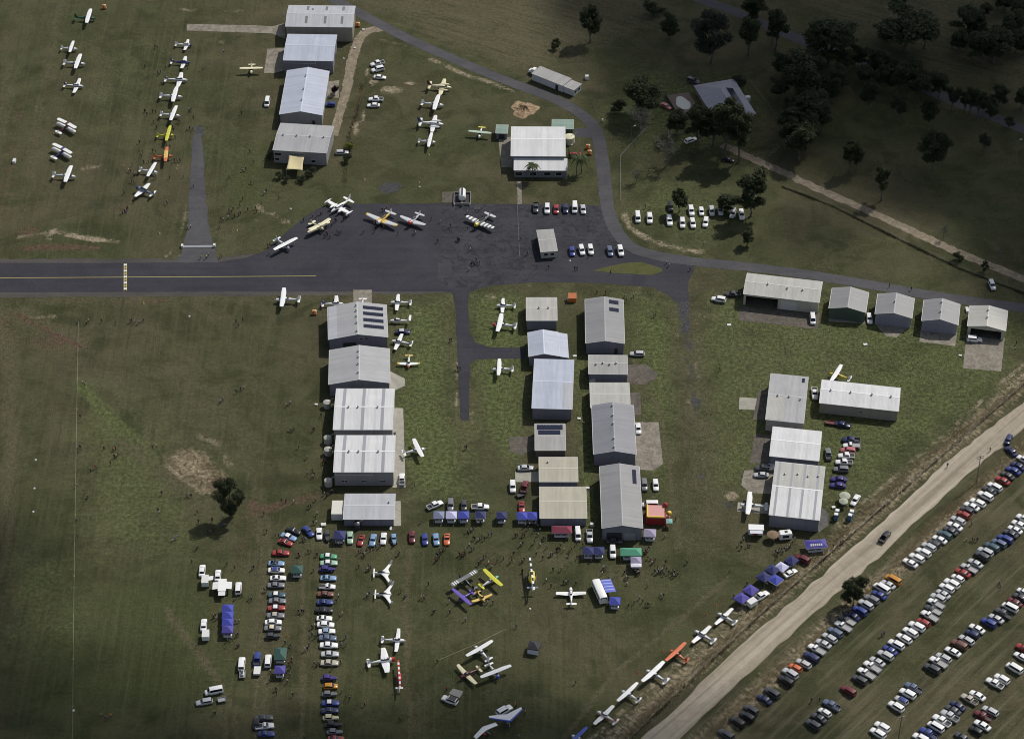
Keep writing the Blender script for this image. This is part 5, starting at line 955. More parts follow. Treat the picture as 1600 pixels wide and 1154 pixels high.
def car_parts(ty):
    if ty in _CP: return _CP[ty]
    L, hw, zb, zr, zh, zt, br, bf, tr, tf, wr = TYPES[ty]; mb = MB(); mb.loft(car_sections(ty), 0)
    wb, wt = hw*.88, hw*.70; z0, z1 = zb-.06, zr
    B = [Vector(p) for p in ((br, -wb, z0), (bf, -wb, z0), (bf, wb, z0), (br, wb, z0))]; m_ = zr-.05
    T0 = [Vector(p) for p in ((tr-.06, -wt-.05, m_), (tf+.08, -wt-.05, m_), (tf+.08, wt+.05, m_), (tr-.06, wt+.05, m_))]; T1 = [Vector(p) for p in ((tr+.10, -wt+.10, z1), (tf-.12, -wt+.10, z1), (tf-.12, wt-.10, z1), (tr+.10, wt-.10, z1))]
    mb.add(B+T0+T1, [(0, 1, 5, 4), (1, 2, 6, 5), (2, 3, 7, 6), (3, 0, 4, 7)], 0); b0 = len(mb.v)-12
    mb.f += [[b0+i for i in q] for q in ((4, 5, 9, 8), (5, 6, 10, 9), (6, 7, 11, 10), (7, 4, 8, 11), (8, 9, 10, 11))]; mb.m += [1]*5
    if ty in ('dualcab',):
        x0, x1 = -L/2+.03, br-.24; w_ = hw*.97
        for q in ((x0, x1, -w_, -w_+.08, .55, 1.06), (x0, x1, w_-.08, w_, .55, 1.06), (x0, x0+.07, -w_+.08, w_-.08, .55, 1.05)): mb.box(*q, 0)
    body = mb.mesh('body', [CM('wh'), CM('wh')], True)
    def win(a, b, c, d, ma, mbt, mt, name):     # a,b bottom; c,d top (quad a b c d)
        q = lambda u, v: (a*(1-u)+b*u)*(1-v)+(d*(1-u)+c*u)*v
        p = [q(ma, mbt), q(1-ma, mbt), q(1-ma, 1-mt), q(ma, 1-mt)]; nr = (p[1]-p[0]).cross(p[3]-p[0]).normalized(); ctr = (p[0]+p[2])/2
        if nr.dot(ctr-Vector((0, 0, 1)) ) < 0: nr = -nr; p = p[::-1]
        return MB().slab([v+nr*.015 for v in p], .03).mesh(name, [GLASS])
    parts = [('windscreen', win(B[1], B[2], T0[2], T0[1], .05, .06, .03, 'windscreen')), ('rear_window', win(B[3], B[0], T0[0], T0[3], .07, .12, .06, 'rear_window')),
             ('side_window', win(B[0], B[1], T0[1], T0[0], .07, .14, .08, 'side_window')), ('side_window', win(B[2], B[3], T0[3], T0[2], .07, .14, .08, 'side_window'))]
    if ty == 'dualcab': parts.append(('tray', MB().box(-L/2+.1, br-.28, -hw*.86, hw*.86, .62, .70).mesh('tray', [TRAYD])))
    if ty == 'flatute':
        x0, x1 = -L/2-.05, br-.12; mb2 = MB().box(x0, x1, -.95, .95, .86, .95)
        for q in ((x0, x1, -.98, -.94, .9, 1.15), (x0, x1, .94, .98, .9, 1.15), (x0-.02, x0+.02, -.94, .94, .9, 1.15), (x1-.05, x1, -.94, .94, .9, 1.65)): mb2.box(*q)
        parts.append(('tray', mb2.mesh('tray', [TRAY])))
    if ty == 'coupeute': parts.append(('tray', MB().box(-L/2+.15, br-.1, -.68, .68, .94, .965).mesh('tray', [TRAYD])))
    ax = L*.295
    wh = [('wheel', wheel_mesh(wr, .24), (sx*ax, sy*(hw-.10), wr)) for sx in (1, -1) for sy in (1, -1)]
    _CP[ty] = (body, parts, wh); return _CP[ty]
KN = {'sedan': 'sedan', 'hatch': 'hatchback', 'wagon': 'station wagon', 'suv': 'four wheel drive', 'van': 'van', 'classic': 'classic car', 'coupe': 'classic coupe', 'vintage': 'vintage car', 'dualcab': 'dual cab ute', 'flatute': 'flat tray ute', 'coupeute': 'coupe ute'}
TC = {'s': 'sedan', 'h': 'hatch', 'w': 'wagon', 'v': 'suv', 'n': 'van', 'c': 'classic', 'k': 'coupe', 'o': 'vintage', 'd': 'dualcab', 'u': 'flatute', 'y': 'coupeute'}
ON = {'sedan': 'sedan_car', 'hatch': 'hatchback_car', 'wagon': 'station_wagon', 'suv': 'four_wheel_drive', 'van': 'van', 'classic': 'classic_car', 'coupe': 'classic_coupe', 'vintage': 'vintage_car', 'dualcab': 'dual_cab_ute', 'flatute': 'flat_tray_ute', 'coupeute': 'coupe_ute'}
def car(ty, colr, pos, hd, label, group=None, roof=None, cat=None):
    body, parts, wh = car_parts(ty); t = thing(ON[ty], label, cat or ('van' if ty == 'van' else 'ute' if ty in ('dualcab', 'flatute', 'coupeute') else 'car'), (pos.x, pos.y, 0), hd, group)
    s = rnd.uniform(.96, 1.04); t.scale = (s, s, s)
    b = obj('body', body, t); paint(b, 0, CM(colr)); paint(b, 1, CM(roof or colr))
    for n, me in parts: obj(n, me, t)
    for n, me, l in wh: obj(n, me, t, l)
    return t
# --- rows: each entry (sheet, x, y, 'type+colour[+roof]')
def row(group, where, hd, items, end='top', jitter=3.0, zc=.75):
    for i, it in enumerate(items):
        k, x, y, code = it[:4]; ty = TC[code[0]]; c = code[1:3]; rf = code[3:5] or None; h = R(it[4]) if len(it) > 4 else hd
        lab = f'{CC[c][0]} {KN[ty]}' + (f' with {CC[rf][0]} roof' if rf else '') + f', {ORD[i+1]} from the {end} {where}'
        car(ty, c, P(k, x, y, zc), h+R(rnd.uniform(-jitter, jitter)), lab, group, rf)
PH = math.atan2((_b-_a).y, (_b-_a).x) - math.pi/2     # nose towards the dirt road
while math.cos(PH) > 0: PH += math.pi
row('cars parked in the row along the dirt road', 'of the roadside row', PH, [(11, 1592, 547, 'vwh'), (11, 1555, 586, 'snv'), (11, 1527, 614, 'sbl'), (11, 1490, 645, 'sdk'), (11, 1460, 676, 'srd'), (11, 1410, 716, 'vwh'), (11, 1378, 738, 'sdk'), (11, 1352, 773, 'vwh'), (11, 1305, 813, 'wwh'), (11, 1267, 837, 'swh'), (11, 1237, 861, 'hdk'), (11, 1218, 889, 'hrd'), (11, 1183, 923, 'wsi'), (11, 1162, 960, 'swh'), (11, 1135, 989, 'sdk'), (11, 1098, 1015, 'vtl'), (11, 1068, 1042, 'swh'), (11, 1033, 1069, 'hdk'), (11, 1000, 1090, 'vsi'), (11, 967, 1124, 'vwh'), (11, 925, 1158, 'vwh'), (11, 885, 1188, 'swh')])
row('cars parked in the roadside row below the gap', 'of the row below the gap', PH, [(15, 748, 191, 'ssi'), (15, 707, 217, 'nwh'), (15, 692, 256, 'sbl'), (15, 645, 285, 'vgr'), (15, 608, 318, 'vsi'), (15, 570, 357, 'vbl'), (15, 527, 388, 'snv'), (15, 492, 416, 'udk'), (15, 467, 453, 'uwh'), (15, 418, 490, 'vsl'), (15, 383, 523, 'wsi'), (15, 345, 559, 'ssi'), (15, 303, 596, 'uwh'), (15, 270, 645, 'vnv'), (15, 222, 683, 'wsi'), (15, 170, 709, 'hor'), (15, 138, 746, 'vsi'), (15, 110, 792, 'vbk'), (15, 25, 866, 'vdk'), (15, -22, 905, 'snv'), (14, 1487, 972, 'vdk'), (14, 1460, 1013, 'vbk'), (14, 1400, 1048, 'vbk'), (14, 1330, 1126, 'vdk')])
row('cars parked in the second field row', 'of the second field row', PH, [(11, 1592, 915, 'vwh'), (11, 1563, 950, 'swh'), (11, 1537, 981, 'swh'), (11, 1510, 1006, 'sdk'), (11, 1475, 1041, 'vbl'), (11, 1437, 1067, 'vsl'), (11, 1392, 1091, 'vtl'), (11, 1352, 1120, 'vsi'), (11, 1330, 1146, 'vdk'), (15, 1290, 60, 'ssi'), (15, 1250, 92, 'usi'), (15, 1212, 119, 'srd'), (15, 1180, 152, 'hwh'), (15, 1143, 187, 'vwh'), (15, 1112, 215, 'vwh'), (15, 1090, 250, 'ssi'), (15, 1057, 276, 'vsi'), (15, 1045, 311, 'uwh'), (15, 1025, 351, 'udk'), (15, 1005, 389, 'uwh'), (15, 967, 428, 'hrd'), (15, 925, 454, 'vwh'), (15, 885, 490, 'vwh'), (15, 847, 526, 'wwh'), (15, 797, 566, 'vwh'), (15, 760, 600, 'sbl'), (15, 730, 633, 'vsi'), (15, 680, 671, 'ssi'), (15, 648, 704, 'uwh'), (15, 612, 746, 'uwh'), (15, 570, 785, 'vdk'), (15, 500, 853, 'vmr'), (15, 395, 942, 'dsl'), (15, 353, 986, 'hwh'), (15, 317, 1021, 'sdk'), (15, 280, 1063, 'vdk')])
row('cars parked in the third field row', 'of the third field row', PH, [(15, 1587, 237, 'hwh'), (15, 1570, 272, 'sdk'), (15, 1535, 302, 'smr'), (15, 1505, 335, 'nwh'), (15, 1460, 371, 'ddk'), (15, 1420, 403, 'ssi'), (15, 1372, 430, 'vbl'), (15, 1300, 466, 'swh'), (15, 1270, 499, 'hnv'), (15, 1235, 536, 'wsi'), (15, 1190, 567, 'vbr'), (15, 1150, 609, 'swh'), (15, 1093, 646, 'wsi'), (15, 1060, 676, 'uwh'), (15, 1020, 716, 'vdk'), (15, 903, 834, 'dsl'), (15, 868, 871, 'vwh'), (15, 830, 911, 'hsibl'), (15, 797, 951, 'vwh'), (15, 710, 1077, 'vwh'), (15, 683, 1117, 'vwh')])
row('cars parked in the fourth field row', 'of the fourth field row', PH, [(15, 1592, 590, 'vrd'), (15, 1577, 641, 'swh'), (15, 1532, 713, 'nwh'), (15, 1455, 779, 'vwh'), (15, 1410, 806, 'dwh'), (15, 1303, 881, 'swh'), (15, 1252, 906, 'dch'), (15, 1180, 946, 'snv'), (15, 1150, 972, 'sdk'), (15, 1130, 1009, 'dsi'), (15, 1080, 1038, 'dwh'), (15, 1043, 1077, 'nwh'), (15, 997, 1117, 'dbl'), (15, 950, 1148, 'vwh')])
row('cars parked in the last field row', 'of the short row at bottom right', PH, [(15, 1383, 977, 'wsi'), (15, 1335, 1008, 'dmr'), (15, 1333, 1066, 'swh'), (15, 1292, 1099, 'hbk'), (15, 1207, 1141, 'sdk')])
E, Wd, N_, S_ = 0.0, math.pi, math.pi/2, -math.pi/2
row('cars in the car park above the kiosk', 'of the upper kiosk car park', S_, [(6, 148, 136, 'ddk'), (6, 219, 144, 'vwh'), (6, 275, 144, 'srd'), (6, 332, 141, 'snv'), (6, 390, 138, 'nwh'), (6, 442, 145, 'ssi')], 'left')
row('cars right of the kiosk', 'of the row right of the kiosk', R(-84), [(6, 373, 406, 'sbl'), (6, 434, 401, 'vwh'), (6, 489, 399, 'vwh'), (6, 609, 406, 'wsl'), (6, 675, 406, 'vwh')], 'left')
row('cars on the grass above the junction, back row', 'of the upper row beyond the junction', R(-88), [(6, 985, 133, 'vbk'), (6, 1115, 157, 'vwh'), (6, 1178, 159, 'hwh'), (6, 1242, 158, 'vsi'), (6, 1296, 155, 'vsi'), (6, 1373, 172, 'vsi', -105), (6, 1427, 181, 'vwh')], 'left')
row('cars on the grass above the junction, front row', 'of the lower row beyond the junction', R(-88), [(6, 782, 198, 'nwh'), (6, 856, 204, 'vwh'), (6, 979, 218, 'vwh'), (6, 1060, 233, 'vwh'), (6, 1124, 234, 'vwh'), (6, 1204, 228, 'vwh', -97)], 'left')
row('classic cars in the left column', 'of the left classics', E, [(9, 155, 1126, 'crd'), (13, 127, 60, 'klbbk'), (13, 127, 103, 'swhbl'), (13, 137, 151, 'kwh'), (13, 125, 196, 'cgr'), (13, 130, 256, 'ctlwh'), (13, 133, 294, 'cgr'), (13, 128, 338, 'crdwh'), (13, 123, 384, 'cgrch'), (13, 107, 426, 'swh'), (13, 105, 463, 'cgrcr'), (13, 103, 513, 'odk')])
row('classic cars in the right column', 'of the right classics', E, [(13, 452, 17, 'cgnwh'), (13, 453, 58, 'cpgwh'), (13, 442, 98, 'opu'), (13, 450, 151, 'klb'), (13, 442, 204, 'ywh'), (13, 433, 251, 'cbr'), (13, 430, 301, 'kbl'), (13, 425, 351, 'cbk'), (13, 425, 401, 'kwh'), (13, 433, 441, 'swh'), (13, 440, 482, 'cwhlb'), (13, 447, 524, 'csl'), (13, 453, 569, 'cwh'), (13, 460, 624, 'csi'), (13, 457, 679, 'cch'), (13, 455, 774, 'opu'), (13, 465, 824, 'hgo'), (13, 457, 874, 'ogr'), (13, 463, 928, 'cblwh'), (13, 460, 974, 'cnv'), (13, 465, 1021, 'ocr'), (13, 480, 1064, 'obk'), (13, 490, 1109, 'ogr'), (13, 497, 1149, 'krd')])
row('classic cars parked below the low zinc shed', 'below the zinc shed', R(-86), [(9, 232, 988, 'cbk', -25), (9, 203, 1026, 'clbwh', -25), (9, 185, 1059, 'krd', -25), (9, 325, 991, 'cbl', -58), (9, 393, 1006, 'cwh'), (9, 443, 1021, 'odk'), (9, 585, 1031, 'cpg'), (9, 653, 1047, 'krd', -100), (9, 727, 1046, 'clb', -94), (9, 793, 1036, 'cwh', -94), (9, 858, 1041, 'olb'), (9, 970, 1026, 'cmr'), (9, 1050, 1041, 'cbl'), (9, 1120, 1041, 'clb'), (9, 1187, 1041, 'kor', -92)], 'left')
row('utes and cars beside the right hangars', 'of the stack right of the hangars', Wd, [(11, 515, 426, 'dnv', 174), (11, 520, 461, 'uwh', 174), (11, 497, 491, 'vro', 174), (11, 487, 523, 'dwh', 174), (11, 472, 563, 'dwh', 174), (11, 455, 608, 'vgr', 174), (11, 440, 668, 'spu', 177), (11, 435, 706, 'spu', 177)])
row('cars lined up at the bottom left', 'of three cars at the bottom left', E, [(13, 50, 1021, 'cdk', 5), (13, 53, 1071, 'ywh', 5), (13, 65, 1118, 'kbl', 3)])
SINGLE = [(1, 755, 394, 'dwh', -158, 'white dual cab ute beside the gravel drive, uppermost of three'), (1, 757, 431, 'vwh', -158, 'white four wheel drive below the ute by the gravel drive'), (1, 770, 478, 'swh', -8, 'white sedan lowest of three by the gravel drive'),
  (1, 745, 616, 'dwh', 178, 'white dual cab ute on pale gravel below the three'), (1, 730, 653, 'swh', 180, 'white sedan parked close below a white ute'), (1, 460, 648, 'hbl', 176, 'blue hatchback against the blue gabled shed'), (1, 70, 636, 'nwh', -92, 'white van alone on the grass left of the sheds'),
  (1, 535, 946, 'wsi', 4, 'silver station wagon beside bushes below the drive'), (2, 1112, 870, 'wwh', 32, 'white station wagon under the farmhouse trees'), (2, 958, 659, 'sro', -45, 'reddish car beside the pool fence'), (2, 1128, 504, 'vdk', -30, 'dark four wheel drive behind the farmhouse'), (2, 1345, 990, 'sbk', -20, 'black car in the shade below the farmhouse'),
  (6, 1285, 706, 'vwh', 165, 'white four wheel drive left of the wide open hangar'), (6, 1372, 673, 'ddk', 174, 'dark dual cab ute against the wide open hangar'), (6, 778, 1043, 'wsi', 178, 'silver wagon on grass right of the solar array hangar'), (7, 278, 828, 'nwh', -92, 'white van before the wide cream hangar'),
  (7, 630, 824, 'wwh', -90, 'white wagon between the first two small hangars'), (7, 1393, 618, 'vsi', -84, 'silver four wheel drive beside the overgrown fence'), (7, 1285, 954, 'vwh', -4, 'white four wheel drive before the open fronted hangar'), (5, 913, 906, 'snvsi', 2, 'navy and silver sedan between parked planes'),
  (9, 908, 668, 'dwh', 91, 'white dual cab ute on the long pale pad'), (9, 1113, 829, 'dwh', 33, 'white dual cab ute angled above the market tents'), (9, 1210, 832, 'vgr', -90, 'grey four wheel drive behind the pale tents'), (9, 1293, 832, 'hdk', -90, 'dark hatchback behind the blue tent'), (9, 1395, 841, 'dwh', 2, 'white dual cab ute behind the navy tent'),
  (10, 4, 716, 'vwh', -88, 'white four wheel drive left of the maroon ute'), (10, 85, 598, 'ssi', 2, 'silver sedan above the short pale pad'), (10, 78, 718, 'dmr', 80, 'maroon ute beside a trailer'), (10, 60, 840, 'krd', -88, 'red classic behind twin blue tents'), (10, 785, 353, 'swh', -88, 'white sedan on the large pale pad'),
  (10, 823, 706, 'vgr', -89, 'grey four wheel drive beside the longest hangar'), (10, 893, 704, 'wwh', -89, 'white wagon beside the grey one by the longest hangar'), (10, 858, 827, 'nwh', 180, 'white van behind the bouncy castle'), (10, 410, 1012, 'nwh', -88, 'white van beside the maroon marquee'), (10, 483, 1022, 'dsi', -90, 'silver ute above the twin navy tents'),
  (10, 627, 1122, 'vwh', -90, 'white four wheel drive between navy and green tents'), (10, 637, 1052, 'sdk', 0, 'dark sedan in the shade of the longest hangar'), (10, 1560, 601, 'vdk', 178, 'dark four wheel drive on the angled pad'), (10, 1550, 641, 'ssi', 178, 'silver sedan on the angled pad'), (11, 290, 136, 'dwh', -92, 'white dual cab ute beside the tall grey shed'),
  (11, 467, 329, 'snv', -15, 'navy sedan towing a small trailer'), (11, 375, 511, 'dgr', 90, 'grey ute beside the plain white hangar'), (11, 543, 798, 'swh', -118, 'white sedan beside the two umbrellas'), (11, 727, 1026, 'dbk', 56, 'black ute driving along the dirt road'), (11, 1497, 419, 'snv', 66, 'navy car entering the dirt road, upper of two'), (11, 1512, 494, 'snv', 118, 'navy car entering the dirt road, lower of two'),
  (12, 1257, 105, 'swh', 92, 'white sedan with camper trailer at the upper left display'), (12, 1355, 135, 'swh', 92, 'white sedan in front of the fold out camper'), (12, 1482, 215, 'vwh', 92, 'white four wheel drive right of the fold out camper'), (12, 1267, 442, 'swh', 92, 'white sedan towing a box trailer beside the stacked blue tents'), (12, 1503, 686, 'vwh', 91, 'white four wheel drive with jet ski trailer'),
  (13, 8, 655, 'dbl', 90, 'blue ute with trailer beside the green marquee'), (13, 75, 667, 'vwh', 91, 'white four wheel drive beside the green marquee'), (12, 1330, 856, 'nwh', 195, 'white van alone at the lower left'), (12, 1270, 921, 'wsi', 193, 'silver wagon below the white van'), (14, 1548, 266, 'dwh', 38, 'white ute towing a box trailer beside blue tents'), (15, 140, 120, 'swh', 38, 'white sedan beside the roadside tents'), (15, 215, 35, 'vmr', 142, 'maroon four wheel drive behind the navy roadside tent'), (13, 1545, 975, 'vwh', 38, 'white four wheel drive behind the blue microlight sail'), (12, 1597, 1050, 'sbk', 90, 'black sedan above the bottom left three')]
for k, x, y, code, hd, lab in SINGLE: car(TC[code[0]], code[1:3], P(k, x, y, .75), R(hd), lab, None, code[3:5] or None)
# orange van at the gap
car('van', 'go', P(15, 778, 162, .9), PH, 'orange van at the top of the row below the gap')
# white four wheel drive with grey side awning
aw = car('suv', 'wh', P(13, 1205, 908, .9), R(152), 'white four wheel drive with a grey awning on the lower field')
obj('awning', MB().slab([(-2.6, -.95, 2.0), (.8, -.95, 2.0), (.8, -3.2, 1.9), (-2.2, -3.6, 1.85)][::-1], .03), aw, mats=M('awning_canvas', (.24, .23, .22), .85, var=.1)); obj('roof_rack', MB().box(-1.9, .2, -.6, .6, 1.84, 1.9), aw, mats=DARKSTEEL)
for x in (-2.2, .7): obj('awning_pole', MB().bar((x, -3.2, 0), (x, -3.2, 1.88), .025), aw, mats=STEEL)

# trailers
def trailer(label, pos, hd, w_=1.7, l=2.6, h=1.5, mat=None, lid=False, low=False):
    t = thing('trailer', label, 'trailer', (pos.x, pos.y, 0), R(hd)); mat = mat or WHITE
    if low:
        mb = MB().box(-l/2, l/2, -w_/2, w_/2, .5, .56)
        for q in ((-l/2, l/2, -w_/2, -w_/2+.05, .55, .85), (-l/2, l/2, w_/2-.05, w_/2, .55, .85), (-l/2, -l/2+.05, -w_/2+.05, w_/2-.05, .55, .85), (l/2-.05, l/2, -w_/2+.05, w_/2-.05, .55, .85)): mb.box(*q)
        obj('box', mb, t, mats=mat)
    else: obj('box', MB().box(-l/2, l/2, -w_/2, w_/2, .45, .45+h), t, mats=mat); obj('lid', MB().box(-l/2-.03, l/2+.03, -w_/2-.03, w_/2+.03, .455+h, .52+h), t, mats=TRIM)
    obj('drawbar', MB().bar((l/2, .4, .45), (l/2+1.2, 0, .45), .04).bar((l/2, -.4, .45), (l/2+1.2, 0, .45), .04), t, mats=DARKSTEEL)
    for s in (-1, 1): obj('wheel', wheel_mesh(.3, .2), t, (0, s*(w_/2+.06), .3))
    return t
tr = trailer('white box trailer with side lid open behind the upper left sedan', P(12, 1277, 178, .8), 92, 1.9, 3.2, 1.6); obj('flap', MB().slab([(-.6, -.98, 2.02), (1.0, -.98, 2.02), (1.0, -2.3, 2.2), (-.6, -2.3, 2.2)][::-1], .05), tr, mats=WHITE)
trailer('white box trailer behind the sedan by the blue tents', P(12, 1280, 515, .8), 92, 1.9, 2.8, 1.5)
trailer('low trailer behind the white four wheel drive', P(12, 1508, 752, .6), 92, 1.7, 2.6, low=True, mat=STEEL); trailer('small flat trailer beside the silver wagon', P(12, 1380, 909, .6), 193, 1.6, 2.2, low=True, mat=STEEL)
trailer('grey trailer behind the blue ute at left', P(13, 8, 735, .6), 90, 1.8, 2.8, .7, mat=STEEL); trailer('white box trailer behind the ute at the roadside tents', P(14, 1492, 312, .8), 38, 1.9, 2.6, 1.5)
trailer('dark flat trailer beside the maroon ute', P(10, 55, 766, .6), 25, 1.7, 2.6, low=True, mat=DARKSTEEL); trailer('dark red trailer behind the navy sedan', P(11, 388, 318, .6), -12, 1.7, 2.8, low=True, mat=M('rust_red', (.12, .03, .03), .7)); trailer('grey trailer beside the angled pad car', P(11, 22, 600, .6), 90, 1.7, 2.4, .8, mat=STEEL)
jt = thing('jet_ski', 'grey jet ski on the low trailer', 'jet ski', (P(12, 1508, 752).x, P(12, 1508, 752).y, .57), R(92)); obj('hull', MB().loft([ring((1.3, .3, .05, .08)), ring((.6, .32, .42, .28)), ring((-.6, .34, .5, .3)), ring((-1.2, .34, .42, .26))]), jt, mats=CM('si'), smooth=True); obj('seat', MB().box(-1.0, .1, -.2, .2, .55, .78), jt, mats=RUBBER); obj('handlebar', MB().bar((.35, -.35, .9), (.35, .35, .9), .03).bar((.35, 0, .5), (.35, 0, .9), .05), jt, mats=RUBBER)
# fold-out camper
fc = thing('fold_out_camper', 'white fold out camper with spread side wings', 'camper trailer', (P(12, 1385, 228).x, P(12, 1385, 228).y, 0), R(92))
obj('box', MB().box(-2.3, 2.3, -1.1, 1.1, .5, 2.0), fc, mats=WHITE); obj('lid', MB().box(-2.35, 2.35, -1.15, 1.15, 2.02, 2.12), fc, mats=WHITE); cv = M('camper_canvas', (.70, .70, .70), .8, var=.06)
for s, n in ((-1, 'side_wing'), (1, 'side_wing')): obj(n, MB().slab([(-1.5, s*1.16, 2.05), (1.3, s*1.16, 2.05), (1.3, s*2.7, 1.85), (-1.5, s*2.7, 1.85)][::s], .06), fc, mats=cv)
obj('rear_wing', MB().slab([(-3.9, -.95, 1.75), (-2.37, -.95, 2.0), (-2.37, .95, 2.0), (-3.9, .95, 1.75)], .06), fc, mats=cv)
for s in (-1, 1): obj('wheel', wheel_mesh(.32, .22), fc, (0, s*1.1, .32)); obj('support_leg', MB().bar((-1.2, s*2.6, 0), (-1.2, s*2.6, 1.84), .03).bar((1.0, s*2.6, 0), (1.0, s*2.6, 1.84), .03), fc, mats=STEEL)
# bus with blue awning
bs = thing('display_bus', 'white bus with a blue side awning on the lower field', 'bus', (P(14, 545, 240, 1.2).x, P(14, 545, 240, 1.2).y, 0), R(-74))
secs = [[(x, -w_, .45), (x, w_, .45), (x, w_, z*.75), (x, w_*.93, z*.93), (x, w_*.6, z), (x, -w_*.6, z), (x, -w_*.93, z*.93), (x, -w_, z*.75)] for x, w_, z in ((-3.9, 1.05, 2.6), (-3.6, 1.15, 2.85), (3.2, 1.15, 2.85), (3.75, 1.1, 2.65), (3.95, 1.0, 1.5))]
obj('body', MB().loft(secs), bs, mats=WHITE, smooth=True); obj('windscreen', MB().slab([(3.86, -.9, 1.6), (3.86, .9, 1.6), (3.72, .85, 2.5), (3.72, -.85, 2.5)], -.06), bs, mats=GLASS)
for i in range(5):
    for s in (-1, 1): obj('side_window', MB().box(-3.2+i*1.3, -2.1+i*1.3, s*1.16-.012, s*1.16+.012, 1.35, 2.05), bs, mats=GLASS)
ab = obj('awning', MB().slab([(-3.2, 1.2, 2.6), (-3.2, 4.2, 2.2), (2.0, 4.2, 2.2), (2.0, 1.2, 2.6)][::-1], .04), bs, mats=M('awning_blue', (.10, .13, .48), .7, var=.05))
for i in range(4): obj('awning_stripe', MB().slab([(-2.9+i*1.25, 1.25, 2.62), (-2.9+i*1.25, 4.15, 2.23), (-2.65+i*1.25, 4.15, 2.23), (-2.65+i*1.25, 1.25, 2.62)][::-1], .01), ab, mats=M('awning_pale', (.38, .42, .75), .7))
for x in (-3.1, 1.9): obj('awning_pole', MB().bar((x, 4.15, 0), (x, 4.15, 2.2), .03), bs, mats=STEEL)
for x in (-2.4, 2.4):
    for s in (-1, 1): obj('wheel', wheel_mesh(.42, .26), bs, (x, s*1.05, .42))
# ------------------------------------------------------------------ tents, stalls and small structures
TCOL = {'navy': (.025, .03, .12), 'blue': (.05, .065, .34), 'royal': (.05, .065, .36), 'greyblue': (.20, .22, .34), 'lavender': (.50, .50, .72), 'purple': (.07, .06, .29), 'dgreen': (.03, .085, .07), 'green': (.08, .30, .19), 'maroon': (.20, .035, .06), 'mauve': (.32, .28, .40), 'white': (.66, .67, .74), 'black': (.03, .03, .035), 'teal': (.20, .38, .35)}
def TM(c): return M('tent_'+c, TCOL[c], .75, var=.07, scale=1.2)
BANNER = M('banner_print', (.72, .72, .74), .7)
def gazebo(label, k, x, y, w_=3.0, d=3.0, col='blue', hd=0.0, walls=(), trim=None, banner=False, group='market tents', eave=2.15, peak=1.0, table=None):
    c = P(k, x, y, eave+peak*.35); t = thing('market_tent', label, 'tent', (c.x, c.y, 0), R(hd), group); m = TM(col); a, b = w_/2, d/2; r = max(0, (w_-d)/2); r2 = max(0, (d-w_)/2)
    e = [Vector((-a, -b, eave)), Vector((a, -b, eave)), Vector((a, b, eave)), Vector((-a, b, eave))]; p0, p1 = Vector((-r, -r2, eave+peak)), Vector((r, r2, eave+peak))
    if r < .05 and r2 < .05: faces = [[e[0], e[1], p0], [e[1], e[2], p0], [e[2], e[3], p0], [e[3], e[0], p0]]
    elif r >= r2: faces = [[e[0], e[1], p1, p0], [e[1], e[2], p1], [e[2], e[3], p0, p1], [e[3], e[0], p0]]
    else: faces = [[e[0], e[1], p0], [e[1], e[2], p1, p0], [e[2], e[3], p1], [e[3], e[0], p0, p1]]
    for f in faces: obj('canopy_panel', MB().slab(f, .025), t, mats=m)
    mb = MB()
    for q in ((-a, a, -b-.012, -b+.008), (-a, a, b-.008, b+.012), (-a-.012, -a+.008, -b, b), (a-.008, a+.012, -b, b)): mb.box(*q, eave-.28, eave-.005)
    v = obj('valance', mb, t, mats=TM(trim) if trim else m)
    if banner:
        for i in range(7): obj('lettering', MB().box(-a*.8+i*a*.23, -a*.8+i*a*.23+a*.15, -b-.03, -b-.014, eave-.24, eave-.06), v, mats=BANNER)
    for sx in (-1, 1):
        for sy in (-1, 1): obj('leg', MB().box(sx*(a-.05)-.025, sx*(a-.05)+.025, sy*(b-.05)-.025, sy*(b-.05)+.025, 0, eave-.01), t, mats=STEEL)
    for wl_ in walls:
        q = {'b': (-a+.1, a-.1, b-.09, b-.07), 'f': (-a+.1, a-.1, -b+.07, -b+.09), 'l': (-a+.07, -a+.09, -b+.1, b-.1), 'r': (a-.09, a-.07, -b+.1, b-.1)}[wl_]; obj('side_wall', MB().box(*q, .1, eave-.3), t, mats=m if col != 'black' else TM('white'))
    if table:
        tb = thing('stall_table', f'cloth covered stall table under the {table}', 'table', (c.x, c.y-b*.55 if abs(hd) < 20 else c.y, 0), R(hd), 'stall tables'); obj('table_top', MB().box(-a*.75, a*.75, -.38, .38, .70, .75), tb, mats=BANNER); obj('table_cloth', MB().box(-a*.74, a*.74, -.37, -.35, .1, .70).box(-a*.74, a*.74, .35, .37, .1, .70), tb, mats=TM('white')); obj('goods', MB().box(-a*.6, -a*.2, -.25, .2, .755, .95).box(a*.1, a*.5, -.2, .25, .755, .9), tb, mats=M('goods', (.25, .2, .16), .8, var=.5, scale=5))
    return t
gazebo('grey blue tent leftmost of the five market tents', 9, 1137, 886, 3.1, 3.1, 'greyblue', table='grey blue market tent'); gazebo('pale lavender tent second of the five market tents', 9, 1215, 886, 3.1, 3.1, 'lavender', table='lavender market tent', walls='b'); gazebo('bright blue tent third of the five market tents', 9, 1292, 886, 3.1, 3.1, 'royal', table='third blue market tent')
gazebo('navy tent fourth of the five market tents', 9, 1395, 886, 3.0, 3.0, 'navy', banner=True, trim='white', table='fourth navy market tent'); gazebo('navy tent fifth and separate from the market tents', 9, 1527, 889, 2.9, 2.9, 'navy', table='fifth navy market tent', walls='bl'); gazebo('navy tent among the classic cars below the zinc shed', 9, 520, 1010, 3.4, 3.6, 'navy', -3, table='navy tent among the classics')
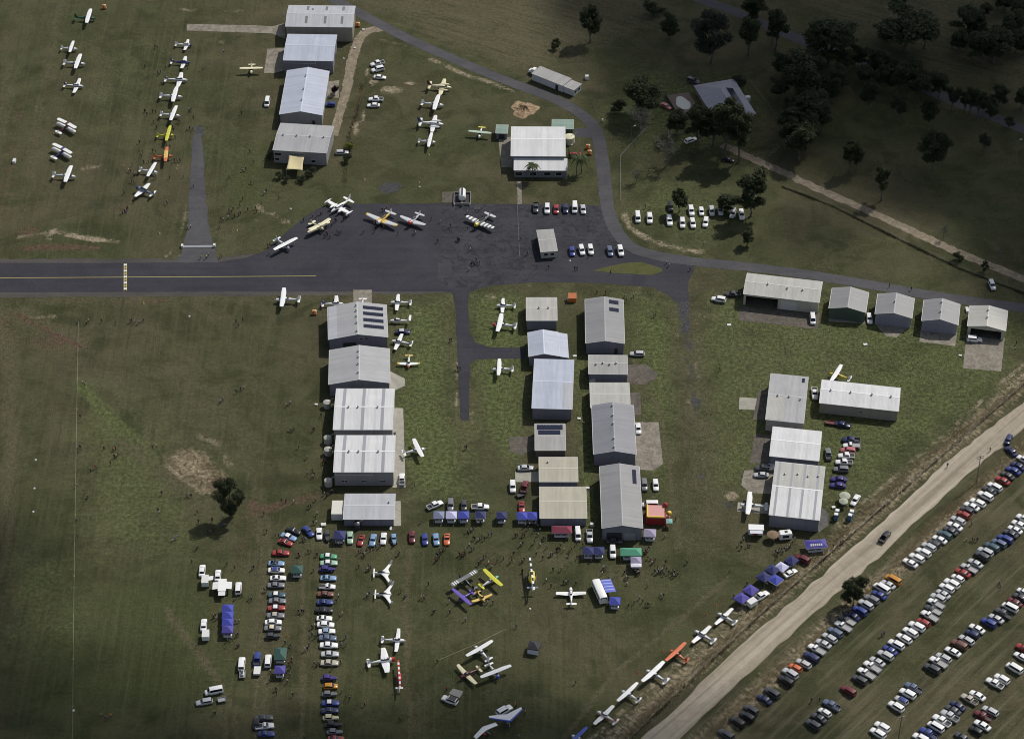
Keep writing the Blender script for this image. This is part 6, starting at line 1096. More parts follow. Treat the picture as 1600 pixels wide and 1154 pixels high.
gazebo('blue tent, left of a joined pair beside the tan shed', 10, 63, 891, 3.1, 3.1, 'royal', banner=True, table='left blue pair tent'); gazebo('blue tent, right of a joined pair beside the tan shed', 10, 128, 891, 3.1, 3.1, 'royal', banner=True, table='right blue pair tent'); gazebo('long maroon marquee before the tan shed', 10, 310, 977, 5.8, 3.0, 'maroon', trim='mauve', table='maroon marquee')
gazebo('navy tent, left of the joined pair before the longest hangar', 10, 475, 1108, 3.1, 3.1, 'navy', banner=True, table='left navy pair tent'); gazebo('navy tent, right of the joined pair before the longest hangar', 10, 541, 1108, 3.1, 3.1, 'navy', banner=True, table='right navy pair tent'); gazebo('long green marquee before the longest hangar', 10, 740, 1115, 6.0, 3.2, 'green', table='green marquee'); gazebo('mauve tent beside the bouncy castle', 10, 858, 998, 3.5, 3.3, 'mauve', -4, table='mauve tent')
gazebo('mauve tent joined below the green marquee', 14, 772, 38, 3.0, 3.0, 'mauve', trim='white', table='mauve tent below the marquee'); gazebo('white flat awning below the mauve tent', 14, 772, 70, 3.0, 1.6, 'white', peak=.25); gazebo('single blue tent beside the white bus', 14, 640, 290, 3.0, 3.0, 'royal', -4, walls='b', banner=True, table='blue tent by the bus')
dg = math.degrees(math.atan2((_a-_b).y, (_a-_b).x))
gazebo('blue roadside tent, upper of the joined pair by a ute', 14, 1485, 222, 3.4, 3.4, 'purple', dg); gazebo('blue roadside tent, lower of the joined pair by a ute', 14, 1428, 272, 3.4, 3.4, 'purple', dg); gazebo('dark blue roadside tent, upper left of the cluster', 15, 30, 95, 3.3, 3.3, 'navy', dg, table='dark roadside tent'); gazebo('dark blue roadside tent, left end of the cluster', 15, -25, 140, 3.3, 3.3, 'navy', dg)
gazebo('bright blue roadside tent with folded roof in the cluster', 15, 48, 158, 3.3, 3.3, 'royal', dg, trim='white'); gazebo('pale roadside tent in the cluster', 15, 85, 78, 3.1, 3.1, 'lavender', dg, trim='white'); gazebo('navy roadside tent topmost of the cluster', 15, 148, 38, 3.1, 3.1, 'navy', dg, table='topmost roadside tent', walls='b')
pt = gazebo('purple banner marquee beside the striped roof hangar', 11, 297, 1066, 6.2, 3.4, 'purple', 6, trim='white', table='purple banner marquee')
for i in range(6): obj('lettering', MB().slab([(-1.7+i*.6, -1.2, 2.15+1.0*.5/1.7+.09), (-1.3+i*.6, -1.2, 2.15+1.0*.5/1.7+.09), (-1.3+i*.6, -.65, 2.15+1.0*1.05/1.7+.09), (-1.7+i*.6, -.65, 2.15+1.0*1.05/1.7+.09)], .01), pt, mats=BANNER)
gazebo('dark green tent beside the left classic car column', 13, 255, 93, 3.2, 3.2, 'dgreen', walls='b', table='dark green tent'); gazebo('long dark green marquee beside the left classic column', 13, 152, 618, 3.3, 4.6, 'dgreen', table='long green marquee'); gazebo('purple tent below the long green marquee', 13, 148, 716, 2.9, 2.9, 'purple', table='purple tent')
for i, (yy, c) in enumerate(((335, 'royal'), (378, 'royal'), (422, 'royal'), (466, 'purple'))): gazebo(f'blue tent, {ORD[i+1]} from the top of the vertical stack at left', 12, 1415, yy, 3.1, 2.9, c, table=f'{ORD[i+1]} stacked blue tent', group='stacked blue tents')
gazebo('black roofed tent with white walls alone on the lower field', 14, 137, 566, 3.2, 3.2, 'black', -12, walls='lfb', banner=False)
gazebo('small teal shade beside the bouncy castle', 10, 978, 928, 1.8, 1.8, 'teal', peak=.3, group=None)

# food stalls
def food_van(label, k, x, y, hd, l=4.2, rounded=False):
    c = P(k, x, y, 1.3); t = thing('food_van', label, 'food van', (c.x, c.y, 0), R(hd))
    if rounded:
        secs = [[(xx, -w_, .45), (xx, w_, .45), (xx, w_, z*.7), (xx, w_*.85, z*.93), (xx, 0, z), (xx, -w_*.85, z*.93), (xx, -w_, z*.7)] for xx, w_, z in ((-l/2, .8, 2.2), (-l/2+.3, 1.1, 2.55), (l/2-.5, 1.1, 2.6), (l/2, .8, 2.1))]; obj('body', MB().loft(secs), t, mats=WHITE, smooth=True)
        obj('roof_hatch', MB().box(-.2, .6, -.35, .35, 2.56, 2.68), t, mats=DARKSTEEL); obj('serving_hatch', MB().box(-1.0, .9, -1.14, -1.08, 1.1, 2.0), t, mats=GLASS)
    else:
        obj('body', MB().box(-l/2, l/2, -1.05, 1.05, .45, 2.5), t, mats=WHITE); obj('roof', MB().box(-l/2-.1, l/2+.1, -1.15, 1.15, 2.51, 2.62), t, mats=WHITE); obj('serving_hatch', MB().box(-l/2+.4, l/2-.4, -1.09, -1.04, 1.15, 2.1), t, mats=DOORD); obj('awning', MB().slab([(-l/2+.3, -2.3, 2.3), (l/2-.3, -2.3, 2.3), (l/2-.3, -1.1, 2.5), (-l/2+.3, -1.1, 2.5)], .04), t, mats=TM('white'))
        obj('sign_board', MB().box(-.9, .6, -1.14, -1.10, .6, 1.05), t, mats=M('sign_red', (.45, .08, .05), .6))
    for s in (-1, 1): obj('wheel', wheel_mesh(.32, .2), t, (0, s*1.0, .32))
    return t
food_van('white food van with open hatch before the white plane', 10, 1517, 988, -3); food_van('rounded white food caravan beside the straw umbrella', 11, 107, 1015, 8, 3.8, True)
def umbrella(label, k, x, y, col, r=1.7, table=True):
    c = P(k, x, y, 2.2); t = thing('umbrella_table', label, 'umbrella', (c.x, c.y, 0)); obj('umbrella_shade', MB().lathe([(r, 2.05), (r*.97, 2.16), (r*.5, 2.45), (.05, 2.7)], 12), t, mats=col, smooth=False); obj('pole', MB().bar((0, 0, 0), (0, 0, 2.65), .03), t, mats=STEEL)
    obj('table_top', MB().lathe([(.55, .70), (.55, .75)], 12), t, mats=WOOD)
    for a in (0, 2.1, 4.2): obj('stool', MB().bar((1.1*math.cos(a), 1.1*math.sin(a), 0), (1.1*math.cos(a), 1.1*math.sin(a), .45), .18, 8), t, mats=WOOD)
ST = M('straw_umbrella', (.20, .14, .09), .95, var=.3, scale=6); SGN = M('sage_umbrella', (.36, .38, .30), .85, var=.1)
umbrella('brown straw umbrella between the two food vans', 11, 30, 1012, ST, 1.8); umbrella('upper sage umbrella table beside the blue cars', 11, 478, 770, SGN); umbrella('lower sage umbrella table beside the blue cars', 11, 470, 805, SGN, 1.4)
# portable toilets, each its own
TB = M('toilet_blue', (.05, .10, .22), .5); TB2 = M('toilet_teal', (.05, .19, .28), .5)
def toilet(label, k, x, y, hd, m):
    c = P(k, x, y, 2.2); t = thing('portable_toilet', label, 'toilet', (c.x, c.y, 0), R(hd), 'portable toilets'); obj('cabin', MB().box(-.55, .55, -.55, .55, .08, 2.15), t, mats=m); obj('roof', MB().loft([[(-.6, -.6, 2.15), (.6, -.6, 2.15), (.6, .6, 2.15), (-.6, .6, 2.15)], [(-.5, -.5, 2.32), (.5, -.5, 2.32), (.5, .5, 2.32), (-.5, .5, 2.32)]]), t, mats=WHITE)
    obj('door', MB().box(-.42, .42, -.585, -.55, .15, 2.05), t, mats=M('toilet_door', (.08, .14, .28), .5)); obj('vent_pipe', MB().bar((.3, .3, 2.2), (.3, .3, 2.6), .05), t, mats=WHITE)
for lab, x, y, m in (('rear dark blue toilet of the left pair', 431, 862, TB), ('front dark blue toilet of the left pair', 424, 886, TB), ('rear teal toilet of the right pair', 521, 866, TB2), ('front teal toilet of the right pair', 511, 890, TB2)): toilet(lab, 11, x, y, -20 if m is TB2 else -10, m)
# bouncy castle
c = P(10, 893, 915, 0); bc = thing('bouncy_castle', 'red and yellow inflatable bouncy castle beside the longest hangar', 'bouncy castle', (c.x, c.y, 0), R(-2))
RB = M('inflatable_red', (.33, .03, .035), .5, var=.08); YB = M('inflatable_yellow', (.72, .50, .06), .5, var=.06); PB = M('inflatable_pink', (.58, .28, .26), .5, var=.1)
def puff(name, p, q, r, m, par): return obj(name, MB().bar(p, q, r, 10), par, mats=m, smooth=True)
obj('base', MB().box(-2.9, 2.9, -2.6, 2.6, .02, .55), bc, mats=RB); obj('roof', MB().slab([(-2.4, -2.4, 3.0), (2.4, -2.4, 3.0), (2.5, 2.3, 3.2), (-2.4, 2.3, 3.2)], .12), bc, mats=PB)
puff('roof_tube', (-2.5, -2.5, 3.0), (2.4, -2.5, 3.0), .30, YB, bc); puff('roof_tube', (-2.5, -2.5, 3.0), (-2.5, 2.4, 3.2), .28, YB, bc)
for x in (-2.5, 2.5):
    for y in (-2.4, 2.3): col_ = puff('column', (x, y, .5), (x, y, 3.0), .38, RB, bc)
obj('wall', MB().box(-2.4, 2.4, -2.55, -2.35, .5, 2.8), bc, mats=RB); obj('wall', MB().box(-2.6, -2.45, -2.3, 2.2, .5, 2.8), bc, mats=RB)
obj('front_figure', MB().lathe([(.1, 0), (.7, .25), (.8, .9), (.5, 1.5), (.1, 1.75)], 12, 0, (2.7, 2.2, 2.6)), bc, mats=RB, smooth=True); obj('front_ring', MB().lathe([(.1, 0), (.65, .2), (.75, .8), (.55, 1.3), (.1, 1.5)], 12, 0, (3.9, .6, 1.0)), bc, mats=YB, smooth=True); obj('step', MB().box(2.95, 4.2, -1.6, 1.2, .02, .5), bc, mats=PB)
# water tanks
TANK = M('tank_concrete', (.40, .385, .34), .8, var=.12, scale=1.5); TANKC = M('tank_cream', (.60, .57, .40), .6, var=.06)
def tank(label, k, x, y, r, h, m):
    c = P(k, x, y, h); t = thing('water_tank', label, 'water tank', (c.x, c.y, 0), 0, 'rainwater tanks'); obj('shell', MB().lathe([(r, 0), (r, h*.33), (r+.03, h*.34), (r+.03, h*.36), (r, h*.37), (r, h*.66), (r+.03, h*.67), (r, h*.69), (r, h)], 20), t, mats=m, smooth=False); obj('lid', MB().lathe([(r+.05, h+.01), (r*.6, h+.22), (.3, h+.34), (.02, h+.35)], 20), t, mats=m, smooth=False)
    obj('hatch', MB().lathe([(.3, h+.22), (.3, h+.42), (.05, h+.45)], 10, 0, (r*.4, 0, 0)), t, mats=TRIM); obj('inlet_pipe', MB().bar((r*.5, r*.2, h+.2), (r+.9, r*.4, h+1.3), .06), t, mats=TRIM)
for lab, x, y in (('round concrete water tank beside the upper white roofed hangar', 442, 190), ('upper concrete tank of the pair beside the lower white hangar', 445, 410), ('lower concrete tank of the pair beside the lower white hangar', 447, 482), ('concrete water tank at the corner with small windows', 449, 675)): tank(lab, 9, x, y, 1.15, 2.0, TANK)
tank('cream water tank right of the clubhouse', 2, 358, 848, 1.75, 2.6, TANKC); tank('dark small tank before the low zinc shed', 9, 628, 945, .9, 2.0, M('tank_dark', (.03, .035, .045), .6)); tank('low white tank beside the cream grey shed', 10, 500, 52, 1.0, 1.6, TANK)
# fuel installation: cylinder in a walled bund
c = P(5, 1283, 85, 0); ft = thing('fuel_tank', 'white cylindrical fuel tank inside a low walled bund', 'fuel tank', (c.x, c.y, 0))
BW = M('bund_wall', (.24, .23, .21), .85, var=.15)
for q in ((-2.9, 2.9, -3.4, -3.2), (-2.9, 2.9, 3.2, 3.4), (-2.9, -2.7, -3.2, 3.2), (2.7, 2.9, -3.2, 3.2)): obj('bund_wall', MB().box(*q, 0, .8), ft, mats=BW)
obj('bund_floor', MB().box(-2.7, 2.7, -3.2, 3.2, .03, .07), ft, mats=M('bund_floor', (.03, .03, .035), .8, var=.2)); obj('tank', MB().loft([[(1.2*s*math.cos(a), y, 1.75+1.2*s*math.sin(a)) for a in [2*math.pi*i/16 for i in range(16)]] for y, s in ((-2.0, .55), (-1.85, .9), (-1.7, 1), (2.6, 1), (2.75, .9), (2.9, .55))]), ft, mats=WHITE, smooth=True)
obj('walkway', MB().box(-.3, .3, -1.6, 2.5, 2.97, 3.03), ft, mats=DARKSTEEL)
for y in (-1.2, 2.0): obj('cradle', MB().box(-.9, .9, y-.15, y+.15, .07, .9), ft, mats=DARKSTEEL)
for x in (-2.6, 2.6): obj('bollard', MB().bar((x, -3.7, 0), (x, -3.7, 1.0), .14, 8), ft, mats=WHITE)
obj('pump', MB().box(-.4, .4, -4.1, -3.6, 0, 1.5), ft, mats=M('pump_grey', (.25, .25, .24), .6))
# bright trolleys (fire cover), markers, gable beam
OR = M('safety_orange', (.68, .20, .03), .6)
def trolley(label, k, x, y, hd=0):
    c = P(k, x, y, .7); t = thing('equipment_trolley', label, 'trolley', (c.x, c.y, 0), R(hd), 'orange trolleys'); obj('frame', MB().box(-.7, .7, -.55, .55, .35, .5).bar((-.6, -.45, 0), (-.6, -.45, 1.4), .06).bar((.6, -.45, 0), (.6, -.45, 1.4), .06), t, mats=OR); obj('drum', MB().lathe([(.45, .5), (.48, .9), (.45, 1.5), (.2, 1.75)], 12, 0, (.2, .1, 0)), t, mats=M('drum_pale', (.72, .62, .42), .5)); obj('panel', MB().box(-.75, .0, -.2, .5, .5, 1.6), t, mats=OR)
    for s in (-1, 1): obj('wheel', wheel_mesh(.2, .12), t, (0, s*.6, .2))
trolley('orange trolley above the top left plane', 0, 650, 45); trolley('orange trolley beside the topmost long shed', 1, 636, 155); trolley('orange trolley beside the solar hangar', 5, 365, 790); trolley('orange trolley with pale drum beside the clubhouse, upper', 2, 475, 915); trolley('orange trolley with pale drum beside the clubhouse, lower', 2, 484, 950)
c = P(6, 375, 698, 1.0); ob = thing('orange_shelter', 'small orange roofed box by the cream shed', 'shelter', (c.x, c.y, 0)); obj('cabin', MB().box(-1.2, 1.2, -1.1, 1.1, .05, 1.7), ob, mats=OR); obj('roof', MB().slab([(-1.35, -1.25, 1.75), (1.35, -1.25, 1.75), (1.35, 1.25, 2.1), (-1.35, 1.25, 2.1)], .06), ob, mats=M('rust_orange', (.42, .13, .04), .7, var=.15)); obj('door', MB().box(-1.6, -1.22, -.4, .3, .05, 1.2), ob, mats=WHITE)
gb = thing('barrier_beam', 'long white beam lying across the grey taxiway', 'barrier', G(310, 385.5), R(1.5)); BWd = (G(334, 384)-G(287, 386)).length
obj('beam', MB().loft([[(x, -.45, .12), (x, .45, .12), (x, 0, .62)] for x in (-BWd/2, BWd/2)]), gb, mats=WHITE)
for s in (-1, 1): obj('end_block', MB().box(s*(BWd/2+.35)-.35, s*(BWd/2+.35)+.35, -.6, .6, .02, .9), gb, mats=TRIM)
_cone = MB().lathe([(.45, 0), (.42, .08), (.12, .55), (.05, .6)], 10).mesh('marker', [YEL]); _conew = MB().lathe([(.34, 0), (.31, .1), (.2, .25), (.05, .32)], 10).mesh('marker', [WHITE])
MK = [(4, 990, 298, 0), (4, 1472, 280, 0), (4, 890, 732, 0), (1, 1073, 965, 0), (1, 673, 1118, 0), (1, 1013, 1136, 0), (4, 1178, 812, 1), (8, 222, 550, 1), (8, 214, 727, 1), (8, 207, 873, 1), (12, 457, 976, 1), (6, 360, 468, 1), (14, 112, 345, 1), (5, 215, 145, 1), (5, 1017, 8, 1), (1, 545, 365, 1), (13, 195, 515, 2), (14, 1268, 327, 2), (14, 1208, 380, 2), (14, 940, 612, 2), (14, 785, 745, 2)]
_coneo = MB().lathe([(.28, 0), (.25, .06), (.06, .7), (.03, .72)], 8).mesh('marker', [OR])
MKL = ['yellow cone left of the grey taxiway', 'yellow cone right of the grey taxiway', 'yellow cone just below the taxiway holding line', 'yellow cone below the centre grass planes', 'yellow cone left of the worn asphalt patch', 'yellow cone right of the worn asphalt patch', 'white dome below the taxiway near the left field', 'uppermost white dome left of the rope barrier', 'middle white dome left of the rope barrier', 'lowest white dome left of the rope barrier', 'white dome at the bottom of the rope barrier', 'white dome on the asphalt right of the kiosk', 'white dome below the yellow helicopter', 'white dome left of the white twin on apron', 'white dome left of the fuel tank', 'white dome beside the second shed', 'orange cone right of the left classic cars', 'topmost orange cone of the diagonal plane line', 'second orange cone of the diagonal plane line', 'third orange cone of the diagonal plane line', 'lowest orange cone of the diagonal plane line']
for lab, (k, x, y, w_) in zip(MKL, MK): tag(obj('ground_marker', (_cone, _conew, _coneo)[w_], None, P(k, x, y)), lab, 'marker', 'ground markers on the grass')
# boards and crates lying about
BOX = [(9, 375, 208, .9, .6, .3, 'white box beside the upper tank'), (10, 417, 296, 1.0, .7, .3, 'white slab right of the pale blue hangar'), (10, 470, 727, 1.0, .7, .35, 'white box between tan shed and longest hangar'), (6, 390, 1062, 1.1, .7, .3, 'white box below the solar array hangar'), (6, 1350, 868, 1.2, .8, .25, 'white slab alone on the right grass'), (7, 605, 990, 1.2, .8, .3, 'white slab below the green walled hangar'), (7, 1195, 1058, .9, .6, .3, 'small white slab left of the long pad'), (11, 407, 850, 1.0, .8, .5, 'cream crate above the toilets'), (10, 498, 960, 1.0, .9, .9, 'cream crate beside the longest hangar'), (9, 420, 958, 1.4, 1.0, .6, 'cream crate above the classic cars'), (9, 838, 978, .5, 1.4, .3, 'white plank below the low zinc shed'), (0, 90, 1008, .9, 1.9, .9, 'small white marker board at far left'), (2, 466, 492, 1.2, 1.2, 1.4, 'white tank on grass beside the demountable'), (1, 615, 302, .8, .5, .4, 'white box beside the gravel drive'), (1, 668, 187, .9, .6, .3, 'white slab below the orange trolley'), (2, 1465, 625, 1.6, 1.5, 1.6, 'white box trailer body behind the farmhouse'), (7, 1238, 778, .9, 2.2, .7, 'white boat hull left of the open fronted hangar'), (2, 563, 755, .5, .5, .9, 'pale post box beside the access road')]
for k, x, y, a, b, h, lab in BOX:
    c = P(k, x, y); t = thing('crate', lab, 'box', c, R(rnd.uniform(-12, 12))); obj('box', MB().box(-a/2, a/2, -b/2, b/2, 0, h), t, mats=WHITE if 'cream' not in lab else M('crate_cream', (.55, .52, .36), .7, var=.1)); obj('lid', MB().box(-a/2-.03, a/2+.03, -b/2-.03, b/2+.03, h+.002, h+.05), t, mats=TRIM)
c = P(9, 508, 865, 1.2); ct = thing('shipping_container', 'small white container left of the low zinc shed', 'container', (c.x, c.y, 0), 0); CWm = sheet_metal('container_white', (.56, .55, .50), 'y', .4, .6, .15, True); obj('body', MB().box(-1.7, 1.7, -2.9, 2.9, .12, 2.5), ct, mats=CWm); obj('roof', MB().box(-1.68, 1.68, -2.88, 2.88, 2.505, 2.56), ct, mats=M('container_top', (.60, .59, .52), .6, var=.1)); obj('door', MB().box(-1.6, 1.6, -2.96, -2.905, .2, 2.45), ct, mats=TRIM)
# white truck at the demountable, fold-up scraps behind tents
c = P(2, 145, 447, 1.0); tk = thing('truck', 'white truck parked at the end of the demountable', 'truck', (c.x, c.y, 0), t_h if (t_h := R(150)) else 0)
obj('cab', MB().loft([[(x, -1, .6), (x, 1, .6), (x, 1, z*.8), (x, .85, z), (x, -.85, z), (x, -1, z*.8)] for x, z in ((-.2, 2.3), (1.0, 2.3), (1.5, 1.6), (2.3, 1.4), (2.4, 1.0))]), tk, mats=WHITE); obj('deck', MB().box(-3.4, -.25, -1.1, 1.1, .8, 1.0), tk, mats=TRAY); obj('windscreen', MB().slab([(1.5, -.8, 1.62), (1.5, .8, 1.62), (1.06, .75, 2.2), (1.06, -.75, 2.2)], -.04), tk, mats=GLASS)
for x in (1.5, -2.2):
    for s in (-1, 1): obj('wheel', wheel_mesh(.45, .28), tk, (x, s*.95, .45))
# red tractor by the palms, aviation display bits
c = P(2, 375, 965, .5); tr = thing('tractor', 'red tractor beside the clubhouse palms', 'tractor', (c.x, c.y, 0), R(10)); obj('bonnet', MB().box(.0, 1.6, -.4, .4, .7, 1.35), tr, mats=CM('rd')); obj('seat', MB().box(-.9, -.3, -.35, .35, .9, 1.4), tr, mats=CM('rd')); obj('loader_arm', MB().bar((1.4, .6, .9), (2.8, .6, .5), .08).bar((1.4, -.6, .9), (2.8, -.6, .5), .08).box(2.6, 3.1, -.9, .9, .3, .7), tr, mats=CM('rd'))
for x, r in ((-.6, .65), (1.2, .4)):
    for s in (-1, 1): obj('wheel', wheel_mesh(r, .3), tr, (x, s*.75, r))
# dirt heap (stuff: loose soil)
hp = bpy.data.meshes.new('soil_heap'); hv, hf = [], []; nr_, na_ = 9, 26; c = G(819, 171)
for j in range(nr_+1):
    for i in range(na_):
        a = 2*math.pi*i/na_; q = j/nr_; rr = q*(1+.16*math.sin(3*a+1)+.1*math.sin(7*a)); hv.append((4.6*rr*math.cos(a), 5.0*rr*math.sin(a), max(.0, 1.1*(1-q)**1.2*(1+.5*math.sin(5*a+9*q))+rnd.uniform(-.1, .16)*(1-q)) + .006))
for j in range(nr_):
    for i in range(na_): hf.append((j*na_+i, j*na_+(i+1) % na_, (j+1)*na_+(i+1) % na_, (j+1)*na_+i))
hp.from_pydata(hv, [], hf); hp.materials.append(loose('heap_soil', (.16, .09, .05), (.40, .31, .20), .8)); ho = obj('soil_heap', hp, None, (c.x, c.y, 0)); tag(ho, 'low heap of pale and reddish soil beside the access road', 'soil heap', kind='stuff')

# ------------------------------------------------------------------ poles, fences
def pole(name, label, k, base, h, cross=True, lamp=False, k2=None):
    c = P(k, *base); t = thing(name, label, 'pole', (c.x, c.y, 0), R(20)); obj('shaft', MB().bar((0, 0, 0), (0, 0, h), .15, 8, 0, .10), t, mats=WOOD)
    if cross:
        for z in (h-.35, h-1.1): obj('cross_arm', MB().box(-1.2, 1.2, -.06, .06, z-.07, z+.07), t, mats=WOOD)
        for x in (-1.05, -.5, .5, 1.05): obj('insulator', MB().bar((x, 0, h-.28), (x, 0, h-.08), .06, 6), t, mats=WHITE)
    if lamp: obj('lamp_arm', MB().bar((0, 0, h-.2), (1.1, 0, h), .05), t, mats=STEEL); obj('lamp_head', MB().box(.8, 1.4, -.12, .12, h-.06, h+.08), t, mats=WHITE)
pole('power_pole', 'timber power pole beside the dirt road', 11, (1296, 694), 10.8); pole('power_pole', 'timber power pole at the bottom of the car field', 15, (806, 1190), 11.0); pole('power_pole', 'bare timber pole at the right edge of the top paddock', 3, (1535, 1012), 9.5, False, True); pole('light_pole', 'thin light pole beside the bare trees', 2, (742, 882), 6.5, False, True); pole('light_pole', 'slim pole at the clubhouse corner', 2, (352, 985), 5.5, False, True)
def fence(label, pts, spacing, h, rails, post_r=.05, rail_r=.008, mat_p=None, mat_r=None, cat='fence', name='wire_fence'):
    w = [G(*p) for p in pts]; o = w[0]; t = thing(name, label, cat, (o.x, o.y, 0)); mp = mat_p or WOOD; mr = mat_r or STEEL; pm = MB().bar((0, 0, 0), (0, 0, h), post_r, 5).mesh('post', [mp])
    for a, b in zip(w[:-1], w[1:]):
        L = (b-a).length; n = max(1, int(L/spacing))
        for i in range(n): p = a+(b-a)*(i/n)-o; obj('post', pm, t, (p.x, p.y, 0))
        for z in rails: A, B = a-o, b-o; obj('rail', MB().bar((A.x, A.y, z), (B.x, B.y, z), rail_r, 4), t, mats=mr)
    p = w[-1]-o; obj('post', pm, t, (p.x, p.y, 0)); return t
ROPE = M('rope_white', (.62, .60, .46), .8)
fence('white rope barrier down the left field', [(123, 503), (120.5, 640), (118.5, 760), (116.5, 900), (114.8, 1030), (114, 1180)], 12, .9, (.85,), .03, .018, TRIM, ROPE, 'rope barrier', 'rope_barrier')
fence('pale pipe fence curving below the farmhouse drive', [(1012, 200), (990, 224), (969, 247), (970, 318)], 3.0, 1.3, (1.25, .7), .04, .022, STEEL, STEEL)
fence('long wire fence beside the sandy track', [(1222, 292), (1300, 322), (1400, 372), (1500, 420), (1610, 462)], 5.0, 1.2, (1.1, .7, .35)); fence('wire fence along the upper side of the dirt road', [(1690, 520), (1600, 600), (1500, 690), (1400, 775), (1300, 862), (1200, 950), (1090, 1050), (985, 1154)], 6.0, 1.2, (1.1, .6)); 
fence('rope around the roped group of small planes', [(702, 923), (745, 893), (758, 888)], 5, .8, (.75,), .03, .02, TRIM, ROPE, 'rope barrier', 'rope_barrier'); fence('rope around the roped trio of planes', [(684, 1034), (740, 1010), (790, 985)], 6, .8, (.75,), .03, .02, TRIM, ROPE, 'rope barrier', 'rope_barrier'); fence('short post fence at the apron edge', [(808, 290), (808, 319), (812, 405)], 4.0, 1.2, (1.1, .6), .04, .012, STEEL, STEEL)
fence('post and wire fence behind the farmhouse', [(1165, 120), (1200, 165), (1225, 205)], 5.0, 1.1, (1.0, .5)); fence('field fence along the top paddock', [(600, 5), (690, 55), (800, 108), (900, 40), (1000, -15)], 6.0, 1.1, (1.0, .5), .04, .006, WOOD, DARKSTEEL)
# ------------------------------------------------------------------ people
def person_mesh(name, pose):
    V = []; E_ = []; Rr = []
    def v(x, y, z, r): V.append((x, y, z)); Rr.append(r); return len(V)-1
    def e(*ids):
        for a, b in zip(ids[:-1], ids[1:]): E_.append((a, b))
    sit = pose == 'sit'; dz = -.42 if sit else 0.0
    pel = v(0, 0, .96+dz, .155); w0 = v(0, 0, 1.12+dz, .145); ch = v(0, 0, 1.34+dz, .165); nk = v(0, 0, 1.50+dz, .065); hd = v(.015, 0, 1.62+dz, .095); tp = v(.01, 0, 1.71+dz, .085); e(pel, w0, ch, nk, hd, tp)
    ns = v(.105, 0, 1.625+dz, .018); e(hd, ns)
    for s in (-1, 1):
        hip = v(0, s*.10, .90+dz, .105); e(pel, hip)
        if sit: kn = v(.42, s*.12, .50, .07); an = v(.46, s*.12, .09, .048); to = v(.60, s*.13, .05, .042)
        elif pose == 'walk': kn = v(.16*s+.06, s*.10, .50, .07); an = v(.26*s-.04, s*.10, .10, .048); to = v(.26*s+.11, s*.11, .05, .042)
        else: kn = v(.02, s*.12, .50, .07); an = v(0, s*.13, .09, .048); to = v(.15, s*.16, .05, .042)
        e(hip, kn, an, to)
        sh = v(0, s*.20, 1.41+dz, .075); e(ch, sh)
        if pose == 'camera': el = v(.16, s*.27, 1.22, .05); wr = v(.28, s*.13, 1.48, .036); dr = Vector((.12, -s*.5, .8))
        elif pose == 'walk': el = v(-.10*s, s*.27, 1.15, .05); wr = v(-.10*s+.12, s*.27, .92, .036); dr = Vector((.35, 0, -.9))
        elif sit: el = v(.06, s*.28, .76, .05); wr = v(.28, s*.20, .66, .036); dr = Vector((.95, -s*.2, -.1))
        elif pose == 'point' and s > 0: el = v(.22, .30, 1.36, .05); wr = v(.45, .34, 1.46, .036); dr = Vector((.9, .1, .35))
        else: el = v(-.02, s*.28, 1.13, .05); wr = v(.05, s*.27, .89, .036); dr = Vector((.2, 0, -.95))
        e(sh, el, wr); dr.normalize(); o = Vector(V[wr]); side = dr.cross(Vector((0, s, .2))).normalized(); pm = o+dr*.07; pa = v(*pm, .034); e(wr, pa)
        for i, (off, ln) in enumerate(((-.030, .075), (-.010, .088), (.010, .082), (.030, .062))):
            q = pm+dr*.035+side*off; a = v(*q, .010); b = v(*(q+dr*ln*.55+Vector((0, -s*.012, 0))), .009); c = v(*(q+dr*ln+Vector((0, -s*.03, 0))), .008); e(pa, a, b, c)
        q = o+dr*.035-side*.040; a = v(*q, .012); b = v(*(q+dr*.05-side*.012), .010); e(pa, a, b)
    me = bpy.data.meshes.new(name+'_skeleton'); me.from_pydata(V, E_, []); ob = bpy.data.objects.new(name+'_skeleton', me); COL.objects.link(ob)
    ob.modifiers.new('skin', 'SKIN'); sv = me.skin_vertices[0].data
    for i, r in enumerate(Rr): sv[i].radius = (r, r); sv[i].use_root = (i == pel)
    sb = ob.modifiers.new('sub', 'SUBSURF'); sb.levels = 1; sb.render_levels = 1
    dg_ = bpy.context.evaluated_depsgraph_get(); out = bpy.data.meshes.new_from_object(ob.evaluated_get(dg_)); out.name = name
    bpy.data.objects.remove(ob); bpy.data.meshes.remove(me)
    mats = [M('skin', (.36, .21, .15), .6), M('shirt', (.1, .1, .1), .8), M('trousers', (.03, .035, .06), .85), M('hair', (.03, .022, .016), .7), M('shoes', (.03, .03, .03), .7)]
    out.materials.clear()
    for m in mats: out.materials.append(m)
    idx = []
    for p in out.polygons:
        c = p.center; z = c.z-dz; ry = abs(c.y)
        if sit: leg = c.x > .12 and c.z < .62 and ry < .2 and z < 1.05
        if z > 1.66 or (z > 1.56 and c.x < -.02 and ry < .11): m = 3
        elif z > 1.475 and ry < .13: m = 0
        elif c.z < .075: m = 4
        elif (sit and leg) or (z < .97 and ry < .205) and not (sit and c.x > .2 and c.z > .6): m = 2
        elif z > 1.16 and ry > .0 and pose in ('stand', 'walk', 'sit'): m = 1
        elif ry < .19 and abs(c.x) < .2: m = 1
        else: m = 0
        idx.append(m)
    out.polygons.foreach_set('material_index', idx); out.polygons.foreach_set('use_smooth', [True]*len(idx)); return out
POSES = {p: person_mesh('person', p) for p in ('stand', 'walk', 'sit', 'camera', 'point')}
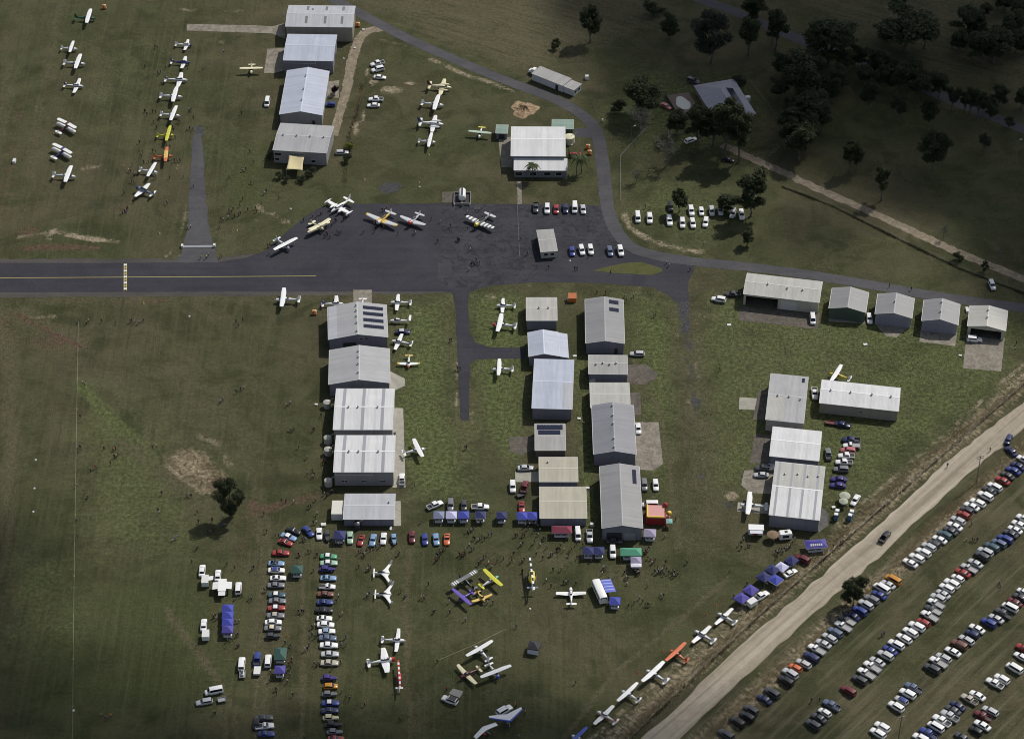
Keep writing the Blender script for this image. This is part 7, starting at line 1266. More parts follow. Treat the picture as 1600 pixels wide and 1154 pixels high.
SH = {'black': (.015, .015, .018), 'navy': (.02, .025, .06), 'grey': (.14, .14, .15), 'white': (.68, .68, .68), 'blue': (.06, .10, .30), 'red': (.32, .03, .03), 'hi-vis yellow': (.60, .72, .08), 'orange': (.70, .20, .03), 'brown': (.10, .06, .04)}
TRS = [(.015, .016, .022), (.025, .03, .06), (.06, .055, .05), (.02, .02, .02), (.10, .085, .06)]
HR_ = [(.02, .015, .01), (.10, .07, .04), (.5, .48, .45), (.03, .03, .06), (.35, .34, .32)]
PPL = {0: [(965,300),(978,302),(1030,328),(902,424),(1033,430),(980,460),(1000,457),(990,467),(1168,432),(1235,457),(1263,440),(1003,522),(1010,530),(900,702),(915,722),(905,697),(950,702),(968,704),(1175,692),(1188,690),(1182,702),(1203,742),(957,768),(975,803),(1165,812),(1180,807),(1198,814),(868,893),(865,948),(880,978),(885,953),(950,948),(968,950),(1035,917),(1058,918),(895,1018),(925,1012),(828,1033),(1085,1008),(1102,1008),(1120,1008),(800,1068),(812,1074),(830,1098),(845,1088),(860,1083),(838,1104),(830,1138),(820,1134,'red'),(838,1147),(958,1113),(972,1115),(1055,1113),(1140,1106),(1390,330),(1503,714),(1555,953),(1580,1015),(1510,1068),(1530,1063),(1425,1108),(1560,1143),(1575,1145),(1075,803),(1080,818),(1090,863),(1110,763),(1120,768)],
 4: [(773,52),(762,175),(775,170),(785,180),(795,150),(790,158),(1040,117),(1203,12),(1168,268),(1186,266),(1510,92),(1425,165),(1440,168),(1450,155),(1492,133),(1485,188),(1495,183),(1460,198),(1420,208),(1375,218),(1388,222),(1367,264),(1540,155),(1590,150),(1250,455,'hi-vis yellow'),(1285,455,'hi-vis yellow'),(1297,438,'hi-vis yellow'),(1377,447),(833,108),(492,850),(540,862),(550,850),(632,850),(720,862),(810,854),(820,848),(838,856),(865,860),(893,843),(1468,855),(1482,875),(1510,842)],
 5: [(65,45),(50,58),(142,85),(33,117),(5,168),(350,198),(380,195),(402,182),(412,180),(297,223),(493,225),(545,220),(75,384),(88,382),(82,430),(437,303),(430,323),(460,328),(470,256),(505,298),(520,304),(528,294),(548,208),(575,190),(668,297),(738,292),(755,246),(770,250),(795,270),(785,240),(882,306),(990,306),(985,300),(1090,216),(1145,232),(1130,354),(785,163),(800,158),(1313,175),(1365,160),(1385,160),(1210,260),(1317,272),(1260,345),(1252,340),(1268,349),(1332,408),(1340,499),(1355,494),(1375,489),(1390,492),(1325,530),(1370,469),(1205,970),(1215,970),(1270,1148),(1255,1148)],
 6: [(228,515),(390,526),(405,526),(612,550),(960,488,'white'),(975,505,'white'),(1107,530),(700,695),(710,724),(695,718),(528,671),(582,678),(755,694,'white'),(878,820),(890,816),(830,143),(858,143),(55,338),(95,433),(480,445),(1193,370,'white'),(1290,1152)], 7: [(753,634),(890,652),(1543,988),(1535,1024)],
 8: [(515,80),(525,88),(500,291),(495,474),(488,512),(502,484),(648,490),(705,495),(720,490),(735,525),(712,540),(725,535),(688,580),(565,624),(580,614),(595,604,'red'),(478,720,'white'),(538,806),(548,794),(475,938),(482,1036),(1007,768),(985,874),(990,890,'white'),(1165,780),(1180,777),(1190,783),(1228,882),(1235,942),(1320,935),(1388,914),(1293,1005),(1312,1008),(1328,995),(1375,968,'blue'),(1390,970,'blue'),(1405,965),(1075,1058),(1085,1050),(1105,1038,'white'),(1222,1112),(1232,1102),(1470,136),(1497,118),(1515,112),(1370,198),(1388,186),(950,480),(973,476,'white')],
 9: [(212,205),(190,220),(215,370),(230,374),(238,369),(355,374),(362,369),(405,282),(265,480),(318,544),(415,580),(430,574),(440,552),(460,549),(420,564),(320,645),(350,629),(355,664),(362,649),(425,770),(440,786),(460,765),(472,760),(448,775),(160,815),(187,816),(235,820),(370,808,'grey'),(327,854),(342,849),(380,895,'white'),(372,919),(357,950),(375,950,'white'),(450,935),(50,895),(67,1005),(120,1025),(140,1029),(288,1055),(300,1050),(310,1055),(325,1130),(342,1125),(265,1148),(500,1079),(515,1084),(545,1079),(655,1120),(690,1110),(700,1105),(675,1143),(745,1100),(765,1105),(772,1095),(858,1090,'white'),(890,1140),(1140,1120),(1165,1115),(1180,1110),(1150,1140),(1130,1148),(985,715),(1027,945),(1300,485),(1310,483),(860,404),(866,399),(1315,1004),(1330,994),(1340,999),(1350,989),(1352,1045),(1360,1050),(1390,1050,'grey'),(1405,1040),(1445,1025),(1465,1023),(1325,1090),(1340,1115),(1355,1110),(1270,1144),(1290,1140),(1300,1144),(1380,955,'white'),(1395,950),(1140,938),(1150,934)],
 10: [(75,975),(85,965,'white'),(95,955),(150,965),(20,1030),(32,1027),(65,1027),(78,1027),(135,1005),(162,1025,'white'),(170,1000),(140,1070),(195,1050),(207,1050),(55,1085),(66,1080),(175,1090,'white'),(215,1104,'grey'),(275,1120),(285,1115),(298,1117),(355,1120),(370,1117),(240,1144,'white'),(250,1148),(400,1080),(10,1144),(338,1050),(1018,926),(950,1034,'white'),(830,1129),(843,1124),(820,1144),(955,979),(1410,1085),(1425,1105),(1465,1095,'grey'),(1478,1090),(1440,1055),(1435,1048)],
 11: [(45,1130),(55,1134),(100,1115),(95,1130),(130,1100),(140,1095),(165,1052,'white'),(280,1114,'white'),(290,1109),(310,1109,'white'),(405,1096),(430,1050,'white'),(450,1075),(465,1070),(460,1085),(1380,496),(1115,595),(1265,956,'grey'),(1232,1056),(1270,1052),(1300,1057),(1280,1060)],
 12: [(1195,62),(1412,76,'grey'),(1458,100),(1568,105),(1578,100),(1550,290),(1565,296),(1470,285),(1505,270),(1330,405),(1345,415,'white'),(1340,395),(1465,436),(1487,430),(1480,515),(1470,520),(1415,550,'grey'),(1440,545),(1412,514,'white'),(1475,585),(1487,580),(655,1026),(670,1036),(690,1012,'orange'),(630,1010,'grey'),(1330,1005),(1340,1002)],
 13: [(270,24),(380,18),(520,50,'white'),(640,90,'grey'),(710,106),(700,110),(715,95),(690,270),(705,260),(700,280),(902,245),(925,282,'blue'),(935,270),(1027,285,'white'),(1045,290),(1072,200),(675,25),(665,16),(885,16),(1125,45),(1140,35),(1120,55),(1265,16),(1290,20),(1300,14),(1385,75),(1420,80),(1415,34),(1430,29),(1465,96),(1470,85),(1580,65),(1590,55),(1103,376),(1110,370),(1205,375),(1302,422),(1203,310,'white'),(1440,316,'white'),(1473,316),(265,372),(285,370),(297,375),(52,238),(65,240),(357,115),(365,460,'white'),(350,515,'grey'),(365,530,'grey'),(375,525,'grey'),(500,306),(513,276,'white'),(518,404),(538,385,'white'),(305,610),(320,604),(330,580,'grey'),(530,580),(560,576),(525,565),(365,696,'grey'),(378,706,'grey'),(388,696,'grey'),(475,726),(528,687),(215,580),(210,604),(222,670),(182,565),(205,696),(210,770),(165,800),(195,806),(180,776),(85,800,'grey'),(90,744,'white'),(125,856),(127,880),(230,890),(535,866,'grey'),(560,906),(583,912),(675,950),(893,1036),(900,1046),(1128,682),(1185,854,'red'),(1570,1084),(300,1152),(560,530)],
 14: [(62,60),(75,50),(65,122),(240,20),(212,180,'white'),(255,112),(305,112),(320,190),(335,190),(350,184,'grey'),(397,197),(242,212,'brown'),(27,466),(568,100,'white'),(575,94),(560,136,'white'),(600,160),(405,36),(435,50),(488,56),(708,116),(712,146),(710,160,'white'),(715,196,'white'),(765,126),(780,130),(795,114,'white'),(790,136),(845,210,'grey'),(890,50),(870,70,'white'),(845,40),(955,66),(950,90),(885,120),(910,126),(925,120),(945,140),(935,110,'white'),(995,140),(1005,150,'white'),(1015,146),(1028,135),(1000,115),(1087,66,'grey'),(1352,122),(925,268,'white'),(942,275),(792,286),(812,306,'grey'),(760,316),(725,330),(830,330),(845,330),(858,330),(395,812,'grey'),(20,955,'orange'),(28,950),(65,980),(82,1004,'brown'),(1460,200),(1378,275),(1530,190),(40,1152)],
 15: [(885,100),(1435,196,'grey'),(1440,206,'grey'),(705,516),(720,511),(270,925),(320,920),(55,34)]}
WHERE = [(300, 120, 'near the second line of planes'), (235, 290, 'round the blue grey trainer on the grass'), (370, 330, 'on the grass beside the grey taxiway'), (170, 505, 'along the grass below the taxiway'), (540, 340, 'among the planes on the apron corner'), (600, 350, 'round the trainer warplanes on the apron'), (750, 380, 'on the stained apron near the fuel tank'), (900, 420, 'near the kiosk and road junction'), (980, 470, 'on grass behind the solar array hangar'), (1400, 450, 'near the small hangars by the road'),
         (150, 720, 'in the left field near the rope'), (310, 810, 'round the lone tree'), (360, 620, 'in the dry middle of the left field'), (480, 720, 'left of the white roofed hangars'), (450, 840, 'round the first classic cars'), (590, 860, 'before the row of classic cars'), (710, 560, 'on the narrow taxiway'), (750, 840, 'before the market tents'), (830, 840, 'before the maroon marquee'), (870, 880, 'round the yellow helicopter'), (930, 890, 'round the navy tents and bus'), (1040, 880, 'right of the green marquee'), (1170, 860, 'at the food vans'), (1250, 860, 'round the roadside tents'), (1550, 700, 'on the dirt road'), (1510, 845, 'between rows of the car field'), (1380, 1000, 'in the lower car field'), (370, 960, 'round the stacked blue tents'), (170, 1118, 'at the bottom of the left field'), (450, 950, 'between the classic car columns'), (440, 1060, 'round the long green marquee'), (540, 980, 'beside the right classic car column'), (600, 910, 'round the canard planes'), (740, 900, 'round the roped small planes'), (700, 1000, 'on the open lower field'), (830, 1110, 'beside the blue microlight'), (1000, 900, 'in the crowd below the mauve tent'), (720, 1090, 'by the grey awning')]
for k, L in {5:[(745,235),(762,242),(778,248),(790,258),(735,250),(812,150),(815,262),(500,230),(480,240),(450,262),(425,285),(445,315),(560,210),(960,250),(975,255),(1255,350),(1345,480),(1360,500)],10:[(110,960),(122,955),(135,950),(100,985),(160,975),(185,1060),(120,1095),(300,1090),(320,1120),(440,1090),(560,1130),(850,1110),(838,1135)],14:[(860,45),(880,60),(900,130),(935,125),(960,110),(975,130),(1010,130),(755,115),(775,140),(700,130),(720,165),(580,110),(150,15),(190,40),(350,20),(460,30),(905,100)],13:[(1130,25),(1400,60),(1445,70),(1500,60),(1540,40),(700,85),(690,110),(160,770),(190,760),(215,720),(225,690),(350,470),(1280,25)],9:[(1320,1020),(1380,1060),(1300,1120),(640,1135),(710,1120),(1160,1125),(1420,1050)],11:[(70,1110),(85,1115),(115,1105),(60,1145)]}.items(): PPL[k] += L
allp = []
for k, L in PPL.items():
    for it in L:
        px, py = C(k, it[0], it[1]); allp.append((py, px, it[2] if len(it) > 2 else None))
allp.sort(reverse=True)
def person(px, py, colr, single):
    g = G(px, py); u = rnd.random(); seat = any(abs(px-q[0]) < 14 and abs(py-q[1]) < 10 for q in ((168, 1119), (146, 735), (182, 712)))
    pose = 'sit' if seat or u < .05 else 'walk' if u < .42 else 'camera' if u < .52 else 'point' if u < .58 else 'stand'
    colr = colr or rnd.choices(['black', 'navy', 'grey', 'white', 'blue', 'red', 'brown'], [40, 26, 13, 11, 5, 2, 3])[0]
    o = obj('person', POSES[pose], None, g, rnd.uniform(0, 6.28)); s = rnd.uniform(.93, 1.07); o.scale = (s, s, s)
    paint(o, 1, M('shirt_'+colr, SH[colr], .8)); i = rnd.randrange(5); paint(o, 2, M('trousers_%d' % i, TRS[i], .85)); i = rnd.randrange(5); paint(o, 3, M('hair_%d' % i, HR_[i], .75))
    wh = min(WHERE, key=lambda q: math.hypot(px-q[0], (py-q[1])*1.4))[2]; ps = {'sit': 'sitting', 'walk': 'walking', 'camera': 'raising both hands', 'point': 'pointing', 'stand': 'standing'}[pose]
    tag(o, f'person in {colr} top {ps} {wh}', 'person', f'people {wh}'); PLAB.setdefault(o['label'], []).append((px, o)); return o
PLAB = {}
for py, px, cl in allp[:300]: person(px, py, cl, True)
for lab, os_ in PLAB.items():
    if len(os_) > 1:
        for i, (_, o) in enumerate(sorted(os_, key=lambda q: q[0])): o['label'] = f'{lab}, {ORD[i+1]} from left'
# people beyond the nearest three hundred: one far crowd
cv_, cf_, cm_ = [], [], []
pc = {}
for p, me in POSES.items():
    co = np.zeros(len(me.vertices)*3); me.vertices.foreach_get('co', co); pc[p] = (co.reshape(-1, 3), [list(q.vertices) for q in me.polygons], [q.material_index for q in me.polygons])
ckeys = ['black', 'navy', 'grey', 'white', 'blue', 'red', 'hi-vis yellow']
for py, px, cl in allp[300:]:
    g = G(px, py); p = rnd.choice(['stand', 'walk', 'stand', 'camera']); co, fs, ms = pc[p]; a = rnd.uniform(0, 6.28); ca, sa = math.cos(a), math.sin(a); b = len(cv_)
    cl = cl if cl in ckeys else rnd.choices(ckeys[:6], [34, 22, 16, 12, 7, 4])[0]; s = rnd.uniform(.93, 1.07)
    q = np.stack([co[:, 0]*ca-co[:, 1]*sa, co[:, 0]*sa+co[:, 1]*ca, co[:, 2]], 1)*s+np.array([g.x, g.y, 0]); cv_ += q.tolist(); cf_ += [[i+b for i in f] for f in fs]; mp_ = {0: 0, 1: 4+ckeys.index(cl), 2: 1+rnd.randrange(2), 3: 3, 4: 3}; cm_ += [mp_[m] for m in ms]
cme = bpy.data.meshes.new('distant_crowd'); cme.from_pydata(cv_, [], cf_)
for m in [M('skin', (0, 0, 0)), M('trousers_0', TRS[0], .85), M('trousers_2', TRS[2], .85), M('hair_0', HR_[0], .75)]+[M('shirt_'+q, SH[q], .8) for q in ckeys]: cme.materials.append(m)
cme.polygons.foreach_set('material_index', cm_); tag(obj('distant_crowd', cme), 'scattered far visitors standing among the upper aircraft lines and apron', 'crowd', kind='stuff')

# ------------------------------------------------------------------ trees
def leaf_material(name, c0, c1, trans=.25):
    m, n, l, b = nt(name); ge = n.new('ShaderNodeNewGeometry'); oi = n.new('ShaderNodeObjectInfo')
    f = mathn(n, l, 'ADD', mathn(n, l, 'MULTIPLY', ge.outputs['Random Per Island'], .7), mathn(n, l, 'MULTIPLY', oi.outputs['Random'], .3))
    col = mixc(n, l, f, c0, c1); l.new(col, b.inputs['Base Color']); b.inputs['Roughness'].default_value = .7; b.inputs['Specular IOR Level'].default_value = .2
    tr = n.new('ShaderNodeBsdfTranslucent'); l.new(col, tr.inputs['Color']); mx = n.new('ShaderNodeMixShader'); mx.inputs[0].default_value = trans
    l.new(b.outputs[0], mx.inputs[1]); l.new(tr.outputs[0], mx.inputs[2]); l.new(mx.outputs[0], n['Material Output'].inputs['Surface']); return m
LEAF = leaf_material('eucalypt_leaves', (.022, .031, .014), (.072, .084, .040)); LEAFG = leaf_material('grey_leaves', (.030, .036, .026), (.075, .082, .058)); LEAFY = leaf_material('yellow_leaves', (.08, .10, .012), (.16, .17, .03)); LEAFP = leaf_material('purple_leaves', (.020, .008, .018), (.05, .02, .04)); PALM = leaf_material('palm_fronds', (.030, .048, .016), (.085, .105, .040))
BARK = M('bark', (.10, .088, .072), .9, var=.35, scale=2.5); BARKP = M('pale_bark', (.24, .22, .19), .85, var=.25, scale=2.5); TWIG = M('grey_twigs', (.17, .155, .14), .9, var=.25)
def tree_proto(seed, H=14.0, Wd_=9.0, style='round', leaves=2600, leafsz=.62):
    """returns (trunk mesh builder, crown mesh arrays)"""
    r = random.Random(seed); tb = MB(); cl = []
    th = H*{'round': .20, 'tall': .30, 'spread': .24, 'bush': .06, 'bare': .28}[style]
    pts = [Vector((0, 0, 0))]
    for i in range(1, 5): pts.append(Vector((r.uniform(-.25, .25)*i*.5, r.uniform(-.25, .25)*i*.5, th*i/4)))
    r0 = H*.020 if style != 'bush' else H*.03
    for i in range(4): tb.bar(pts[i], pts[i+1], r0*(1.25-.18*i), 7, 0, r0*(1.07-.18*i))
    nb = {'round': 13, 'tall': 12, 'spread': 12, 'bush': 8, 'bare': 12}[style]
    for b in range(nb):
        a = 2*math.pi*(b+r.uniform(-.3, .3))/nb; up = r.uniform(.22, 1.0); rad = Wd_/2*r.uniform(.35, .82)*math.sqrt(max(.12, 1-(up-.45)**2*1.6)); ez = th+(H-th)*up*(.86 if style != 'spread' else .78)
        st = pts[-1] if r.random() < .65 else pts[-2]; end = Vector((math.cos(a)*rad, math.sin(a)*rad, ez)); mid = st*.5+end*.5+Vector((r.uniform(-.4, .4), r.uniform(-.4, .4), (ez-th)*.06-.2))
        tb.bar(st, mid, r0*.5, 5, 0, r0*.32); tb.bar(mid, end, r0*.32, 5, 0, r0*.12); cl.append((end, r.uniform(.65, 1.3)))
        for q in range(2 if style != 'bare' else 6):
            e2 = mid*.4+end*.6+Vector((r.uniform(-1, 1), r.uniform(-1, 1), r.uniform(-.3, .9)))*Wd_*(.16 if style != 'bare' else .2); tb.bar(mid*.5+end*.5, e2, r0*.2, 4, 0, r0*.07); cl.append((e2, r.uniform(.55, .95)))
            if style == 'bare':
                for q2 in range(6): e3 = e2+Vector((r.uniform(-1, 1), r.uniform(-1, 1), r.uniform(-.1, .9)))*Wd_*.14; tb.bar(e2*.8+mid*.2, e3, r0*.09, 3, 0, r0*.04)
    if style == 'bare': leaves = int(leaves*.12)
    vv_, ff_ = [], []; base = Wd_*{'round': .175, 'tall': .20, 'spread': .16, 'bush': .19, 'bare': .16}[style]
    wts = [c[1]**2 for c in cl]
    for i in range(leaves):
        c, s = r.choices(cl, wts)[0]; d = Vector((r.gauss(0, 1), r.gauss(0, 1), r.gauss(0, 1))).normalized(); rr = base*s*(r.random()**.45); p = c+Vector((d.x*rr, d.y*rr, d.z*rr*.68))
        if p.z < .1: p.z = r.uniform(.1, .5)
        n1 = (d*.6+Vector((r.uniform(-1, 1), r.uniform(-1, 1), r.uniform(-.2, 1.2)))).normalized(); e1 = n1.orthogonal().normalized(); e2 = n1.cross(e1); an = r.uniform(0, 6.28); e1, e2 = e1*math.cos(an)+e2*math.sin(an), e2*math.cos(an)-e1*math.sin(an)
        z = leafsz*r.uniform(.55, 1.25); b = len(vv_); vv_ += [tuple(p+e1*z*.5), tuple(p+e2*z*.32+n1*z*.08), tuple(p-e1*z*.5), tuple(p-e2*z*.32)]; ff_.append((b, b+1, b+2, b+3))
    me = bpy.data.meshes.new('crown'); me.from_pydata(vv_, [], ff_); return tb, me
PROTO = {}
def proto(style, i, leaf, bark):
    key = (style, i, leaf.name)
    if key not in PROTO:
        par = {'round': (6500, .60), 'tall': (5200, .56), 'spread': (6500, .58), 'bush': (2200, .62), 'bare': (2600, .5)}[style]; wd = {'round': 9, 'tall': 6.5, 'spread': 11, 'bush': 9, 'bare': 10}[style]
        tb, me = tree_proto(i*17+{'round': 1, 'tall': 2, 'spread': 3, 'bush': 4, 'bare': 5}[style]*101, 14.0 if style != 'bush' else 8.0, wd, style, *par); me.materials.append(leaf); PROTO[key] = (tb.mesh('trunk', [bark]), me, 14.0 if style != 'bush' else 8.0, wd)
    return PROTO[key]
def tree(name, label, k, bx, by, ty, w_, style='round', leaf=None, bark=None, var=None, group=None, cat='tree'):
    c = P(k, bx, by); px, py = C(k, bx, by); s = scale_at(py); dist = math.hypot(c.y-CAM_Y, CAM_H); cosd = (c.y-CAM_Y)/dist
    h = (by-ty)/3.98/(s*cosd)*.96; wm_ = w_/3.98/s; h = max(h, wm_*.45)
    tr_, cr_, H, W_ = proto(style, var if var is not None else rnd.randrange(4), leaf or LEAF, bark or (BARK if style != 'bare' else TWIG))
    t = thing(name, label, cat, (c.x, c.y, 0), rnd.uniform(0, 6.28), group); t.scale = (wm_/W_, wm_/W_, h/H); obj('trunk', tr_, t); obj('crown', cr_, t); return t
WOOD_T = [(45,315,60,130),(370,400,115,300),(25,280,60,70),(845,315,10,350),(740,250,140,170),(1240,230,30,200),(1345,110,20,90),(1310,385,190,180),(1400,392,160,210),(1520,210,60,160),(1570,130,-30,120),(200,600,340,250),(150,700,580,120),(440,560,410,135),(320,610,450,110),
          (540,415,270,90),(578,412,290,80),(600,525,400,120),(680,472,300,140),(622,690,490,120),(760,482,350,95),(805,590,390,130),(865,562,380,115),(930,622,420,135),(1060,602,440,120),(1000,545,430,115),(810,762,580,95),(995,792,600,125),
          (1140,697,510,88),(1220,702,560,80),(1252,717,520,90),(1300,742,540,85),(1375,772,600,80),(1432,662,520,110),(1577,682,530,115),(1335,702,590,75),(250,800,620,250),(190,1000,760,190),(310,742,560,125),(120,852,650,115),(335,822,640,95),(1470,60,-60,150),(1600,330,220,110),(90,480,330,130),(270,480,320,160),(280,700,520,170),(130,930,720,140),(470,470,300,130),(720,560,400,120),(900,500,360,130),(1180,330,180,120),(1450,300,120,150),(1540,330,170,140),(1300,250,110,120),(970,300,80,150),(400,640,480,110),(240,930,700,150),(60,620,470,110)]
for i, (x, y, t_, w_) in enumerate(sorted(WOOD_T)):
    st = 'tall' if (y-t_)/w_ > 1.75 else 'round'; tree('gum_tree', f'dark gum tree, {ORD[i+1]} from left in the shaded woodland', 3, x, y, t_, w_*1.15, st, group='shaded woodland at top right')
T1 = [('gum_tree', 'tall gum alone on the brown top paddock', 2, 488, 264, 25, 165, 'round', None), ('gum_tree', 'small round tree on the top paddock', 2, 978, 242, 85, 140, 'round', None), ('shrub', 'dark round shrub above the demountable', 2, 270, 305, 228, 65, 'bush', None), ('shrub', 'wide bush at the top edge of the paddock', 2, 880, 92, -10, 140, 'bush', None), ('gum_tree', 'very wide thin grey tree beside the woodland', 2, 1238, 395, 60, 280, 'spread', LEAFG),
      ('gum_tree', 'slender dark gum at the woodland edge', 2, 1468, 348, 85, 150, 'tall', None), ('gum_tree', 'dark gum at the top edge beside the country road', 2, 1500, 130, -40, 180, 'round', None), ('gum_tree', 'bulky dark tree left of the pool', 2, 800, 712, 470, 300, 'spread', None), ('shrub', 'small bush left of the bulky dark tree', 2, 655, 700, 620, 100, 'bush', None), ('bare_tree', 'leafless grey tree below the bulky dark tree', 2, 800, 815, 655, 235, 'bare', None), ('bare_tree', 'leafless dark tree beside the pipe fence', 2, 960, 1035, 815, 185, 'bare', None),
      ('bare_tree', 'small leafless tree near the curved fence', 2, 772, 1135, 1045, 90, 'bare', None), ('gum_tree', 'short dark tree below the pool', 2, 1020, 845, 680, 160, 'round', None), ('gum_tree', 'gum in front of the farmhouse left corner', 2, 1150, 905, 630, 170, 'round', None), ('gum_tree', 'tall gum shading the farmhouse front', 2, 1322, 965, 605, 190, 'tall', None), ('gum_tree', 'broad gum over the farmhouse middle', 2, 1250, 905, 660, 200, 'round', None), ('gum_tree', 'tall thin gum at the drive beside farmhouse', 2, 1410, 1012, 680, 150, 'tall', None), ('gum_tree', 'gum over the farmhouse right front', 2, 1385, 870, 640, 170, 'round', None), ('shrub', 'grey shrub behind the farmhouse', 2, 1410, 530, 448, 95, 'bush', LEAFG),
      ('gum_tree', 'tall gum above the parked white cars', 6, 1485, 192, -105, 215, 'round', None), ('gum_tree', 'small tree among the white cars, left', 6, 1040, 165, 18, 125, 'round', None), ('gum_tree', 'small tree among the white cars, right', 6, 1335, 160, 52, 140, 'round', None), ('shrub', 'small dark tree below the white cars', 6, 1465, 370, 260, 90, 'round', None), ('gum_tree', 'leaning double gum in the top paddock, left stem', 3, 500, 1078, 868, 105, 'tall', None), ('gum_tree', 'leaning double gum in the top paddock, right stem', 3, 548, 1064, 895, 100, 'tall', None), ('gum_tree', 'spreading tree with a forked trunk in the right paddock', 3, 1025, 1062, 788, 240, 'spread', None), ('shrub', 'round grey shrub in the right paddock', 3, 1340, 945, 828, 95, 'bush', LEAFG), ('shrub', 'small spiky bush beside the country road', 3, 1495, 795, 728, 75, 'bush', None), ('gum_tree', 'slim gum between paddock and sandy track', 7, 702, 95, -145, 105, 'tall', None),
      ('shrub', 'small bush beside the sandy track, left', 7, 1180, 465, 398, 75, 'bush', None), ('shrub', 'small bush beside the sandy track, right', 7, 1345, 535, 462, 60, 'bush', None), ('sapling', 'thin sapling right of the sandy track', 7, 1430, 482, 385, 55, 'bare', None), ('sapling', 'thin sapling in the dark paddock', 7, 1090, 332, 235, 55, 'bare', None), ('gum_tree', 'lone tree on the dry grass left of the hangars', 8, 1435, 905, 660, 215, 'spread', None), ('shrub', 'dense dark bush under the lone tree', 8, 1440, 905, 828, 66, 'bush', None), ('gum_tree', 'dark tree beside the dirt road at the car field', 15, 530, 325, 120, 165, 'round', None), ('shrub', 'low bush under the roadside tree', 15, 482, 322, 215, 75, 'bush', None),
      ('shrub', 'purple leaved shrub in the paved court', 1, 490, 585, 510, 58, 'bush', LEAFP), ('shrub', 'yellow green bush above the silver wagon', 1, 582, 925, 880, 75, 'bush', LEAFY), ('shrub', 'olive bush below the silver wagon', 1, 570, 1005, 955, 70, 'bush', None), ('shrub', 'dark bush at the left corner of the sail shed', 1, 85, 985, 935, 55, 'bush', None), ('shrub', 'leftmost bush below the shade sail', 1, 145, 1110, 1070, 60, 'bush', None), ('shrub', 'second bush below the shade sail', 1, 190, 1130, 1095, 55, 'bush', None), ('shrub', 'third bush below the shade sail', 1, 285, 1128, 1085, 65, 'bush', None), ('shrub', 'green bush right of the shade sail', 1, 345, 1080, 1030, 75, 'bush', LEAFG), ('shrub', 'round bush between sail bushes', 1, 325, 1105, 1068, 45, 'bush', None)]
for nm, lab, k, x, y, t_, w_, st, lf in T1: tree(nm, lab, k, x, y, t_, w_, st, lf, cat='shrub' if nm == 'shrub' else 'tree')
def palm(label, k, x, y, top):
    c = P(k, x, y); px, py = C(k, x, y); s = scale_at(py); h = (y-top)/3.98/(s*.79); t = thing('palm_tree', label, 'palm', (c.x, c.y, 0)); obj('trunk', MB().bar((0, 0, 0), (.15, 0, h*.5), .17, 8, 0, .14).bar((.15, 0, h*.5), (.1, .05, h*.86), .14, 8, 0, .11), t, mats=BARK); r = random.Random(int(x))
    for i in range(16):
        a = 2*math.pi*i/16+r.uniform(-.2, .2); ln = r.uniform(2.2, 3.0); el = r.uniform(-.1, 1.0); mb = MB(); pr = None
        for j in range(8):
            q = j/7; p = Vector((.1+math.cos(a)*ln*q, .05+math.sin(a)*ln*q, h*.86+ln*(el*q-1.15*q*q))); sd = Vector((-math.sin(a), math.cos(a), 0)); w_ = .62*math.sin(math.pi*min(.97, q*.9+.1))
            if pr is not None:
                for sg in (-1, 1): mb.add([pr[0], p, p+sd*sg*w_+Vector((math.cos(a)*.25, math.sin(a)*.25, -.35*w_)), pr[0]*.45+p*.55+sd*sg*w_*.9+Vector((math.cos(a)*.1, math.sin(a)*.1, -.35*w_))], [(0, 1, 2, 3)])
            pr = (p,)
        obj('frond', mb, t, mats=PALM)
palm('palm tree before the clubhouse windows', 2, 125, 1118, 1015); palm('palm tree right of the clubhouse, left trunk', 2, 400, 1090, 960); palm('palm tree right of the clubhouse, right trunk', 2, 432, 1075, 965)

# ------------------------------------------------------------------ long grass and overgrowth (uncountable)
def tufts(name, label, paths, n, width, hgt, mat, seed, clump=.0):
    r = np.random.default_rng(seed); vs_, fs_ = [], []
    for pts, share in paths:
        w = [np.array(G(*p)[:2]) for p in pts]; seg = [np.linalg.norm(b-a) for a, b in zip(w[:-1], w[1:])]; tot = sum(seg)
        for q in range(int(n*share)):
            u = r.random()*tot; i = 0
            while i < len(seg)-1 and u > seg[i]: u -= seg[i]; i += 1
            a, b = w[i], w[i+1]; d = (b-a)/seg[i]; nr = np.array([-d[1], d[0]]); o = r.normal(0, width*.5); cl = .55+.45*math.sin((u+i*31)*.35+seed)*math.sin((u+i*17)*.11); p = a+d*u+nr*o; h = hgt*r.uniform(.4, 1.2)*max(.25, cl+clump); an = r.uniform(0, 6.28); dx, dy = math.cos(an)*.09, math.sin(an)*.09; lx, ly = r.normal(0, .25*h), r.normal(0, .25*h); bb = len(vs_)
            vs_ += [(p[0]-dx, p[1]-dy, 0), (p[0]+dx, p[1]+dy, 0), (p[0]+lx+dx*.3, p[1]+ly+dy*.3, h), (p[0]+lx-dx*.6, p[1]+ly-dy*.6, h*.9)]; fs_.append((bb, bb+1, bb+2, bb+3))
    me = bpy.data.meshes.new(name); me.from_pydata(vs_, [], fs_); me.materials.append(mat); tag(obj(name, me), label, 'grass', kind='stuff')
DRYG = leaf_material('dry_grass', (.22, .18, .105), (.46, .40, .25), .35); OLIVE = leaf_material('rank_grass', (.05, .05, .024), (.13, .115, .06), .3)
roadL = [(1700, 543), (1600, 622), (1451, 734), (1326, 848), (1200, 962), (1006, 1146), (960, 1190)]; roadR = [(1700, 592), (1600, 676), (1519, 744), (1440, 812), (1395, 862), (1310, 952), (1200, 1038), (1068, 1164)]
def shift(pts, dx, dy): return [(x+dx, y+dy) for x, y in pts]
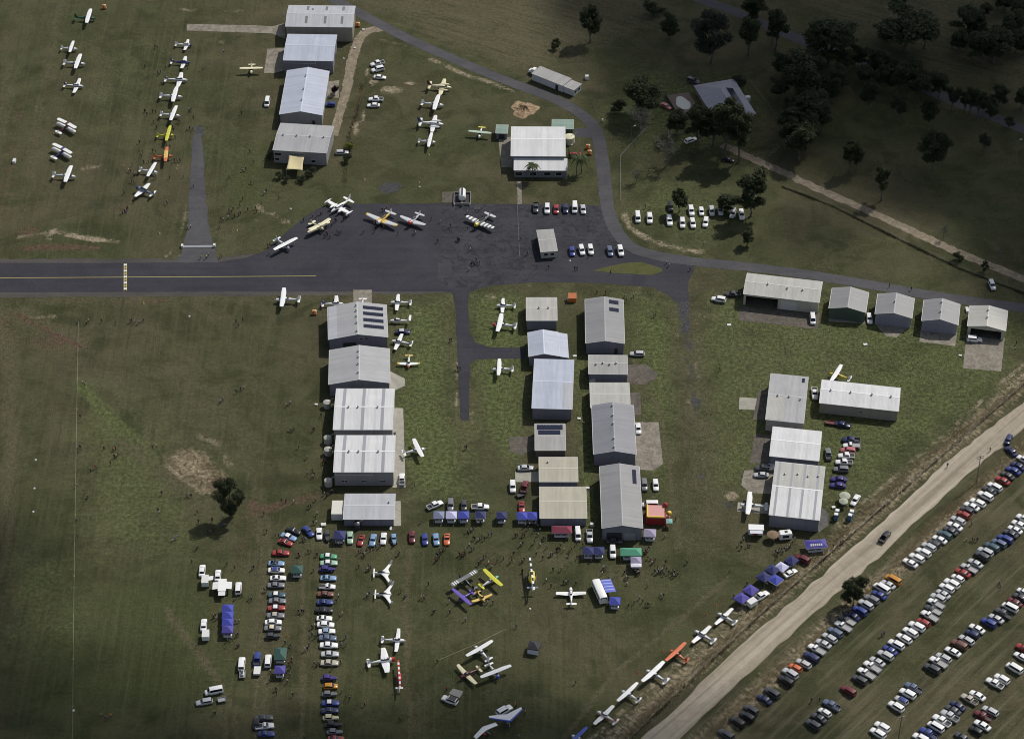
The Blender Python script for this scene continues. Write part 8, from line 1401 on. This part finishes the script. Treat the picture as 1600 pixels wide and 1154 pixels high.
tufts('dry_verge_grass', 'long straw coloured grass on both verges of the dirt road', [(shift(roadL, -12, -12), .5), (shift(roadR, 10, 14), .5)], 42000, 2.0, .36, DRYG, 3, .15)
tufts('rank_fence_grass', 'dark rank grass along the dirt road fence and sandy track fence', [([(1690, 520), (1600, 600), (1400, 775), (1200, 950), (985, 1154)], .5), ([(1222, 292), (1300, 322), (1400, 372), (1500, 420), (1610, 462)], .5)], 12000, .7, .5, OLIVE, 5, .1)
tufts('ditch_growth', 'rank weeds in the ditch beside the gravel drive', [([(566, 130), (558, 175), (546, 210), (540, 250), (538, 285)], 1)], 1300, 1.0, .4, OLIVE, 8)
tufts('excavation_grass', 'flattened dry grass over the excavated patch', [([(262, 718), (300, 750), (340, 765)], .5), ([(285, 706), (320, 725), (355, 755)], .5)], 5000, 2.6, .25, DRYG, 9)
# ------------------------------------------------------------------ clouds out of view above the airfield, placed for the shade they lay on the paddocks
def cloud_material():
    m, n, l, b = nt('cloud'); b.inputs['Base Color'].default_value = (.9, .9, .9, 1); b.inputs['Roughness'].default_value = 1.0; b.inputs['Alpha'].default_value = CLOUD_ALPHA; b.inputs['Specular IOR Level'].default_value = 0.0; return m
CLOUD_ALPHA = .27; CLOUD_Z = 1150.0
CMAT = cloud_material()
def ico(n=2):
    bm = bmesh.new(); bmesh.ops.create_icosphere(bm, subdivisions=n, radius=1.0); v = [tuple(q.co) for q in bm.verts]; f = [[x.index for x in p.verts] for p in bm.faces]; bm.free(); return v, f
ICO = ico(2)
def cloud(label, shade_pts, n, rmin, rmax, seed):
    """puffs spread over the ground shadow outline `shade_pts` (photo points with weight), lifted along the sun direction"""
    r = random.Random(seed); t = CLOUD_Z/to_sun.z; off = to_sun*t; mb = MB()
    for i in range(n):
        px, py, sx, sy = r.choice(shade_pts); g = G(px+r.gauss(0, sx), py+r.gauss(0, sy)); rad = r.uniform(rmin, rmax); c = Vector((g.x, g.y, 0))+off+Vector((0, 0, 0)); dz = r.uniform(-30, 60); c += to_sun*(dz/to_sun.z)
        mb.add([(c.x+x*rad*1.1, c.y+y*rad*1.1, c.z+z*rad*.55) for x, y, z in ICO[0]], ICO[1])
    o = obj('cloud', mb, mats=CMAT, smooth=True); tag(o, label, 'cloud', kind='stuff'); return o
cloud('large cloud drifting above the woodland, out of the picture', [(1500, 60, 110, 60), (1330, 40, 100, 55), (1180, 120, 80, 50), (1600, 230, 90, 60), (1420, 200, 90, 45), (1080, -20, 90, 40), (1750, 60, 90, 120), (1680, 380, 60, 50)], 210, 16, 34, 11)
cloud('unseen thin cloud added to darken the lower left field and bottom edge', [(150, 1170, 160, 50), (500, 1205, 200, 40), (-60, 1000, 50, 100), (900, 1230, 180, 30)], 26, 18, 34, 12)  # extra unseen cloud, placed to dim the lower left and bottom edge
